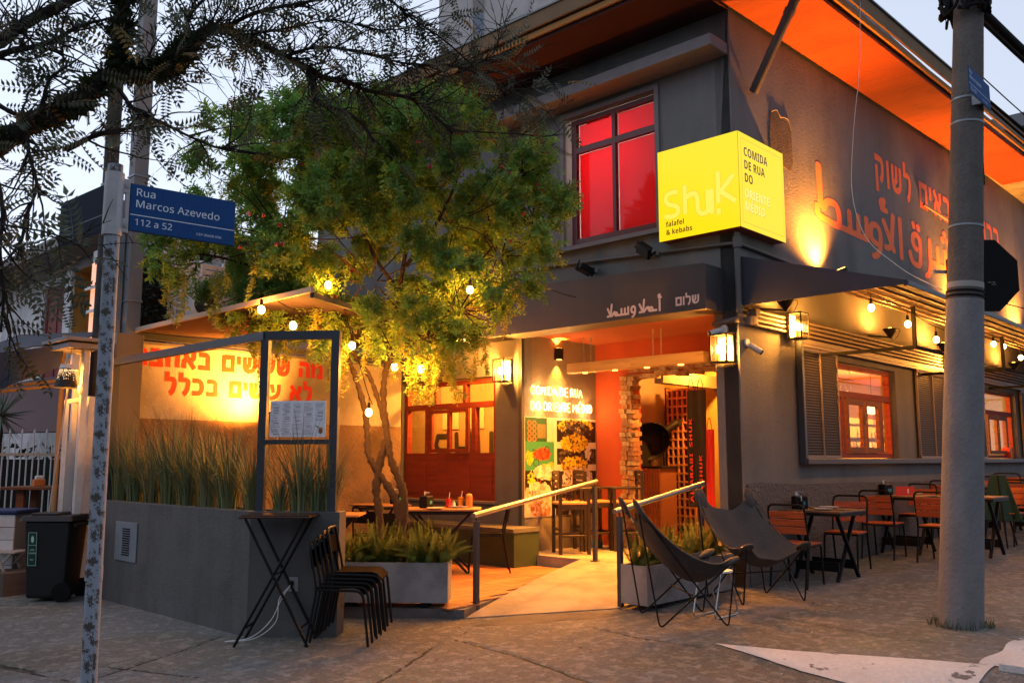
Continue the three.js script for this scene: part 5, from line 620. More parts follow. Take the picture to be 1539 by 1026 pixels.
// ---------- handrails ----------
function rail(a, b, ha, hb, ext, label) { const r = thing('handrail', label, 'handrail', [0, 0, 0], 0, 'ramp handrails'); const A = V(...a), Bv = V(...b), ta = A.clone().setY(A.y + ha), tb = Bv.clone().setY(Bv.y + hb), d = tb.clone().sub(ta).normalize(), m = mat([0.33, 0.33, 0.33], { metalness: 0.75, roughness: 0.32 }); part(r, 'rail', rod(ta.clone().addScaledVector(d, -ext), tb.clone().addScaledVector(d, 0.06), 0.026, 0.026, 16), m); for (const [p, q] of [[A, ta], [Bv, tb]]) { part(r, 'post', bar(p, q.clone().setY(q.y - 0.06), 0.045, 0.045, V(1, 0, 0)), M.steel); part(r, 'post_pin', rod(q.clone().setY(q.y - 0.06), q, 0.01), M.steel); part(r, 'foot_plate', rspan(p.x - 0.045, p.x + 0.045, p.y, p.y + 0.012, p.z - 0.045, p.z + 0.045, 0.003), M.steel); } }
rail([-2.72, -0.075, -1.33], [-0.06, 0.125, -2.0], 0.90, 0.95, 0.06, 'brass-lit handrail along the patio side of the ramp');
rail([-1.72, -0.055, -0.385], [-0.3, 0.10, -0.355], 0.92, 0.98, 0.08, 'grey handrail along the planter side of the ramp');
// ---------- porch bar chairs ----------
function barChair(pos, turn, label) { const c = thing('bar_chair', label, 'bar chair', pos, turn, 'dark wooden bar chairs'), m = M.darkwood ??= mat([0.022, 0.013, 0.010], { roughness: 0.4, map: rep(T.wood, 1) }), w = 0.19; for (const z of [-w, w]) { part(c, 'leg', bar([-0.19, 0, z], [-0.19, 1.06, z], 0.04, 0.04, V(1, 0, 0)), m); part(c, 'leg', bar([0.19, 0, z], [0.19, 0.82, z], 0.04, 0.04, V(1, 0, 0)), m); part(c, 'arm', rspan(-0.19, 0.23, 0.82, 0.85, z - 0.025, z + 0.025), m); part(c, 'stretcher', rspan(-0.17, 0.17, 0.22, 0.25, z - 0.012, z + 0.012), m); } part(c, 'seat_frame', [span(-0.17, 0.17, 0.57, 0.63, -w - 0.015, -w + 0.01), span(-0.17, 0.17, 0.57, 0.63, w - 0.01, w + 0.015), span(0.18, 0.2, 0.57, 0.63, -0.17, 0.17)], m); part(c, 'footrest', [rspan(0.175, 0.205, 0.22, 0.26, -0.17, 0.17), rspan(-0.205, -0.175, 0.3, 0.33, -0.17, 0.17)], m); part(c, 'seat', rbox(0.42, 0.035, 0.40, 0.012, 0, 0.648, 0), M.slatwood); for (const y of [0.90, 0.98, 1.05]) part(c, 'back_slat', rspan(-0.205, -0.185, y - 0.03, y + 0.025, -0.175, 0.175), m); }
barChair([0.42, 0.13, -2.78], -0.62, 'dark wooden bar chair before the poster by the porch step'); barChair([0.98, 0.13, -2.86], -0.5, 'dark wooden bar chair between its twin and the red wall'); barChair([1.28, 0.13, -2.52], 2.4, 'dark wooden bar chair against the red wall');
{ const g = single('blue_box', rbox(0.16, 0.1, 0.12, 0.01), mat([0.05, 0.28, 0.42]), 'small blue box on the porch floor below the bar chairs', 'box'); g.position.set(1.25, 0.18, -3.02); }
// ---------- hanging beam ----------
{
  const b = thing('hanging_beam', 'pale timber beam hung on chains across the porch', 'beam', [0.5, 2.5, -1.78]); part(b, 'timber', rspan(-0.07, 0.07, 0, 0.13, -1.06, 1.06, 0.006), mat([0.55, 0.36, 0.16], { map: rep(T.wood, 0.7), roughness: 0.55 }));
  for (const z of [-0.82, -0.70, 0.3, 0.42]) { const links = []; for (let i = 0; i < 11; i++) { const l = new THREE.TorusGeometry(0.014, 0.0035, 5, 10); l.scale(0.7, 1.5, 1); if (i % 2) l.rotateY(Math.PI / 2); l.translate(0, 0.12 + i * 0.033, z); links.push(l); } part(b, 'chain', links, M.grey); }
  for (const z of [-0.8, -0.3, 0.2, 0.7]) { part(b, 'spot_lamp', new THREE.CylinderGeometry(0.035, 0.035, 0.012, 14).translate(0, -0.006, z), glow(WARM2, 10)); flood([0.5, 2.47, -1.78 + z], [-0.5, 0, -1.75 + z], WARM, 5.5, 1.2, 0.7, 3); }
  const u = thing('wall_sconce', 'up and down light on the porch side wall above the neon', 'wall light', [0.72, 2.74, -3.27]); part(u, 'body', rspan(-0.05, 0.05, 0, 0.16, 0, 0.09, 0.006), M.black); part(u, 'lamp_face', [span(-0.035, 0.035, 0.158, 0.164, 0.03, 0.07), span(-0.035, 0.035, -0.004, 0.002, 0.03, 0.07)], glow(WARM2, 10)); flood([0.72, 2.92, -3.21], [0.72, 4, -3.2], WARM, 1.2, 0.9, 0.3, 1); flood([0.72, 2.73, -3.21], [0.72, 0, -3.14], WARM, 1.6, 0.7, 0.3, 1);
}
// ---------- inside the broken opening ----------
{
  const olive = plaster([0.30, 0.22, 0.07], 0.6), W = thing('inner_room', 'olive inner room wall seen through the broken brick opening', 'wall', [0, 0, 0]); part(W, 'wall', [span(3.4, 3.5, 0.1, 3.03, -3.27, -1.2)], olive); part(W, 'ceiling_beam', span(1.78, 3.4, 2.42, 2.6, -2.35, -2.2), mat([0.12, 0.10, 0.06]));
  const l = thing('lattice_screen', 'tall red timber lattice screen inside the doorway', 'screen', [3.0, 0.1, -2.72], -0.15); const bars = []; for (let i = 0; i <= 5; i++) bars.push([span(-0.02, 0.02, 0, 2.34, -0.26 + i * 0.104 - 0.012, -0.26 + i * 0.104 + 0.012)]); for (let j = 0; j <= 18; j++) bars.push([span(-0.015, 0.025, j * 0.128, j * 0.128 + 0.028, -0.262, 0.262)]); const lm = mat([0.42, 0.2, 0.08], { map: rep(T.wood, 1), roughness: 0.6 }); bars.forEach((g) => part(l, 'lattice_bar', g, lm)); part(l, 'back_board', span(0.05, 0.07, 0, 2.34, -0.26, 0.26), mat([0.10, 0.025, 0.012])); part(l, 'edge_post', span(-0.03, 0.07, 0, 2.36, -0.285, -0.264), M.black);
  const c = thing('slatted_counter', 'reeded timber counter inside the doorway', 'counter', [2.45, 0.1, -2.85]); part(c, 'carcass', span(-0.2, 0.2, 0, 1.12, -0.3, 0.26), mat([0.16, 0.06, 0.02])); for (let i = 0; i < 12; i++) part(c, 'reed', rspan(-0.218, -0.201, 0, 1.12, -0.3 + i * 0.047, -0.262 + i * 0.047, 0.006), mat([0.36, 0.15, 0.045], { map: rep(T.wood, 1), roughness: 0.5 })); part(c, 'top', rspan(-0.23, 0.23, 1.12, 1.15, -0.32, 0.29), M.black);
  const s = thing('studio_lamp', 'large black reflector studio lamp on a stand', 'studio lamp', [2.5, 0.1, -2.78]); part(s, 'dish', (() => { const g = new THREE.LatheGeometry([[0.03, 0.2], [0.14, 0.14], [0.26, 0.02], [0.30, -0.1], [0.29, -0.1], [0.25, 0.02], [0.12, 0.12], [0, 0.17]].map(([a, b]) => new THREE.Vector2(a, b)), 28); g.rotateZ(-1.2); g.rotateY(0.9); g.translate(-0.1, 1.55, -0.12); return g; })(), M.black); part(s, 'head', [rod([0.05, 1.62, -0.02], [0.26, 1.80, 0.16], 0.06, 0.06, 12), rbox(0.1, 0.1, 0.1, 0.01, 0.27, 1.8, 0.16)], M.black); part(s, 'flap', rspan(-0.3, -0.02, 1.1, 1.5, -0.16, -0.14), M.blackMatte); part(s, 'stand', [rod([0.08, 0, 0.06], [0.08, 1.62, 0.02], 0.014), rod([0.08, 0.5, 0.05], [0.3, 0, 0.3], 0.01), rod([0.08, 0.5, 0.05], [0.3, 0, -0.2], 0.01)], M.black);
  const tote = (x, z, w, y0, y1, text, col, label) => { const t = thing('hanging_bag', label, 'bag', [x, 0, z], -0.2, 'hanging bags in the doorway'); part(t, 'cloth', sheet([0, y0, -w / 2], [0, y0, w / 2], [0, y1, w / 2], [0, y1, -w / 2], 6, 8, 0.012, (u, v) => 0.012 * Math.sin(u * 7 + v * 4)), mat(col, { roughness: 0.85 })); part(t, 'handle', [tube([[0, y1, -w / 3], [0, y1 + 0.12, -w / 6], [0, y1 + 0.16, 0], [0, y1 + 0.12, w / 6], [0, y1, w / 3]], 0.006, 6)], mat(col)); if (text) part(t, 'print', flat(y1 - y0 - 0.1, w * 0.6).rotateZ(Math.PI / 2).rotateY(-Math.PI / 2).translate(-0.03, (y0 + y1) / 2, 0), paintM(canvas(1024, 128, (q, W2) => { q.fillStyle = '#d8402c'; q.font = 'bold 104px sans-serif'; q.fillText(text, 10, 104, W2 - 20); }))); };
  tote(1.95, -1.86, 0.17, 0.7, 2.3, 'AL ARABI  SHUK', [0.012, 0.012, 0.012], 'black cloth banner with red lettering by the lattice'); tote(1.9, -1.68, 0.16, 0.75, 2.3, 'LA SHUK', [0.014, 0.013, 0.013], 'second black cloth banner nearer the red flag'); tote(1.86, -1.53, 0.13, 0.5, 1.75, '', [0.5, 0.02, 0.02], 'red cloth hanging at the edge of the doorway'); 
  const p = thing('framed_print', 'small framed orange print on the olive wall', 'picture', [3.38, 1.85, -2.98]); part(p, 'frame', rspan(-0.02, 0.015, -0.22, 0.36, -0.22, 0.2), mat([0.3, 0.1, 0.03])); part(p, 'print', flat(0.36, 0.5).rotateY(-Math.PI / 2).translate(-0.023, 0.07, -0.01), new THREE.MeshStandardMaterial({ roughness: 0.5, map: canvas(256, 360, (q, w, h) => { q.fillStyle = '#d86a1c'; q.fillRect(0, 0, w, h); q.fillStyle = '#f4d8a0'; q.font = 'bold 90px sans-serif'; q.fillText('um', 40, 130); q.fillStyle = '#8a3c10'; q.fillRect(20, 200, 200, 120); }) }));
  lamp([2.5, 2.75, -1.9], WARM2, 6, 3);
}
// ---------- bar seen through the side windows ----------
{
  const b = thing('bar_interior', 'lit tiled bar with shelves inside the side windows', 'bar', [0, 0, 0]);
  part(b, 'tiled_wall', span(3.55, 13.7, 0.1, 2.25, -3.26, -3.2), mat([0.5, 0.34, 0.13], { roughness: 0.5, map: rep(T.mottle, 0.5) })); part(b, 'upper_wall', span(3.55, 13.7, 2.25, 3.02, -3.26, -3.21), mat([0.10, 0.045, 0.02])); part(b, 'counter', span(5.2, 12.8, 0.1, 1.25, -2.1, -1.6), mat([0.16, 0.04, 0.02])); part(b, 'counter_top', rspan(5.1, 12.9, 1.25, 1.3, -2.15, -1.5), M.slatwood);
  const r = rngOf(66); for (let i = 0; i < 3; i++) part(b, 'shelf', span(5, 13, 1.5 + i * 0.3, 1.52 + i * 0.3, -3.2, -3.0), M.darkwood);
  for (let i = 0; i < 42; i++) { const x = 5.1 + i * 0.18 + r() * 0.05, y = 1.52 + Math.floor(r() * 3) * 0.3, o = single('bar_bottle', new THREE.LatheGeometry([[0, 0], [0.034, 0], [0.034, 0.13], [0.012, 0.17], [0.012, 0.22], [0, 0.22]].map(([a, c]) => new THREE.Vector2(a, c)), 10), [M.bo1 ??= mat([0.05, 0.09, 0.03], { roughness: 0.15 }), M.bo2 ??= mat([0.3, 0.12, 0.02], { roughness: 0.15 }), M.bo3 ??= mat([0.5, 0.48, 0.42], { roughness: 0.2 })][Math.floor(r() * 3)], 'bottle on the shelves behind the bar window', 'bottle', 'bottles on the bar shelves'); o.position.set(x, y, -3.1); }
  for (const [x, y, z, l] of [[5.2, 2.35, -1.9, 'round yellow globe lamp behind the bar window near the corner'], [8.4, 2.35, -1.9, 'round yellow globe lamp over the middle of the bar'], [11.6, 2.3, -1.6, 'round yellow globe lamp behind the far bar window']]) { const g = thing('globe_lamp', l, 'lamp', [x, y, z], 0, 'globe lamps in the bar'); part(g, 'globe_bulb', new THREE.SphereGeometry(0.15, 20, 14), glow(rgb(1, 0.62, 0.2), 4)); part(g, 'cord', rod([0, 0.14, 0], [0, 3.03 - y, 0], 0.006), M.black); lamp([x, y, z], rgb(1, 0.46, 0.10), 7, 5); }
  const gl = thing('glass_rack', 'hanging rack of upturned glasses above the bar window', 'glass rack', [3.4, 2.5, -0.55]); for (let i = 0; i < 9; i++) part(gl, 'glass', new THREE.LatheGeometry([[0.03, 0], [0.032, 0.004], [0.004, 0.01], [0.004, -0.07], [0.035, -0.1], [0.03, -0.16]].map(([a, c]) => new THREE.Vector2(a, c)), 12).translate(-0.7 + i * 0.18, 0, 0), M.glass); part(gl, 'rail', [rod([-0.8, 0.01, -0.03], [0.9, 0.01, -0.03], 0.006), rod([-0.8, 0.01, 0.03], [0.9, 0.01, 0.03], 0.006), ...[-0.7, 0.8].map((x) => rod([x, 0, 0], [x, 0.53, 0], 0.005))], M.grey);
  const bs = thing('book_stack', 'row of leaning books on the far window ledge', 'books', [10.1, 1.37, -0.06]); [[0.5, 0.04, 0.02], [0.5, 0.4, 0.3], [0.35, 0.2, 0.03], [0.45, 0.04, 0.03]].forEach((c, i) => part(bs, 'book', rbox(0.03, 0.2, 0.14, 0.003, i * 0.06, 0.1, 0, 0, 0, 0.25), mat(c)));
}
// ---------- dining room behind the patio window ----------
{
  const d = thing('dining_room', 'warm dining room wall with painted brush letters behind the patio window', 'wall', [0, 0, 0]); part(d, 'wall', [span(1.5, 1.6, -0.2, 3.03, -7.9, -3.43)], plaster([0.32, 0.24, 0.12], 0.5)); part(d, 'floor', span(0.2, 1.5, -0.3, 0.08, -7.9, -3.43), M.slatwood);
  const t = canvas(1024, 256, (x) => { x.fillStyle = '#17110b'; x.strokeStyle = '#17110b'; x.lineWidth = 40; x.lineCap = 'round'; x.lineJoin = 'round'; const P = (...a) => { x.beginPath(); a.forEach(([p, q], i) => (i ? x.lineTo(p, q) : x.moveTo(p, q))); x.stroke(); }; P([190, 40], [70, 40], [50, 100], [80, 140], [180, 140], [190, 225]); P([260, 30], [270, 225]); P([400, 30], [395, 225]); P([265, 130], [395, 130]); P([470, 30], [480, 190], [560, 220], [600, 190], [600, 30]); P([680, 30], [680, 225]); P([820, 35], [690, 140], [810, 150], [820, 225]); P([1000, 70], [930, 90], [920, 160], [1000, 190]); });
  part(d, 'painted_letters', flat(2.5, 0.62).rotateY(-Math.PI / 2).translate(1.492, 1.52, -5.55), paintM(t)); for (const z of [-5.0, -5.7, -6.3]) part(d, 'framed_picture', [rspan(1.475, 1.497, 1.85, 2.25, z - 0.2, z + 0.2)], mat([0.55, 0.42, 0.26]));
  const hp = thing('indoor_planter', 'red planter box with leafy plant inside the patio window', 'planter', [0.9, 1.3, -4.1]); part(hp, 'box', rbox(0.3, 0.28, 0.4, 0.01, 0, 0.0, 0), mat([0.4, 0.06, 0.02])); part(hp, 'stand', span(-0.1, 0.1, -1.22, -0.14, -0.12, 0.12), M.darkwood); const r = rngOf(31), lv = []; for (let i = 0; i < 70; i++) { const a = r() * 6.28, h = 0.12 + r() * 0.3, g = new THREE.CircleGeometry(0.035, 5); g.rotateX(r() * 3); g.rotateY(a); g.translate(Math.cos(a) * r() * 0.16, 0.1 + h, Math.sin(a) * r() * 0.2); lv.push(g); } part(hp, 'leaves', lv, mat([0.05, 0.08, 0.02])).userData.kind = 'stuff';
  lamp([0.75, 2.6, -4.7], WARM2, 4.5, 4); lamp([0.75, 2.6, -6.2], WARM2, 2.0, 4);
}
// ---------- string lights ----------
function stringLights(name, pts, bulbs, k, label) {
  const s = thing('string_lights', label, 'string lights', [0, 0, 0], 0, 'festoon string lights'); pts = pts.map(A3); part(s, 'cable', tube(pts, 0.005, 5, 50), M.blackMatte);
  const gm = glow(rgb(1, 0.60, 0.20), 14); for (const b of bulbs) { const p = V(...b), g = new THREE.SphereGeometry(0.036, 14, 12); g.scale(1, 1.2, 1); g.translate(p.x, p.y, p.z); part(s, 'bulb', g, gm); part(s, 'socket', [rod([p.x, p.y + 0.04, p.z], [p.x, p.y + 0.10, p.z], 0.016), rod([p.x, p.y + 0.10, p.z], [p.x, p.y + 0.16, p.z], 0.004)], M.blackMatte); lamp(p, WARM2, k, 1.8); }
}
stringLights('a', [[0.2, 3.1, 1.2], [0.67, 3.11, 1.2], [1.72, 3.05, 1.2], [2.65, 2.96, 1.2], [3.9, 2.98, 1.2], [5.03, 3.13, 1.2], [5.9, 3.14, 1.2], [6.4, 3.05, 1.2], [8, 3.0, 1.2], [9.5, 3.1, 1.2]], [[0.67, 2.95, 1.2], [1.72, 2.89, 1.2], [2.65, 2.80, 1.2], [3.9, 2.82, 1.2], [5.03, 2.97, 1.2], [5.52, 2.98, 1.2], [6.4, 2.89, 1.2], [8, 2.84, 1.2]], 0.28, 'festoon bulbs strung below the side awning');
stringLights('b', [[-4.26, 2.95, -3.5], [-4.28, 2.94, -2.72], [-4.01, 2.80, -2.58], [-3.45, 2.9, -2.75], [-3.34, 2.66, -2.53], [-3.2, 2.7, -2.3], [-3.04, 2.44, -2.21], [-2.85, 2.42, -2.02], [-2.6, 3.0, -1.8], [-2.51, 3.24, -1.66], [-0.5, 3.3, -1.9]], [[-4.28, 2.78, -2.72], [-4.01, 2.64, -2.58], [-3.34, 2.5, -2.53], [-3.04, 2.28, -2.21], [-2.85, 2.26, -2.02], [-2.51, 3.08, -1.66]], 0.45, 'festoon bulbs strung through the patio tree');
stringLights('c', [[-3.6, 3.3, -2.8], [-3.52, 3.29, -2.72], [-3.3, 2.4, -2.5], [-3.21, 1.98, -2.4], [-3.18, 1.9, -2.38]], [[-3.52, 3.13, -2.72], [-3.21, 1.82, -2.4]], 0.45, 'short festoon drop hanging beside the tree trunks');
{ // work lamp on the facade behind the tree
  const f = floodlight([-0.34, 3.02, -4.05], [-2.7, 2.7, -3.0], 'bright floodlight on the facade shining through the patio tree', true, 28, 0.24); part(f, 'mount', span(0.0, 0.335, -0.02, 0.02, -0.02, 0.02), M.blackMatte);
  lamp([-0.42, 3.0, -4.02], WARM2, 3, 4);
}
const LIMBS = [
  [[[-7.74, 0.11, -2.22], [-7.80, 1.31, -2.28], [-7.66, 2.28, -2.14], [-7.32, 2.89, -1.78], [-7.07, 3.29, -1.52], [-6.89, 3.50, -1.33], [-6.71, 3.65, -1.28], [-6.52, 3.85, -1.23], [-6.36, 4.03, -1.20], [-6.18, 4.09, -1.17], [-6.03, 4.15, -1.15], [-5.92, 4.30, -1.18], [-5.82, 4.46, -1.22], [-5.70, 4.59, -1.24], [-5.57, 4.65, -1.25], [-5.42, 4.65, -1.23], [-5.26, 4.63, -1.21], [-5.02, 4.62, -1.25], [-4.83, 4.57, -1.20], [-4.69, 4.53, -1.19], [-4.49, 4.54, -1.13], [-4.31, 4.50, -1.08], [-3.93, 4.52, -0.98], [-3.77, 4.48, -0.96], [-3.52, 4.27, -0.84]], 0.16, 0.012, 1, 1],
  [[[-6.36, 4.03, -1.20], [-6.36, 4.27, -1.20], [-6.39, 4.51, -1.09], [-6.41, 4.85, -0.97]], 0.045, 0.03, 1, 1],
  [[[-7.31, 3.77, -1.19], [-7.12, 3.96, -1.13], [-6.99, 4.13, -1.14], [-6.89, 4.21, -1.04], [-6.73, 4.37, -1.01], [-6.56, 4.59, -0.98]], 0.045, 0.03, 1, 1.5],
  [[[-7.23, 3.77, -1.10], [-7.06, 3.90, -1.07], [-6.92, 3.98, -1.07], [-6.80, 4.08, -1.09], [-6.68, 4.21, -1.11], [-6.50, 4.36, -1.21]], 0.025, 0.01, 1, 1],
  [[[-4.83, 4.57, -1.20], [-4.80, 4.41, -1.16], [-4.78, 4.29, -1.15], [-4.65, 4.27, -1.15], [-4.48, 4.26, -1.12], [-4.31, 4.17, -1.09], [-4.26, 4.03, -1.03]], 0.025, 0.012, 0.7, 0.6],
  [[[-6.39, 3.86, -1.09], [-6.30, 3.71, -1.00], [-6.13, 3.66, -0.96], [-5.95, 3.60, -0.92], [-5.75, 3.55, -0.86], [-5.52, 3.54, -0.76]], 0.016, 0.006, 0.8, 0.8],
  [[[-6.69, 3.36, -1.12], [-6.57, 3.45, -0.99], [-6.43, 3.53, -0.99], [-6.26, 3.60, -0.96], [-6.14, 3.68, -0.98]], 0.02, 0.006, 1, 1],
  [[[-3.77, 4.48, -0.96], [-3.52, 4.31, -0.84], [-3.29, 4.32, -0.74], [-2.99, 4.34, -0.57], [-2.68, 4.36, -0.39], [-2.61, 4.43, -0.32]], 0.012, 0.004, 0.4, 0.5],
  [[[-2.92, 4.35, -0.50], [-2.83, 4.44, -0.40], [-2.79, 4.54, -0.35], [-2.69, 4.60, -0.25], [-2.61, 4.68, -0.17]], 0.006, 0.003, 0.3, 0.8],
  [[[-5.57, 4.65, -1.25], [-5.41, 4.78, -1.08], [-5.11, 4.92, -0.91], [-4.72, 5.06, -0.65]], 0.02, 0.01, 1.2, 0.7],
  [[[-5.82, 4.46, -1.22], [-5.85, 4.62, -1.25], [-5.79, 4.76, -1.19], [-5.69, 4.89, -1.09]], 0.02, 0.01, 1, 0.7],
  [[[-5.02, 4.62, -1.25], [-4.77, 4.75, -1.13], [-4.48, 4.75, -0.97], [-4.14, 4.70, -0.76], [-3.80, 4.72, -0.55], [-3.53, 4.69, -0.41]], 0.016, 0.006, 1.2, 0.6],
  [[[-4.67, 5.17, -0.73], [-4.43, 5.11, -0.63], [-4.25, 5.02, -0.59], [-3.91, 4.90, -0.52], [-3.51, 4.65, -0.39], [-3.22, 4.50, -0.22]], 0.014, 0.005, 1.2, 1.3],
  [[[-5.42, 4.65, -1.23], [-5.16, 4.75, -1.11], [-4.81, 4.88, -0.88], [-4.49, 4.85, -0.69], [-4.16, 4.93, -0.49]], 0.012, 0.005, 1.2, 0.6],
  [[[-3.93, 4.52, -0.98], [-3.74, 4.69, -0.78], [-3.58, 4.78, -0.61], [-3.42, 4.93, -0.44], [-3.34, 5.25, -0.35]], 0.01, 0.004, 1, 1.3],
  [[[-7.17, 3.33, -1.33], [-7.07, 3.14, -1.23], [-7.05, 2.85, -1.06], [-7.05, 2.60, -1.06], [-7.02, 2.35, -1.03], [-7.02, 2.11, -1.03]], 0.02, 0.008, 0.8, 1.5],
  [[[-6.89, 3.50, -1.33], [-6.88, 3.26, -1.18], [-6.88, 3.05, -1.03], [-6.95, 2.81, -0.95], [-7.01, 2.53, -0.87]], 0.015, 0.006, 0.8, 1.2],
  [[[-7.58, 2.42, 0.41], [-7.47, 2.36, 0.67], [-7.37, 2.33, 0.78], [-7.28, 2.27, 0.87], [-7.24, 2.20, 0.91]], 0.006, 0.003, 0.3, 1],
  [[[-6.82, 3.59, -1.25], [-6.79, 3.84, -1.22], [-6.68, 4.00, -1.25], [-6.78, 4.17, -1.36]], 0.015, 0.006, 1, 1.2],
  [[[-7.19, 3.62, -1.20], [-7.04, 3.49, -1.05], [-6.92, 3.49, -1.06]], 0.02, 0.01, 1, 1.5]
];
const STEMS = [
  [[[-2.68, 0.13, -2.49], [-2.68, 0.59, -2.49], [-2.67, 0.97, -2.48], [-2.71, 1.16, -2.53], [-2.77, 1.35, -2.58], [-2.80, 1.59, -2.61], [-2.82, 1.84, -2.64], [-2.83, 2.12, -2.65], [-2.81, 2.37, -2.62], [-2.76, 2.73, -2.58], [-2.73, 3.13, -2.54], [-2.68, 3.65, -2.49]], 0.075, 0.03],
  [[[-2.68, 0.59, -2.49], [-2.74, 0.95, -2.55], [-2.84, 1.18, -2.66], [-2.93, 1.39, -2.75], [-2.94, 1.59, -2.77], [-2.96, 1.84, -2.79], [-3.01, 2.09, -2.84], [-3.06, 2.30, -2.89], [-3.13, 2.52, -2.96], [-3.20, 2.77, -3.04], [-3.33, 3.13, -3.18], [-3.53, 3.58, -3.38]], 0.06, 0.025],
  [[[-2.80, 0.13, -2.61], [-2.85, 0.80, -2.66], [-2.87, 1.04, -2.69], [-2.85, 1.29, -2.67], [-2.81, 1.56, -2.62]], 0.06, 0.05],
  [[[-2.81, 1.70, -2.63], [-2.88, 2.02, -2.70], [-2.94, 2.23, -2.76], [-3.04, 2.45, -2.87], [-3.12, 2.63, -2.95]], 0.035, 0.03],
  [[[-2.81, 2.37, -2.62], [-2.67, 2.63, -2.48], [-2.48, 2.92, -2.28], [-2.23, 3.28, -2.02], [-2.03, 3.65, -1.81]], 0.03, 0.012],
  [[[-3.20, 2.77, -3.04], [-3.47, 3.13, -3.32], [-3.78, 3.39, -3.64], [-4.13, 3.54, -4.01], [-4.43, 3.58, -4.33]], 0.03, 0.01],
  [[[-2.73, 3.13, -2.54], [-2.93, 3.58, -2.76], [-3.09, 4.17, -2.92], [-3.15, 4.78, -2.99]], 0.025, 0.01],
  [[[-2.68, 3.43, -2.49], [-2.44, 3.95, -2.23], [-2.29, 4.48, -2.08], [-2.24, 4.93, -2.03]], 0.025, 0.01]
];
const CROWN = [
  [-3.08, 4.46, -2.83, 1.40, 0.80, 1.30],
  [-3.73, 3.88, -3.23, 1.09, 0.72, 1.10],
  [-2.51, 4.10, -1.95, 1.03, 0.89, 1.10],
  [-3.08, 3.41, -2.55, 1.44, 0.65, 1.20],
  [-4.25, 3.53, -4.07, 0.59, 0.29, 0.50],
  [-2.09, 3.69, -1.65, 0.48, 0.69, 0.70],
  [-3.27, 5.03, -3.33, 0.86, 0.39, 0.80],
  [-2.45, 5.11, -2.46, 0.78, 0.37, 0.80],
  [-2.59, 2.97, -1.74, 0.60, 0.37, 0.55],
  [-3.02, 2.89, -2.62, 0.83, 0.38, 0.70],
  [-2.02, 4.47, -1.43, 0.31, 0.34, 0.45],
  [-3.55, 2.98, -3.33, 0.38, 0.42, 0.40],
  [-3.94, 4.69, -3.74, 0.42, 0.42, 0.50],
  [-1.92, 3.95, -1.33, 0.22, 0.27, 0.30],
  [-2.82, 2.63, -1.99, 0.27, 0.20, 0.30],
  [-3.74, 2.83, -3.53, 0.28, 0.21, 0.30]
];
// ---------- foliage helpers ----------
const leafMat = (r, g, b, tr = 0.35) => new THREE.MeshPhysicalMaterial({ color: rgb(r, g, b), roughness: 0.75, transmission: tr, thickness: 0, specularIntensity: 0.6, side: THREE.DoubleSide });
// a folded, pointed leaf from the origin along +y
function leafTris(out, base, dir, nrm, len, wid) { // writes two folded halves
  const s = dir.clone().cross(nrm).normalize(), tip = base.clone().addScaledVector(dir, len).addScaledVector(nrm, -len * 0.18), mid = base.clone().addScaledVector(dir, len * 0.45), l = mid.clone().addScaledVector(s, wid).addScaledVector(nrm, wid * 0.35), r = mid.clone().addScaledVector(s, -wid).addScaledVector(nrm, wid * 0.35);
  for (const p of [base, l, tip, base, tip, r]) out.push(p.x, p.y, p.z);
}
const fromTris = (a) => { const g = new THREE.BufferGeometry(); g.setAttribute('position', new THREE.Float32BufferAttribute(a, 3)); g.computeVertexNormals(); return g; };
function instanced(parent, name, geo, mat2, list, cols) { const m = new THREE.InstancedMesh(geo, mat2, list.length); list.forEach((x, i) => { m.setMatrixAt(i, x); if (cols) m.setColorAt(i, cols[i]); }); m.name = name; m.userData.kind = 'stuff'; m.castShadow = m.receiveShadow = true; parent.add(m); return m; }
const rv = (r) => { const z = r() * 2 - 1, a = r() * 6.283, k = Math.sqrt(1 - z * z); return V(k * Math.cos(a), z, k * Math.sin(a)); };
const pose = (p, d, roll, s) => { const q = new THREE.Quaternion().setFromUnitVectors(UPV, d), q2 = new THREE.Quaternion().setFromAxisAngle(UPV, roll); return new THREE.Matrix4().compose(p, q.multiply(q2), V(s, s, s)); };
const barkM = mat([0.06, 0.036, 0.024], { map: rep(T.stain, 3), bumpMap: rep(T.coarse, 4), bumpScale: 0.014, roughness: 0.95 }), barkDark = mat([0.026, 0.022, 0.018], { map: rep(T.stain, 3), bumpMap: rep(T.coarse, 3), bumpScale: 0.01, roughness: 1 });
const limb = (pts, a, b, seg = 10, wob = 0.1) => { const c = new THREE.CatmullRomCurve3(pts.map((p) => V(...p)), false, 'centripetal'), n = pts.length * 6, P = c.getPoints(n); return sweep(P, (t, i) => lerp(a, b, Math.pow(t, 0.75)) * (1 + wob * Math.sin(i * 2.3 + a * 90) + wob * 0.6 * Math.sin(i * 0.9)), seg); };
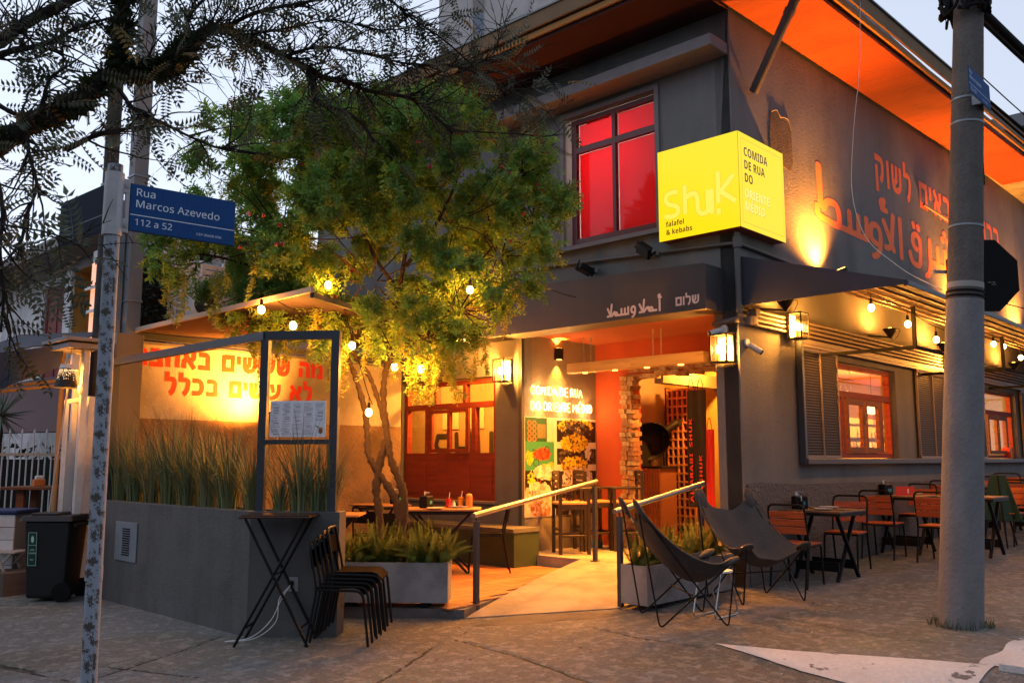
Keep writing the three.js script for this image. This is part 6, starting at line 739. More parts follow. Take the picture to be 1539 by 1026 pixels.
// ---------- patio tree ----------
{
  const r = rngOf(2024), t = thing('patio_tree', 'small leafy tree with twisted trunks growing out of the patio', 'tree', [0, 0, 0]);
  STEMS[0][0].unshift([-2.66, -0.05, -2.47]); STEMS[2][0].unshift([-2.74, -0.05, -2.56]);
  part(t, 'trunk', STEMS.slice(0, 4).map(([p, a, b]) => limb(p, a * 0.74, b * 0.8, 12, 0.2)), barkM);
  STEMS.slice(4).forEach(([p, a, b]) => part(t, 'limb', limb(p, a, b, 8), barkM));
  const tw = []; CROWN.forEach(([x, y, z, rx, ry, rd], k) => { for (let i = 0; i < 14; i++) { const d = rv(r), q = V(x + d.x * rx * 0.95, y + d.y * ry * 0.95, z + d.z * rd * 0.95), o = V(x, y - ry * 0.3, z).lerp(q, 0.15), m = o.clone().lerp(q, 0.5).add(rv(r).multiplyScalar(0.1)); tw.push(sweep(new THREE.CatmullRomCurve3([o, m, q]).getPoints(6), (u) => lerp(0.009, 0.003, u), 4)); } }); part(t, 'twigs', tw, barkM).userData.kind = 'stuff';
  const sprig = (seed, n, L) => { const q = rngOf(seed), a = []; for (let i = 0; i < n; i++) { const h = (i + 0.5) / n, b = V(0, h * L, 0).add(V((q() - 0.5) * 0.01, 0, (q() - 0.5) * 0.01)), az = i * 2.4 + q(), d = V(Math.cos(az), 0.35 + q() * 0.9, Math.sin(az)).normalize(), nn = V(-Math.cos(az) * 0.5, 1, -Math.sin(az) * 0.5).add(rv(q).multiplyScalar(0.3)).normalize(); leafTris(a, b, d, nn, 0.038 + 0.045 * q(), 0.0095 + 0.006 * q()); } return fromTris(a); };
  const geos = [sprig(1, 16, 0.15), sprig(2, 13, 0.12), sprig(3, 18, 0.18)], lists = [[], [], []], cols = [[], [], []];
  const vol = CROWN.map((c) => c[3] * c[4] * c[5]), tot = vol.reduce((a, b) => a + b), inside = (p, skip) => CROWN.some((c, i) => i !== skip && ((p.x - c[0]) / c[3]) ** 2 + ((p.y - c[1]) / c[4]) ** 2 + ((p.z - c[2]) / c[5]) ** 2 < 0.5);
  CROWN.forEach(([x, y, z, rx, ry, rd], k) => {
    const n = Math.round(4800 * Math.pow(vol[k] / tot, 0.72)) + 60, clumps = []; for (let i = 0; i < n / 42 + 4; i++) { const d = rv(r), m = 0.5 + 0.58 * r(); clumps.push(V(x + d.x * rx * m, y + d.y * ry * m, z + d.z * rd * m)); }
    for (let i = 0; i < n; i++) {
      const c = clumps[Math.floor(r() * clumps.length)], off = rv(r).multiplyScalar(0.17 * Math.pow(r(), 0.7)), p = c.clone().add(off); if (inside(p, k) && r() < 0.35) continue;
      const out = V((p.x - x) / rx, (p.y - y) / ry * 0.7 + 0.1, (p.z - z) / rd).normalize(), d = out.add(rv(r).multiplyScalar(0.8)).add(V(0, p.y < y - ry * 0.3 ? -0.7 : 0.1, 0)).normalize(), w = Math.floor(r() * 3);
      lists[w].push(pose(p, d, r() * 6.28, 0.75 + 0.5 * r())); const g = r(), br = 0.7 + 0.6 * r(); cols[w].push(rgb(lerp(0.65, 1.25, g * g) * br, lerp(0.95, 1.1, g) * br, lerp(1, 0.6, g) * br));
    }
  });
  // drooping sprays along the lower edge
  for (let i = 0; i < 70; i++) { const k = [3, 8, 9, 12, 14, 15, 4, 5, 1][Math.floor(r() * 9)], [x, y, z, rx, ry, rd] = CROWN[k], a = r() * 6.28, p = V(x + Math.cos(a) * rx * 0.85 * r() ** 0.4, y - ry * (0.5 + 0.3 * r()), z + Math.sin(a) * rd * 0.85 * r() ** 0.4), L = 0.15 + 0.4 * r(), lean = V((r() - 0.5) * 0.5, -1, (r() - 0.5) * 0.5).normalize(); for (let j = 0; j < L / 0.045; j++) { const w = Math.floor(r() * 3); lists[w].push(pose(p.clone().addScaledVector(lean, j * 0.045), lean.clone().add(rv(r).multiplyScalar(0.6)).normalize(), r() * 6.28, 0.6 + 0.4 * r())); const g = r(); cols[w].push(rgb(lerp(0.9, 1.6, g), 1.05, lerp(0.9, 0.55, g))); } }
  const lm = leafMat(0.26, 0.35, 0.075, 0.42); geos.forEach((g, i) => instanced(t, 'crown', g, lm, lists[i], cols[i]));
  const fm = mat([0.5, 0.03, 0.015], { roughness: 0.5 }), fg = new THREE.ConeGeometry(0.022, 0.045, 6); for (let i = 0; i < 34; i++) { const c = CROWN[[0, 2, 5, 1, 3, 10, 13][i % 7]], d = rv(r); d.z = Math.abs(d.z) * 0.9 + 0.1; d.x = -Math.abs(d.x); d.normalize(); const f = part(t, 'flower', fg, fm); f.position.set(c[0] + d.x * c[3], c[1] + d.y * c[4], c[2] + d.z * c[5]); f.rotation.set(r() * 3, r() * 3, r() * 3); }
}
// ---------- street tree reaching over from beside the camera ----------
{
  const r = rngOf(515), t = thing('street_tree', 'dark spreading street tree with bare twigs and feathery leaves overhead', 'tree', [0, 0, 0]);
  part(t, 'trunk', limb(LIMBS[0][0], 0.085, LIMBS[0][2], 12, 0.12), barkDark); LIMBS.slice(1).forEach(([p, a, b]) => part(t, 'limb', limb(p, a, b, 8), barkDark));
  const tw = [], spots = []; LIMBS.forEach(([pts, a, b, dens, leafy], k) => {
    const c = new THREE.CatmullRomCurve3(pts.map((p) => V(...p)), false, 'centripetal'), L = c.getLength(), from = k ? 0.05 : 0.36, n = Math.round(L * 24 * dens);
    for (let i = 0; i < n; i++) {
      const u = lerp(from, 1, r()), p = c.getPoint(u), tan = c.getTangent(u); let d = tan.clone().multiplyScalar(0.5 + r()).add(rv(r).multiplyScalar(1.0)).add(V(0, k > 14 && k < 18 ? -0.5 : 0.15, 0)).normalize(); const len = (0.25 + 0.75 * r() * r()) * (k === 8 || k === 7 ? 0.3 : 1), P = [p.clone()], S = 7, bend = rv(r).multiplyScalar(0.28); let q = p.clone();
      for (let s = 0; s < S; s++) { d.add(bend.clone().multiplyScalar(0.5)).add(rv(r).multiplyScalar(0.22)).normalize(); q = q.clone().addScaledVector(d, len / S); P.push(q); if (s === 3 || s === 5) { const e = d.clone().add(rv(r).multiplyScalar(0.9)).normalize(), z = q.clone().addScaledVector(e, len * 0.35 * (0.4 + r())); tw.push(sweep([q.clone(), q.clone().lerp(z, 0.5).add(rv(r).multiplyScalar(0.012)), z], (v) => lerp(0.0035, 0.0012, v), 3)); if (r() < 0.2 * leafy) spots.push([z, e, leafy]); } }
      tw.push(sweep(P, (v) => lerp(Math.min(0.008, a * 0.5), 0.0015, v), 4)); if (r() < 0.3 * leafy) spots.push([q, d.clone(), leafy]); if (r() < 0.12 * leafy) spots.push([P[4], d.clone(), leafy]);
    }
    for (let i = 0; i < L * 10 * leafy; i++) { const u = lerp(from, 1, r()); spots.push([c.getPoint(u), rv(r).add(V(0, leafy > 2 ? -0.4 : 0.2, 0)).normalize(), leafy]); }
  });
  part(t, 'twigs', tw, barkDark).userData.kind = 'stuff';
  // feathery leaf: leaflets in pairs along a drooping rib
  const feather = (n, L) => { const a = []; for (let i = 0; i < n; i++) { const h = (i + 1) / n, b = V(0, L * h * 0.95, -0.10 * L * h * h * 3); for (const s of [-1, 1]) leafTris(a, b, V(s, 0.32, -0.25).normalize(), V(0, 0.2, 1).normalize(), 0.05 * (1.1 - 0.35 * Math.abs(h - 0.45)), 0.0105); } leafTris(a, V(0, L, -0.3 * L), V(0, 1, -0.5).normalize(), V(0, 0.4, 1).normalize(), 0.05, 0.011); const w = 0.0012; for (let i = 0; i < 5; i++) { const z = (k) => -0.10 * L * (k / 5) ** 2 * 3; a.push(-w, L * i / 5, z(i), w, L * i / 5, z(i), w, L * (i + 1) / 5, z(i + 1), -w, L * i / 5, z(i), w, L * (i + 1) / 5, z(i + 1), -w, L * (i + 1) / 5, z(i + 1)); } return fromTris(a); };
  const geos = [feather(7, 0.21), feather(5, 0.15), feather(9, 0.27)], lists = [[], [], []], cols = [[], [], []];
  for (const [p, d, lf] of spots) { const k = lf > 2 ? 3 : 1; for (let j = 0; j < k; j++) { const w = Math.floor(r() * 3), e = d.clone().add(rv(r).multiplyScalar(0.6)).add(V(0, -0.3, 0)).normalize(); lists[w].push(pose(p.clone().add(rv(r).multiplyScalar(j ? 0.1 : 0.01)), e, r() * 6.28, 0.65 + 0.6 * r())); const y = r() < 0.1 ? 1 : 0, br = 0.7 + 0.7 * r(); cols[w].push(rgb(br * lerp(1, 2.4, y), br * lerp(1, 1.3, y), br * lerp(1, 0.5, y))); } }
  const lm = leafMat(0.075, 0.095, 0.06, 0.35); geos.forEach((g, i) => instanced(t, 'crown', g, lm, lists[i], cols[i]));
  // unseen rest of the crown, added beside and above the camera to shade the pavement
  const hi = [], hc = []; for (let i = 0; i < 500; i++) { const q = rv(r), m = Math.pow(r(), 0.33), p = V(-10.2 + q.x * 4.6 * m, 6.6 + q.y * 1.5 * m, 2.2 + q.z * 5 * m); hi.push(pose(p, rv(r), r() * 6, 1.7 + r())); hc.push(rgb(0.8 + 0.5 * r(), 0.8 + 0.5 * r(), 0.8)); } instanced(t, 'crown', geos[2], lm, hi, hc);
  for (const [x, z] of [[-8.6, 3.4], [-11.5, 1], [-9.6, -0.6], [-12.8, 4]]) part(t, 'limb', limb([LIMBS[0][0][2], [(x + LIMBS[0][0][2][0]) / 2, 5.2, (z + LIMBS[0][0][2][2]) / 2], [x, 6.8, z]], 0.09, 0.02, 8), barkDark);
  // epiphyte leaves along the thick limb
  const c = new THREE.CatmullRomCurve3(LIMBS[0][0].map((p) => V(...p)), false, 'centripetal'), ep = [], ec = []; const eg = (() => { const a = [], q = rngOf(9); for (let i = 0; i < 7; i++) { const az = i * 0.95, d = V(Math.cos(az), 0.8 + q(), Math.sin(az)).normalize(); leafTris(a, V(0, 0, 0), d, V(-d.x, 0.6, -d.z).normalize(), 0.07 + 0.06 * q(), 0.017); } return fromTris(a); })();
  for (let i = 0; i < 200; i++) { const p = c.getPoint(lerp(0.14, 0.5, r())), d = rv(r); ep.push(pose(p.addScaledVector(d, 0.04), d, r() * 6, 0.5 + 0.5 * r())); ec.push(rgb(0.7 + r() * 0.5, 0.8 + r() * 0.5, 0.7)); } const c2 = new THREE.CatmullRomCurve3(LIMBS[1][0].map((p) => V(...p))); for (let i = 0; i < 90; i++) { const d = rv(r); ep.push(pose(c2.getPoint(r()).addScaledVector(d, 0.04), d, r() * 6, 0.5 + 0.5 * r())); ec.push(rgb(0.7 + r() * 0.5, 0.8 + r() * 0.5, 0.7)); }
  instanced(t, 'epiphytes', eg, leafMat(0.035, 0.05, 0.022, 0.25), ep, ec);
}
// ---------- grasses in the planter ----------
{
  const r = rngOf(606), gm = [mat([0.13, 0.17, 0.07], { roughness: 0.8, vertexColors: true }), mat([0.16, 0.185, 0.08], { roughness: 0.8, vertexColors: true }), mat([0.11, 0.15, 0.065], { roughness: 0.8, vertexColors: true })];
  const clump = (n, H) => { const pos = [], idx = [], col = []; for (let i = 0; i < n; i++) { const dead = r() < 0.1, tone = 0.6 + 0.7 * r(), cc = dead ? [1.7 * tone, 1.15 * tone, 0.9 * tone] : [tone, tone, tone], az = r() * 6.28, b = V(Math.cos(az), 0, Math.sin(az)).multiplyScalar(r() * 0.09), out = 0.04 + 0.42 * r(), h = H * (0.55 + 0.5 * r()), wd = 0.005 + 0.004 * r(), sx = -Math.sin(az) * wd, sz = Math.cos(az) * wd, N = 5, k0 = pos.length / 3, droop = r() < 0.3 ? 0.3 + 0.3 * r() : 0.05; for (let s = 0; s <= N; s++) { const u = s / N, o = out * u * u, y = h * (u - droop * u * u * u), f = 1 - u * 0.9; pos.push(b.x + Math.cos(az) * o - sx * f, y, b.z + Math.sin(az) * o - sz * f, b.x + Math.cos(az) * o + sx * f, y, b.z + Math.sin(az) * o + sz * f); col.push(...cc, ...cc); if (s) { const k = k0 + s * 2; idx.push(k - 2, k - 1, k, k, k - 1, k + 1); } } } const g = new THREE.BufferGeometry(); g.setAttribute('position', new THREE.Float32BufferAttribute(pos, 3)); g.setAttribute('color', new THREE.Float32BufferAttribute(col, 3)); g.setIndex(idx); g.computeVertexNormals(); return g; };
  const gs = [clump(150, 0.9), clump(120, 0.82), clump(165, 0.95), clump(105, 0.78)];
  const spots = []; for (let z = -5.15, i = 0; z < -2.2; z += 0.2, i++) spots.push([-4.47 + (i % 2 ? 0.04 : -0.04), z]); spots.push([-4.43, -2.02], [-4.33, -1.86], [-4.24, -1.75], [-4.17, -1.68]);
  spots.forEach(([x, z], i) => { const m = single('grass_clump', gs[i % 4], gm[i % 3], i >= spots.length - 4 ? 'tall grass clump in the chamfered planter bay below the menu' : 'tall grass clump in the long planter wall', 'grass', 'tall grasses in the planter'); m.position.set(x, 0.84, z); m.rotation.y = i * 1.7; m.scale.setScalar(0.8 + 0.4 * r()); });
}
// ---------- foxtail ferns ----------
{
  const r = rngOf(707), fm = [mat([0.13, 0.19, 0.02], { roughness: 0.8 }), mat([0.10, 0.15, 0.018], { roughness: 0.8 })];
  const plume = (p, d, L, R0, droop, a) => { let q = p.clone(), e = d.clone(); const n = Math.round(L / 0.0042); for (let i = 0; i < n; i++) { const u = i / n; e.y -= droop / n; e.normalize(); q.addScaledVector(e, L / n); const rad = R0 * Math.min(1, u * 6 + 0.3) * Math.pow(1 - u, 0.45); for (let k = 0; k < 6; k++) { const v = rv(r).cross(e).normalize().addScaledVector(e, 0.45).normalize(), s = v.clone().cross(e).normalize().multiplyScalar(0.0028), t = q.clone().addScaledVector(v, rad * (0.75 + 0.35 * r())); a.push(q.x - s.x, q.y - s.y, q.z - s.z, q.x + s.x, q.y + s.y, q.z + s.z, t.x, t.y, t.z); } } };
  const fern = (n, H) => { const f = []; for (let i = 0; i < n; i++) { const a = []; const az = r() * 6.28, tilt = Math.pow(r(), 1.2) * 0.85; plume(V(Math.cos(az) * 0.03, 0, Math.sin(az) * 0.03), V(Math.cos(az) * Math.sin(tilt), Math.cos(tilt), Math.sin(az) * Math.sin(tilt)), H * (0.55 + 0.5 * r()), 0.046, tilt > 0.7 ? 0.9 : 0.1, a); f.push(fromTris(a)); } return f; };
  const base = [fern(24, 0.42), fern(22, 0.38), fern(26, 0.44)];
  const place = (x, y, z, i, label) => { const t = thing('foxtail_fern', label, 'fern', [x, y, z], i * 1.3, 'foxtail ferns in the planter boxes'); base[i % 3].forEach((g, k) => part(t, 'frond', g, fm[k % 2])); };
  const c = V(-3.32, 0, -1.90), u = V(Math.cos(-0.86), 0, -Math.sin(-0.86)); [-0.48, -0.3, -0.13, 0.03, 0.2, 0.36, 0.5].forEach((k, i) => place(c.x + u.x * k, 0.36, c.z + u.z * k, i, 'foxtail fern in the planter box on the patio edge')); [-1.7, -1.45, -1.2, -0.95, -0.7, -0.45].forEach((x, i) => place(x, 0.325, -0.2, i + 1, 'foxtail fern in the planter box beside the ramp'));
}
// ---------- neighbouring terrace at the street side ----------
{
  const h = thing('neighbour_house', 'white neighbouring house with red shutter and yellow niche', 'house', [-3, 0, 0]), wm = mat([0.72, 0.7, 0.72], { map: rep(T.stain, 0.5), bumpMap: rep(T.coarse, 1), bumpScale: 0.01 });
  part(h, 'wall', (() => { const g = panel(rect(7.9, 16.5, -0.3, 4.75), [rect(11.55, 12.5, 2.6, 4.45), rect(9.0, 11.1, 2.7, 4.6)], 0.25); return turnA(g); })(), wm);
  part(h, 'niche', [span(0.25, 0.3, 2.6, 4.7, -11.15, -8.95), span(0.0, 0.25, 2.7, 4.6, -9.02, -9.0), span(0.0, 0.25, 2.7, 4.6, -11.1, -11.08), span(0.0, 0.25, 4.58, 4.6, -11.1, -9.0)], mat([0.5, 0.26, 0.05], { map: rep(T.mottle, 0.7) }));
  part(h, 'trim', [span(-0.04, 0, 2.4, 4.66, -11.36, -11.12), span(-0.05, 0, 4.48, 4.56, -12.7, -11.36)], M.white);
  const sh = group(h, 'shutter'); for (let i = 0; i < 2; i++) { const z = -12.5 + i * 0.475; part(sh, 'leaf', [span(0.04, 0.09, 2.6, 4.45, z, z + 0.07), span(0.04, 0.09, 2.6, 4.45, z + 0.4, z + 0.47), span(0.04, 0.09, 4.37, 4.45, z + 0.07, z + 0.4), span(0.04, 0.09, 3.5, 3.58, z + 0.07, z + 0.4), span(0.055, 0.07, 2.6, 4.4, z + 0.07, z + 0.4)], mat([0.22, 0.02, 0.018], { roughness: 0.6, map: rep(T.wood, 1) })); }
  part(h, 'eave', [span(-0.55, 0.3, 4.75, 4.85, -16.5, -7.9), span(-0.62, -0.5, 4.78, 4.95, -16.5, -7.9)], mat([0.2, 0.18, 0.18])); part(h, 'roof', [span(-0.5, 6, 4.95, 5.05, -16.5, -8.3)], mat([0.12, 0.08, 0.07])); part(h, 'end_wall', span(0.25, 6, -0.3, 4.75, -8.5, -8.2), wm);
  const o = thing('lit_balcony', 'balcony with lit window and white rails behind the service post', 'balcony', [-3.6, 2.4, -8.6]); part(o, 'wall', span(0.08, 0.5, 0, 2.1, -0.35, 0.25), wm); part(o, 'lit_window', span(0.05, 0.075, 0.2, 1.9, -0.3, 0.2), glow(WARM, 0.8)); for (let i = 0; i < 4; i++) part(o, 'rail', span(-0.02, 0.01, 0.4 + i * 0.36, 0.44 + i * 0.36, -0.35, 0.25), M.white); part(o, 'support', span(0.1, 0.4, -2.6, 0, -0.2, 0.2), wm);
  const pb = thing('rear_block', 'pale rear block above the patio canopy', 'building', [0, 0, 0]); part(pb, 'wall', span(-2.1, -0.02, -0.2, 4.2, -8.1, -7.6), mat([0.42, 0.42, 0.47], { map: rep(T.mottle, 0.5) })); part(pb, 'parapet', rspan(-2.15, -0.02, 4.2, 4.3, -8.15, -7.55), M.trim);
  const lv = thing('louvre_screen', 'white slatted ventilation louvre above the patio wall', 'louvre', [-3.12, 3.0, -7.05]); for (let i = 0; i < 13; i++) part(lv, 'slat', rbox(0.72, 0.07, 0.014, 0.003, 0.37, 0.06 + i * 0.088, 0, 0, 0.6), M.white); part(lv, 'frame', [span(0, 0.03, -3, 1.2, -0.03, 0.03), span(0.36, 0.39, 0, 1.2, -0.03, 0.035), span(0.72, 0.75, -3, 1.2, -0.03, 0.03)], M.white);
  const ac = thing('air_conditioner', 'white air conditioner outdoor unit with round fan grille', 'air conditioner', [-3.06, 3.28, -6.6]); part(ac, 'casing', rspan(0, 0.48, 0, 0.4, -0.22, 0, 0.015), M.white); const fan = []; for (let i = 1; i < 7; i++) fan.push(new THREE.TorusGeometry(i * 0.026, 0.004, 5, 26).translate(0.19, 0.2, 0.008)); part(ac, 'fan_grille', fan, mat([0.1, 0.1, 0.11])); part(ac, 'fan_recess', new THREE.CircleGeometry(0.165, 26).translate(0.19, 0.2, 0.002), M.blackMatte); part(ac, 'hub', new THREE.CylinderGeometry(0.022, 0.022, 0.02, 12).rotateX(1.57).translate(0.19, 0.2, 0.01), M.white); for (const x of [0.05, 0.4]) part(ac, 'bracket', span(x, x + 0.03, -0.06, 0, -0.3, 0.0), M.galv); part(ac, 'stand', span(0.02, 0.46, -0.56, -0.06, -0.24, -0.2), M.galv);
  // ivy covering a rear wall
  const iv = thing('ivy_wall', 'dark ivy-covered wall behind the patio canopy', 'hedge', [0, 0, 0]); part(iv, 'wall', span(-3.9, -3.14, -0.2, 4.15, -7.5, -7.2), mat([0.04, 0.04, 0.035])); const r = rngOf(88), L = []; const lg = (() => { const a = []; leafTris(a, V(0, 0, 0), V(0, 1, 0), V(0, 0, 1), 0.07, 0.028); return fromTris(a); })(); for (let i = 0; i < 1500; i++) { const p = V(-3.95 + r() * 0.85, 2.4 + r() * 1.85, -7.18 + r() * 0.1); L.push(pose(p, V((r() - 0.5), -0.8, 0.5 + r() * 0.4).normalize(), (r() - 0.5) * 1.5, 0.7 + 0.6 * r())); } instanced(iv, 'leaves', lg, mat([0.018, 0.028, 0.016], { roughness: 0.7 }), L);
}
// ---------- neighbour's terrace ----------
{
  const aw = thing('terrace_awning', 'navy fabric awning over the neighbouring terrace', 'awning', [0, 0, 0]); part(aw, 'fabric', sheet([-5.77, 2.51, -6.68], [-4.96, 2.65, -5.82], [-4.06, 3.00, -6.82], [-4.87, 2.96, -7.68], 16, 10, 0.012, (u, v) => 0.03 * Math.sin(u * 11 + v * 5) * (1 - v)), M.canvasNavy); part(aw, 'valance', sheet([-5.74, 1.98, -6.65], [-4.97, 2.40, -5.84], [-4.96, 2.65, -5.82], [-5.77, 2.51, -6.68], 20, 5, 0.01, (u, v) => 0.03 * Math.sin(u * 14) * (1 - v)), M.canvasNavy); part(aw, 'support', [rod([-4.72, 2.3, -6.5], [-5.6, 2.15, -7.2], 0.02), rod([-4.72, 2.24, -6.5], [-5.7, 2.08, -7.0], 0.02), rod([-4.72, -0.15, -6.5], [-4.72, 2.86, -6.5], 0.03)], mat([0.4, 0.25, 0.12]));
  const pr = thing('entrance_frame', 'white steel entrance frame with small flat roof beside the planter', 'entrance frame', [0, -0.14, 0]); part(pr, 'roof', [rspan(-5.1, -4.66, 2.80, 2.84, -6.15, -5.36), rspan(-5.06, -4.7, 2.72, 2.78, -6.1, -5.4)], mat([0.26, 0.24, 0.24])); for (const [x, z, a, y1] of [[-4.82, -5.55, 0.035, 2.74], [-4.70, -5.62, 0.04, 2.2], [-4.76, -5.95, 0.03, 2.74]]) part(pr, 'post', rspan(x - a, x + a, 0, y1, z - a, z + a, 0.006), M.white); part(pr, 'elbow', [bar([-4.82, 2.16, -5.57], [-4.94, 2.13, -5.68], 0.05, 0.05), bar([-4.94, 2.15, -5.68], [-4.93, 0, -5.7], 0.05, 0.06)], M.white); part(pr, 'panel', [rspan(-4.8, -4.66, 0, 1.7, -5.7, -5.67, 0.004), rspan(-4.9, -4.84, 0, 1.68, -5.75, -5.72, 0.004)], M.white); part(pr, 'junction_box', [rspan(-4.98, -4.9, 2.48, 2.66, -5.58, -5.5), rspan(-4.86, -4.83, 2.5, 2.68, -5.52, -5.48)], M.white); part(pr, 'spot_lamp', new THREE.SphereGeometry(0.045, 12, 10).scale(0.5, 1.2, 1).translate(-4.87, 2.27, -5.52), glow(WARM2, 1.5));
  const lp = thing('pendant_lamp', 'perforated black pendant lamp shade glowing by the entrance frame', 'pendant lamp', [-5.0, 2.0, -5.58]); const dots = canvas(512, 128, (x, w, h) => { x.fillStyle = '#000'; x.fillRect(0, 0, w, h); x.fillStyle = '#fff'; const r = rngOf(3); for (let i = 0; i < 420; i++) { x.beginPath(); x.arc(r() * w, h * (0.08 + 0.62 * r() * r()), 1.5 + r() * 2.2, 0, 7); x.fill(); } }, false);
  part(lp, 'shade', new THREE.CylinderGeometry(0.075, 0.125, 0.22, 28, 1, true).translate(0, 0.25, 0), new THREE.MeshStandardMaterial({ color: rgb(0.015, 0.013, 0.012), roughness: 0.7, emissive: rgb(1, 0.6, 0.28), emissiveMap: dots, emissiveIntensity: 1.6, side: THREE.DoubleSide })); part(lp, 'band', new THREE.CylinderGeometry(0.070, 0.076, 0.045, 28, 1, true).translate(0, 0.38, 0), M.white); part(lp, 'cap', [new THREE.CylinderGeometry(0.028, 0.028, 0.07, 14).translate(0, 0.43, 0), rod([0, 0.46, 0], [0.06, 0.66, 0.05], 0.005)], M.grey); part(lp, 'bulb', new THREE.SphereGeometry(0.035, 12, 10).translate(0, 0.22, 0), glow(WARM2, 12)); lamp([-5.0, 2.22, -5.58], WARM2, 0.3, 2);
  part(lp, 'pull_cord', rod([0.02, 0.13, 0], [-0.06, -1.3, -0.1], 0.009), mat([0.5, 0.42, 0.36]));
  const fe = thing('terrace_fence', 'white metal bar fence with pointed tops round the neighbouring terrace', 'fence', [0, -0.14, 0]), a = V(-5.6, 0, -10.7), b = V(-3.5, 0, -8.5), d = b.clone().sub(a), n = 34; for (let i = 0; i <= n; i++) { const p = a.clone().addScaledVector(d, i / n); part(fe, 'bar', [rod([p.x, 0.1, p.z], [p.x, i % 2 ? 1.72 : 1.88, p.z], 0.011, 0.011, 6), new THREE.ConeGeometry(0.018, 0.07, 6).translate(p.x, (i % 2 ? 1.72 : 1.88) + 0.03, p.z)], M.fenceM ??= mat([0.7, 0.68, 0.68])); } for (const y of [0.14, 1.56]) part(fe, 'rail', bar(a.clone().setY(y), b.clone().setY(y), 0.03, 0.04), mat([0.5, 0.36, 0.26])); for (const t of [0.03, 0.45]) { const p = a.clone().addScaledVector(d, t); part(fe, 'post', rod([p.x, 0, p.z], [p.x, 2.2, p.z], 0.03), mat([0.5, 0.34, 0.22])); }
  const tb = thing('terrace_table', 'brown timber table on the neighbouring terrace', 'table', [-4.4, 0.1, -7.75], -0.8); part(tb, 'top', rspan(-0.42, 0.42, 0.86, 0.9, -0.3, 0.3), M.brownwood); for (const x of [-0.22, 0.22]) part(tb, 'leg', [rspan(x - 0.05, x + 0.05, 0, 0.86, -0.2, -0.14), rspan(x - 0.05, x + 0.05, 0, 0.86, 0.14, 0.2)], M.brownwood); const hl = thing('napkin_holder', 'orange and white napkin holder on the terrace table', 'napkin holder', [-4.5, 1.0, -7.7]); part(hl, 'holder', rbox(0.14, 0.09, 0.09, 0.01, 0, 0.045, 0), mat([0.6, 0.2, 0.05])); part(hl, 'napkins', rbox(0.1, 0.06, 0.06, 0.02, 0, 0.11, 0), M.white);
  const ct = thing('plank_counter', 'white plank counter with blue cushion top on the terrace', 'counter', [-5.45, -0.16, -7.35], -0.8); for (let i = 0; i < 6; i++) part(ct, 'plank', rspan(-0.55, 0.75, i * 0.145, i * 0.145 + 0.138, 0.2, 0.225, 0.004), M.white); part(ct, 'carcass', span(-0.55, 0.75, 0, 0.87, -0.25, 0.2), mat([0.2, 0.2, 0.2])); part(ct, 'cushion', rspan(-0.58, 0.78, 0.872, 0.92, -0.28, 0.25, 0.02), mat([0.02, 0.035, 0.12], { roughness: 0.8 }));
  const fc = thing('folding_chair', 'pale slatted folding chair beside the plank counter', 'chair', [-5.18, gh(-5.2, -6.6), -6.62], -0.8); const bm = mat([0.5, 0.44, 0.38], { map: rep(T.wood, 1) }); for (const z of [-0.17, 0.17]) { part(fc, 'leg', bar([-0.2, 0.85, z], [0.22, 0, z], 0.02, 0.032, V(0, 0, 1)), bm); part(fc, 'leg', bar([0.16, 0.44, z * 0.88], [-0.24, 0, z * 0.88], 0.02, 0.032, V(0, 0, 1)), bm); } for (let i = 0; i < 5; i++) part(fc, 'seat_slat', rbox(0.06, 0.016, 0.36, 0.003, -0.1 + i * 0.07, 0.45, 0), bm); for (let i = 0; i < 2; i++) part(fc, 'back_slat', rbox(0.014, 0.07, 0.36, 0.003, -0.15 - i * 0.05, 0.72 + i * 0.1, 0, 0, 0, 0.4), bm);
  const y = thing('yucca_plant', 'spiky pale yucca plant behind the white fence', 'plant', [-4.45, 0.1, -9.6]), yr = rngOf(19), yl = []; for (let i = 0; i < 60; i++) { const q = rv(yr), g = new THREE.ConeGeometry(0.02, 0.5, 3); g.translate(0, 0.25, 0); g.applyQuaternion(new THREE.Quaternion().setFromUnitVectors(UPV, q)); g.translate(0, 1.9, 0); yl.push(g); } part(y, 'leaves', yl, mat([0.16, 0.19, 0.15])); part(y, 'stem', rod([0, 0, 0], [0, 1.9, 0], 0.05), barkM);
  const sl = thing('lean_to_roof', 'sloping maroon canvas roof behind the white fence', 'canopy', [0, 0, 0]); part(sl, 'canvas', sheet([-4.6, 1.75, -11.3], [-3.05, 1.8, -9.6], [-2.95, 2.8, -10.6], [-4.3, 2.5, -12.3], 8, 8, 0.02, (u, v) => -0.05 * Math.sin(v * 3.1)), mat([0.14, 0.085, 0.085], { roughness: 0.8 })); part(sl, 'post', [rod([-4.5, -0.2, -11.3], [-4.5, 1.78, -11.3], 0.03), rod([-3.1, -0.2, -9.8], [-3.1, 1.82, -9.8], 0.03)], M.blackMatte);
  const hd = thing('terrace_hedge', 'dark leafy hedge behind the white fence', 'hedge', [0, 0, 0]), hr = rngOf(41), HL = []; const lg = (() => { const a = []; leafTris(a, V(0, 0, 0), V(0, 1, 0), V(0, 0, 1), 0.09, 0.03); return fromTris(a); })(); for (let i = 0; i < 2600; i++) { const u = hr() * 1.8 - 0.6, p = V(lerp(-5.4, -3.4, u), hr() * (u < 0 ? 2.8 : 1.55), lerp(-11.1, -8.95, u) - hr() * 0.25); HL.push(pose(p, rv(hr), hr() * 6, 0.7 + 0.7 * hr())); } instanced(hd, 'leaves', lg, mat([0.022, 0.034, 0.018]), HL); part(hd, 'core', bar([-7, 0.6, -12.8], [-3.3, 0.6, -9.0], 0.2, 1.5), mat([0.012, 0.014, 0.01]));
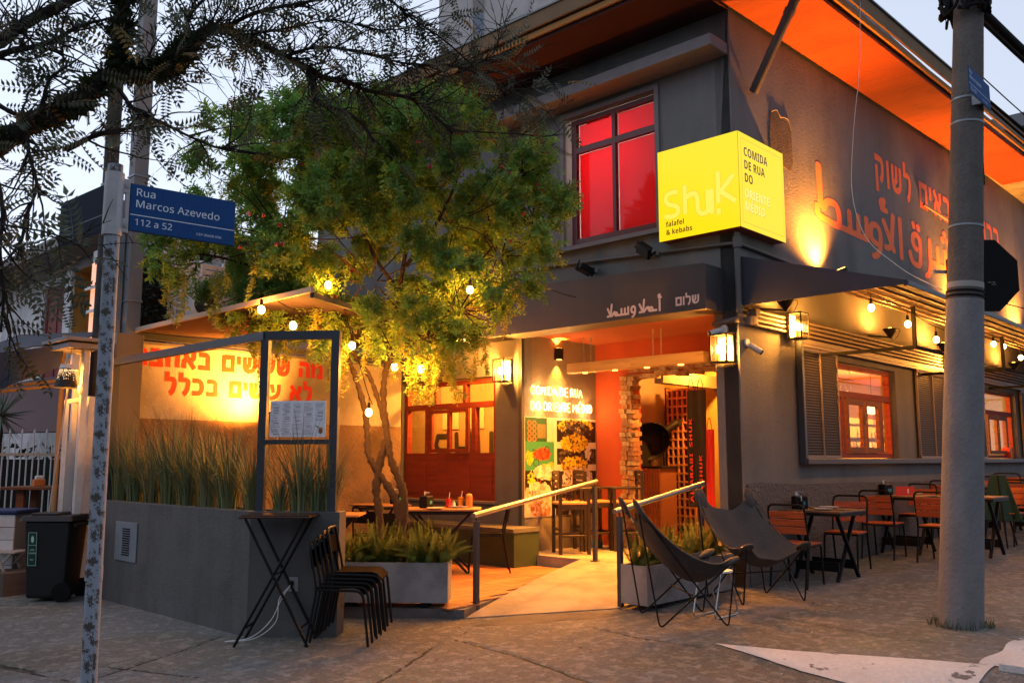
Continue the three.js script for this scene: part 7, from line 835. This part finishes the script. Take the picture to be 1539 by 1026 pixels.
  const deck = part(scene, 'terrace_deck', poly([[-5.3, -6.2], [-4.3, -6.2], [-3.1, -8.2], [-3.1, -13], [-8, -13], [-6.4, -8.6]], -0.2, 0.09), mat([0.12, 0.08, 0.06], { map: rep(T.wood, 0.6) })); deck.userData.kind = 'structure';
}
// ---------- bin and gate pillar ----------
{
  const b = thing('wheelie_bin', 'black wheeled rubbish bin with green and white sticker', 'bin', [-5.0, gh(-5, -5.58), -5.58], -0.81); const prof = (w0, d0, w1, d1, y0, y1) => { const g = new RoundedBoxGeometry(1, 1, 1, 3, 0.05), p = g.attributes.position; for (let i = 0; i < p.count; i++) { const t = p.getY(i) + 0.5; p.setXYZ(i, p.getX(i) * lerp(w0, w1, t), lerp(y0, y1, t), p.getZ(i) * lerp(d0, d1, t)); } g.computeVertexNormals(); return muv(g); };
  part(b, 'body', prof(0.40, 0.34, 0.48, 0.44, 0.03, 0.84), M.bin ??= mat([0.006, 0.0065, 0.007], { roughness: 0.6, bumpMap: rep(T.fine, 3), bumpScale: 0.001 })); const ld = prof(0.58, 0.50, 0.54, 0.44, 0.84, 0.90); part(b, 'lid', [ld, rspan(-0.2, 0.1, 0.895, 0.925, -0.17, 0.17, 0.012), rod([0.30, 0.80, -0.2], [0.30, 0.80, 0.2], 0.016)], M.bin); for (const z of [-0.2, 0.2]) part(b, 'wheel', [rod([0.2, 0.1, z - 0.03], [0.2, 0.1, z + 0.03], 0.1, 0.1, 24), rod([0.2, 0.1, z - 0.035], [0.2, 0.1, z + 0.035], 0.03, 0.03, 12)], M.blackMatte); part(b, 'handle', [rod([0.30, 0.80, -0.16], [0.23, 0.82, -0.16], 0.012), rod([0.30, 0.80, 0.16], [0.23, 0.82, 0.16], 0.012)], M.bin);
  const st = canvas(128, 420, (x, w, h) => { x.fillStyle = '#0d3a30'; x.fillRect(0, 0, w, h); x.strokeStyle = '#9fc8b8'; x.lineWidth = 6; x.strokeRect(8, 8, w - 16, h - 16); x.fillStyle = '#b8d8cc'; x.beginPath(); x.ellipse(64, 90, 20, 42, 0, 0, 7); x.fill(); x.fillRect(8, 160, w - 16, 5); x.font = 'bold 26px sans-serif'; x.fillText('LIXO', 34, 230); x.fillText('COMUM', 20, 270); x.fillText('PEV', 38, 350); }); const sg = flat(0.10, 0.36).rotateX(0.06).translate(-0.14, 0.55, 0.212); part(b, 'sticker', sg, new THREE.MeshStandardMaterial({ map: st, roughness: 0.5 }));
  const g = thing('gate_pillar', 'grey gate pillar with house number thirty at the planter end', 'pillar', [-4.66, -0.15, -5.42]); part(g, 'shaft', rspan(-0.05, 0.3, 0, 1.5, -0.03, 0.06), M.wall); part(g, 'number', flat(0.1, 0.2).rotateY(-Math.PI / 2).translate(-0.054, 1.25, 0.015), paintM(canvas(128, 256, (x) => { x.fillStyle = '#d8d8d8'; x.font = 'bold 150px sans-serif'; x.fillText('3', 4, 170, 56); x.fillText('0', 64, 170, 56); })));
}
// ---------- far buildings ----------
{
  const t = thing('apartment_tower', 'tall beige apartment tower behind the roof', 'building', [36, 0, -36.5], -0.81), m = mat([0.44, 0.40, 0.38], { map: rep(T.mottle, 0.12), roughness: 0.9 }), gl = mat([0.12, 0.14, 0.18], { roughness: 0.15 }), fr = mat([0.2, 0.17, 0.16]);
  part(t, 'wall', [span(-6.2, 14, 0, 60, -10, 0), span(0.6, 3.2, 0, 60, 0, 0.5)], m);
  for (let i = 0; i < 20; i++) { const y = 2 + i * 2.9; part(t, 'stair_panel', span(-3.72, -2.95, y - 0.3, y + 0.9, 0.0, 0.12), fr); const w0 = group(t, 'window'); part(w0, 'pane', span(-3.7, -2.97, y + 0.9, y + 2.5, 0.02, 0.06), gl); for (const x of [0.95, 2.1, 4.2, 5.6]) { const w = group(t, 'window'), z = x < 3.3 ? 0.5 : 0; part(w, 'frame', [span(x, x + 0.9, y + 0.5, y + 0.58, z, z + 0.1), span(x, x + 0.08, y + 0.58, y + 1.7, z, z + 0.08), span(x + 0.82, x + 0.9, y + 0.58, y + 1.7, z, z + 0.08), span(x, x + 0.9, y + 1.7, y + 1.8, z, z + 0.14)], fr); part(w, 'pane', span(x + 0.08, x + 0.82, y + 0.58, y + 1.7, z + 0.01, z + 0.05), gl); } }
  const f = thing('flat_roof_house', 'grey flat-roofed house beyond the end of the eaves', 'building', [20, 0, -4]); part(f, 'wall', span(-1, 12, 0, 10.6, -8, 2.0), mat([0.16, 0.16, 0.18])); part(f, 'roof_slab', rspan(-1.6, 13, 10.6, 11.0, -9, 2.9), mat([0.13, 0.13, 0.14]));
  const rows = [[-9, -26, 7, 5.5, 0.30], [-16, -30, 8, 7, 0.24], [-24, -26, 9, 5, 0.2], [-3, -32, 8, 8, 0.28]]; rows.forEach(([x, z, w, h, c], i) => { const b = thing('street_house', ['low house across the far street end behind the dark hedge', 'taller plain house beyond the terrace', 'low plain house at the far end of the street', 'plain block behind the white neighbour house'][i], 'house', [x, -0.4, z]); part(b, 'wall', span(-w / 2, w / 2, 0, h, -4, 0), mat([c, c * 0.95, c * 0.95], { map: rep(T.stain, 0.3) })); part(b, 'roof', (() => { const g = panel([[-w / 2 - 0.3, h], [w / 2 + 0.3, h], [0, h + 1.4]], [], 4.4); g.translate(0, 0, -4.2); return muv(g); })(), mat([0.12, 0.07, 0.055])); for (const q of [-0.25, 0.2]) { const wi = group(b, 'window'); part(wi, 'frame', span(q * w - 0.5, q * w + 0.5, h * 0.5, h * 0.5 + 1.2, 0, 0.05), M.white); part(wi, 'pane', span(q * w - 0.42, q * w + 0.42, h * 0.5 + 0.08, h * 0.5 + 1.12, 0.03, 0.06), gl); } });
}
// ---------- unseen houses added across both streets, behind the camera: they close the low sky and are mirrored in the panes ----------
[[-3, 19, 20, 5.5, 0.0, 'unseen two-storey house row added across the side street mirrored in the panes'], [14, 19, 11, 5, 0.0, 'unseen low house added across the side street beyond the utility pole'], [-21, -6, 22, 6, 1.57, 'unseen two-storey house row added across the front street mirrored in the red window'], [-22, 12, 11, 5, 1.57, 'unseen low house added at the opposite street corner']].forEach(([x, z, w, h, t, l]) => { const b = thing('unseen_house', l, 'house', [x, -0.5, z], t === 0 ? Math.PI : t); part(b, 'wall', span(-w / 2, w / 2, 0, h, -6, 0), mat([0.2, 0.185, 0.175], { map: rep(T.stain, 0.2) })); part(b, 'roof', (() => { const g = panel([[-6.4, h], [0.5, h], [-3, h + 1.8]], [], w + 0.8); g.rotateY(-Math.PI / 2); g.translate(w / 2 + 0.4, 0, 0); return muv(g); })(), mat([0.13, 0.07, 0.055])); for (let i = 0; i < w / 3 - 1; i++) for (const y of [1.2, 3.4]) { const q = -w / 2 + 1.8 + i * 3, wi = group(b, 'window'); part(wi, 'frame', span(q - 0.6, q + 0.6, y, y + 1.4, 0, 0.06), M.white); part(wi, 'pane', span(q - 0.52, q + 0.52, y + 0.08, y + 1.32, 0.05, 0.07), mat([0.05, 0.06, 0.07], { roughness: 0.1 })); } });
renderer.render(scene, camera);
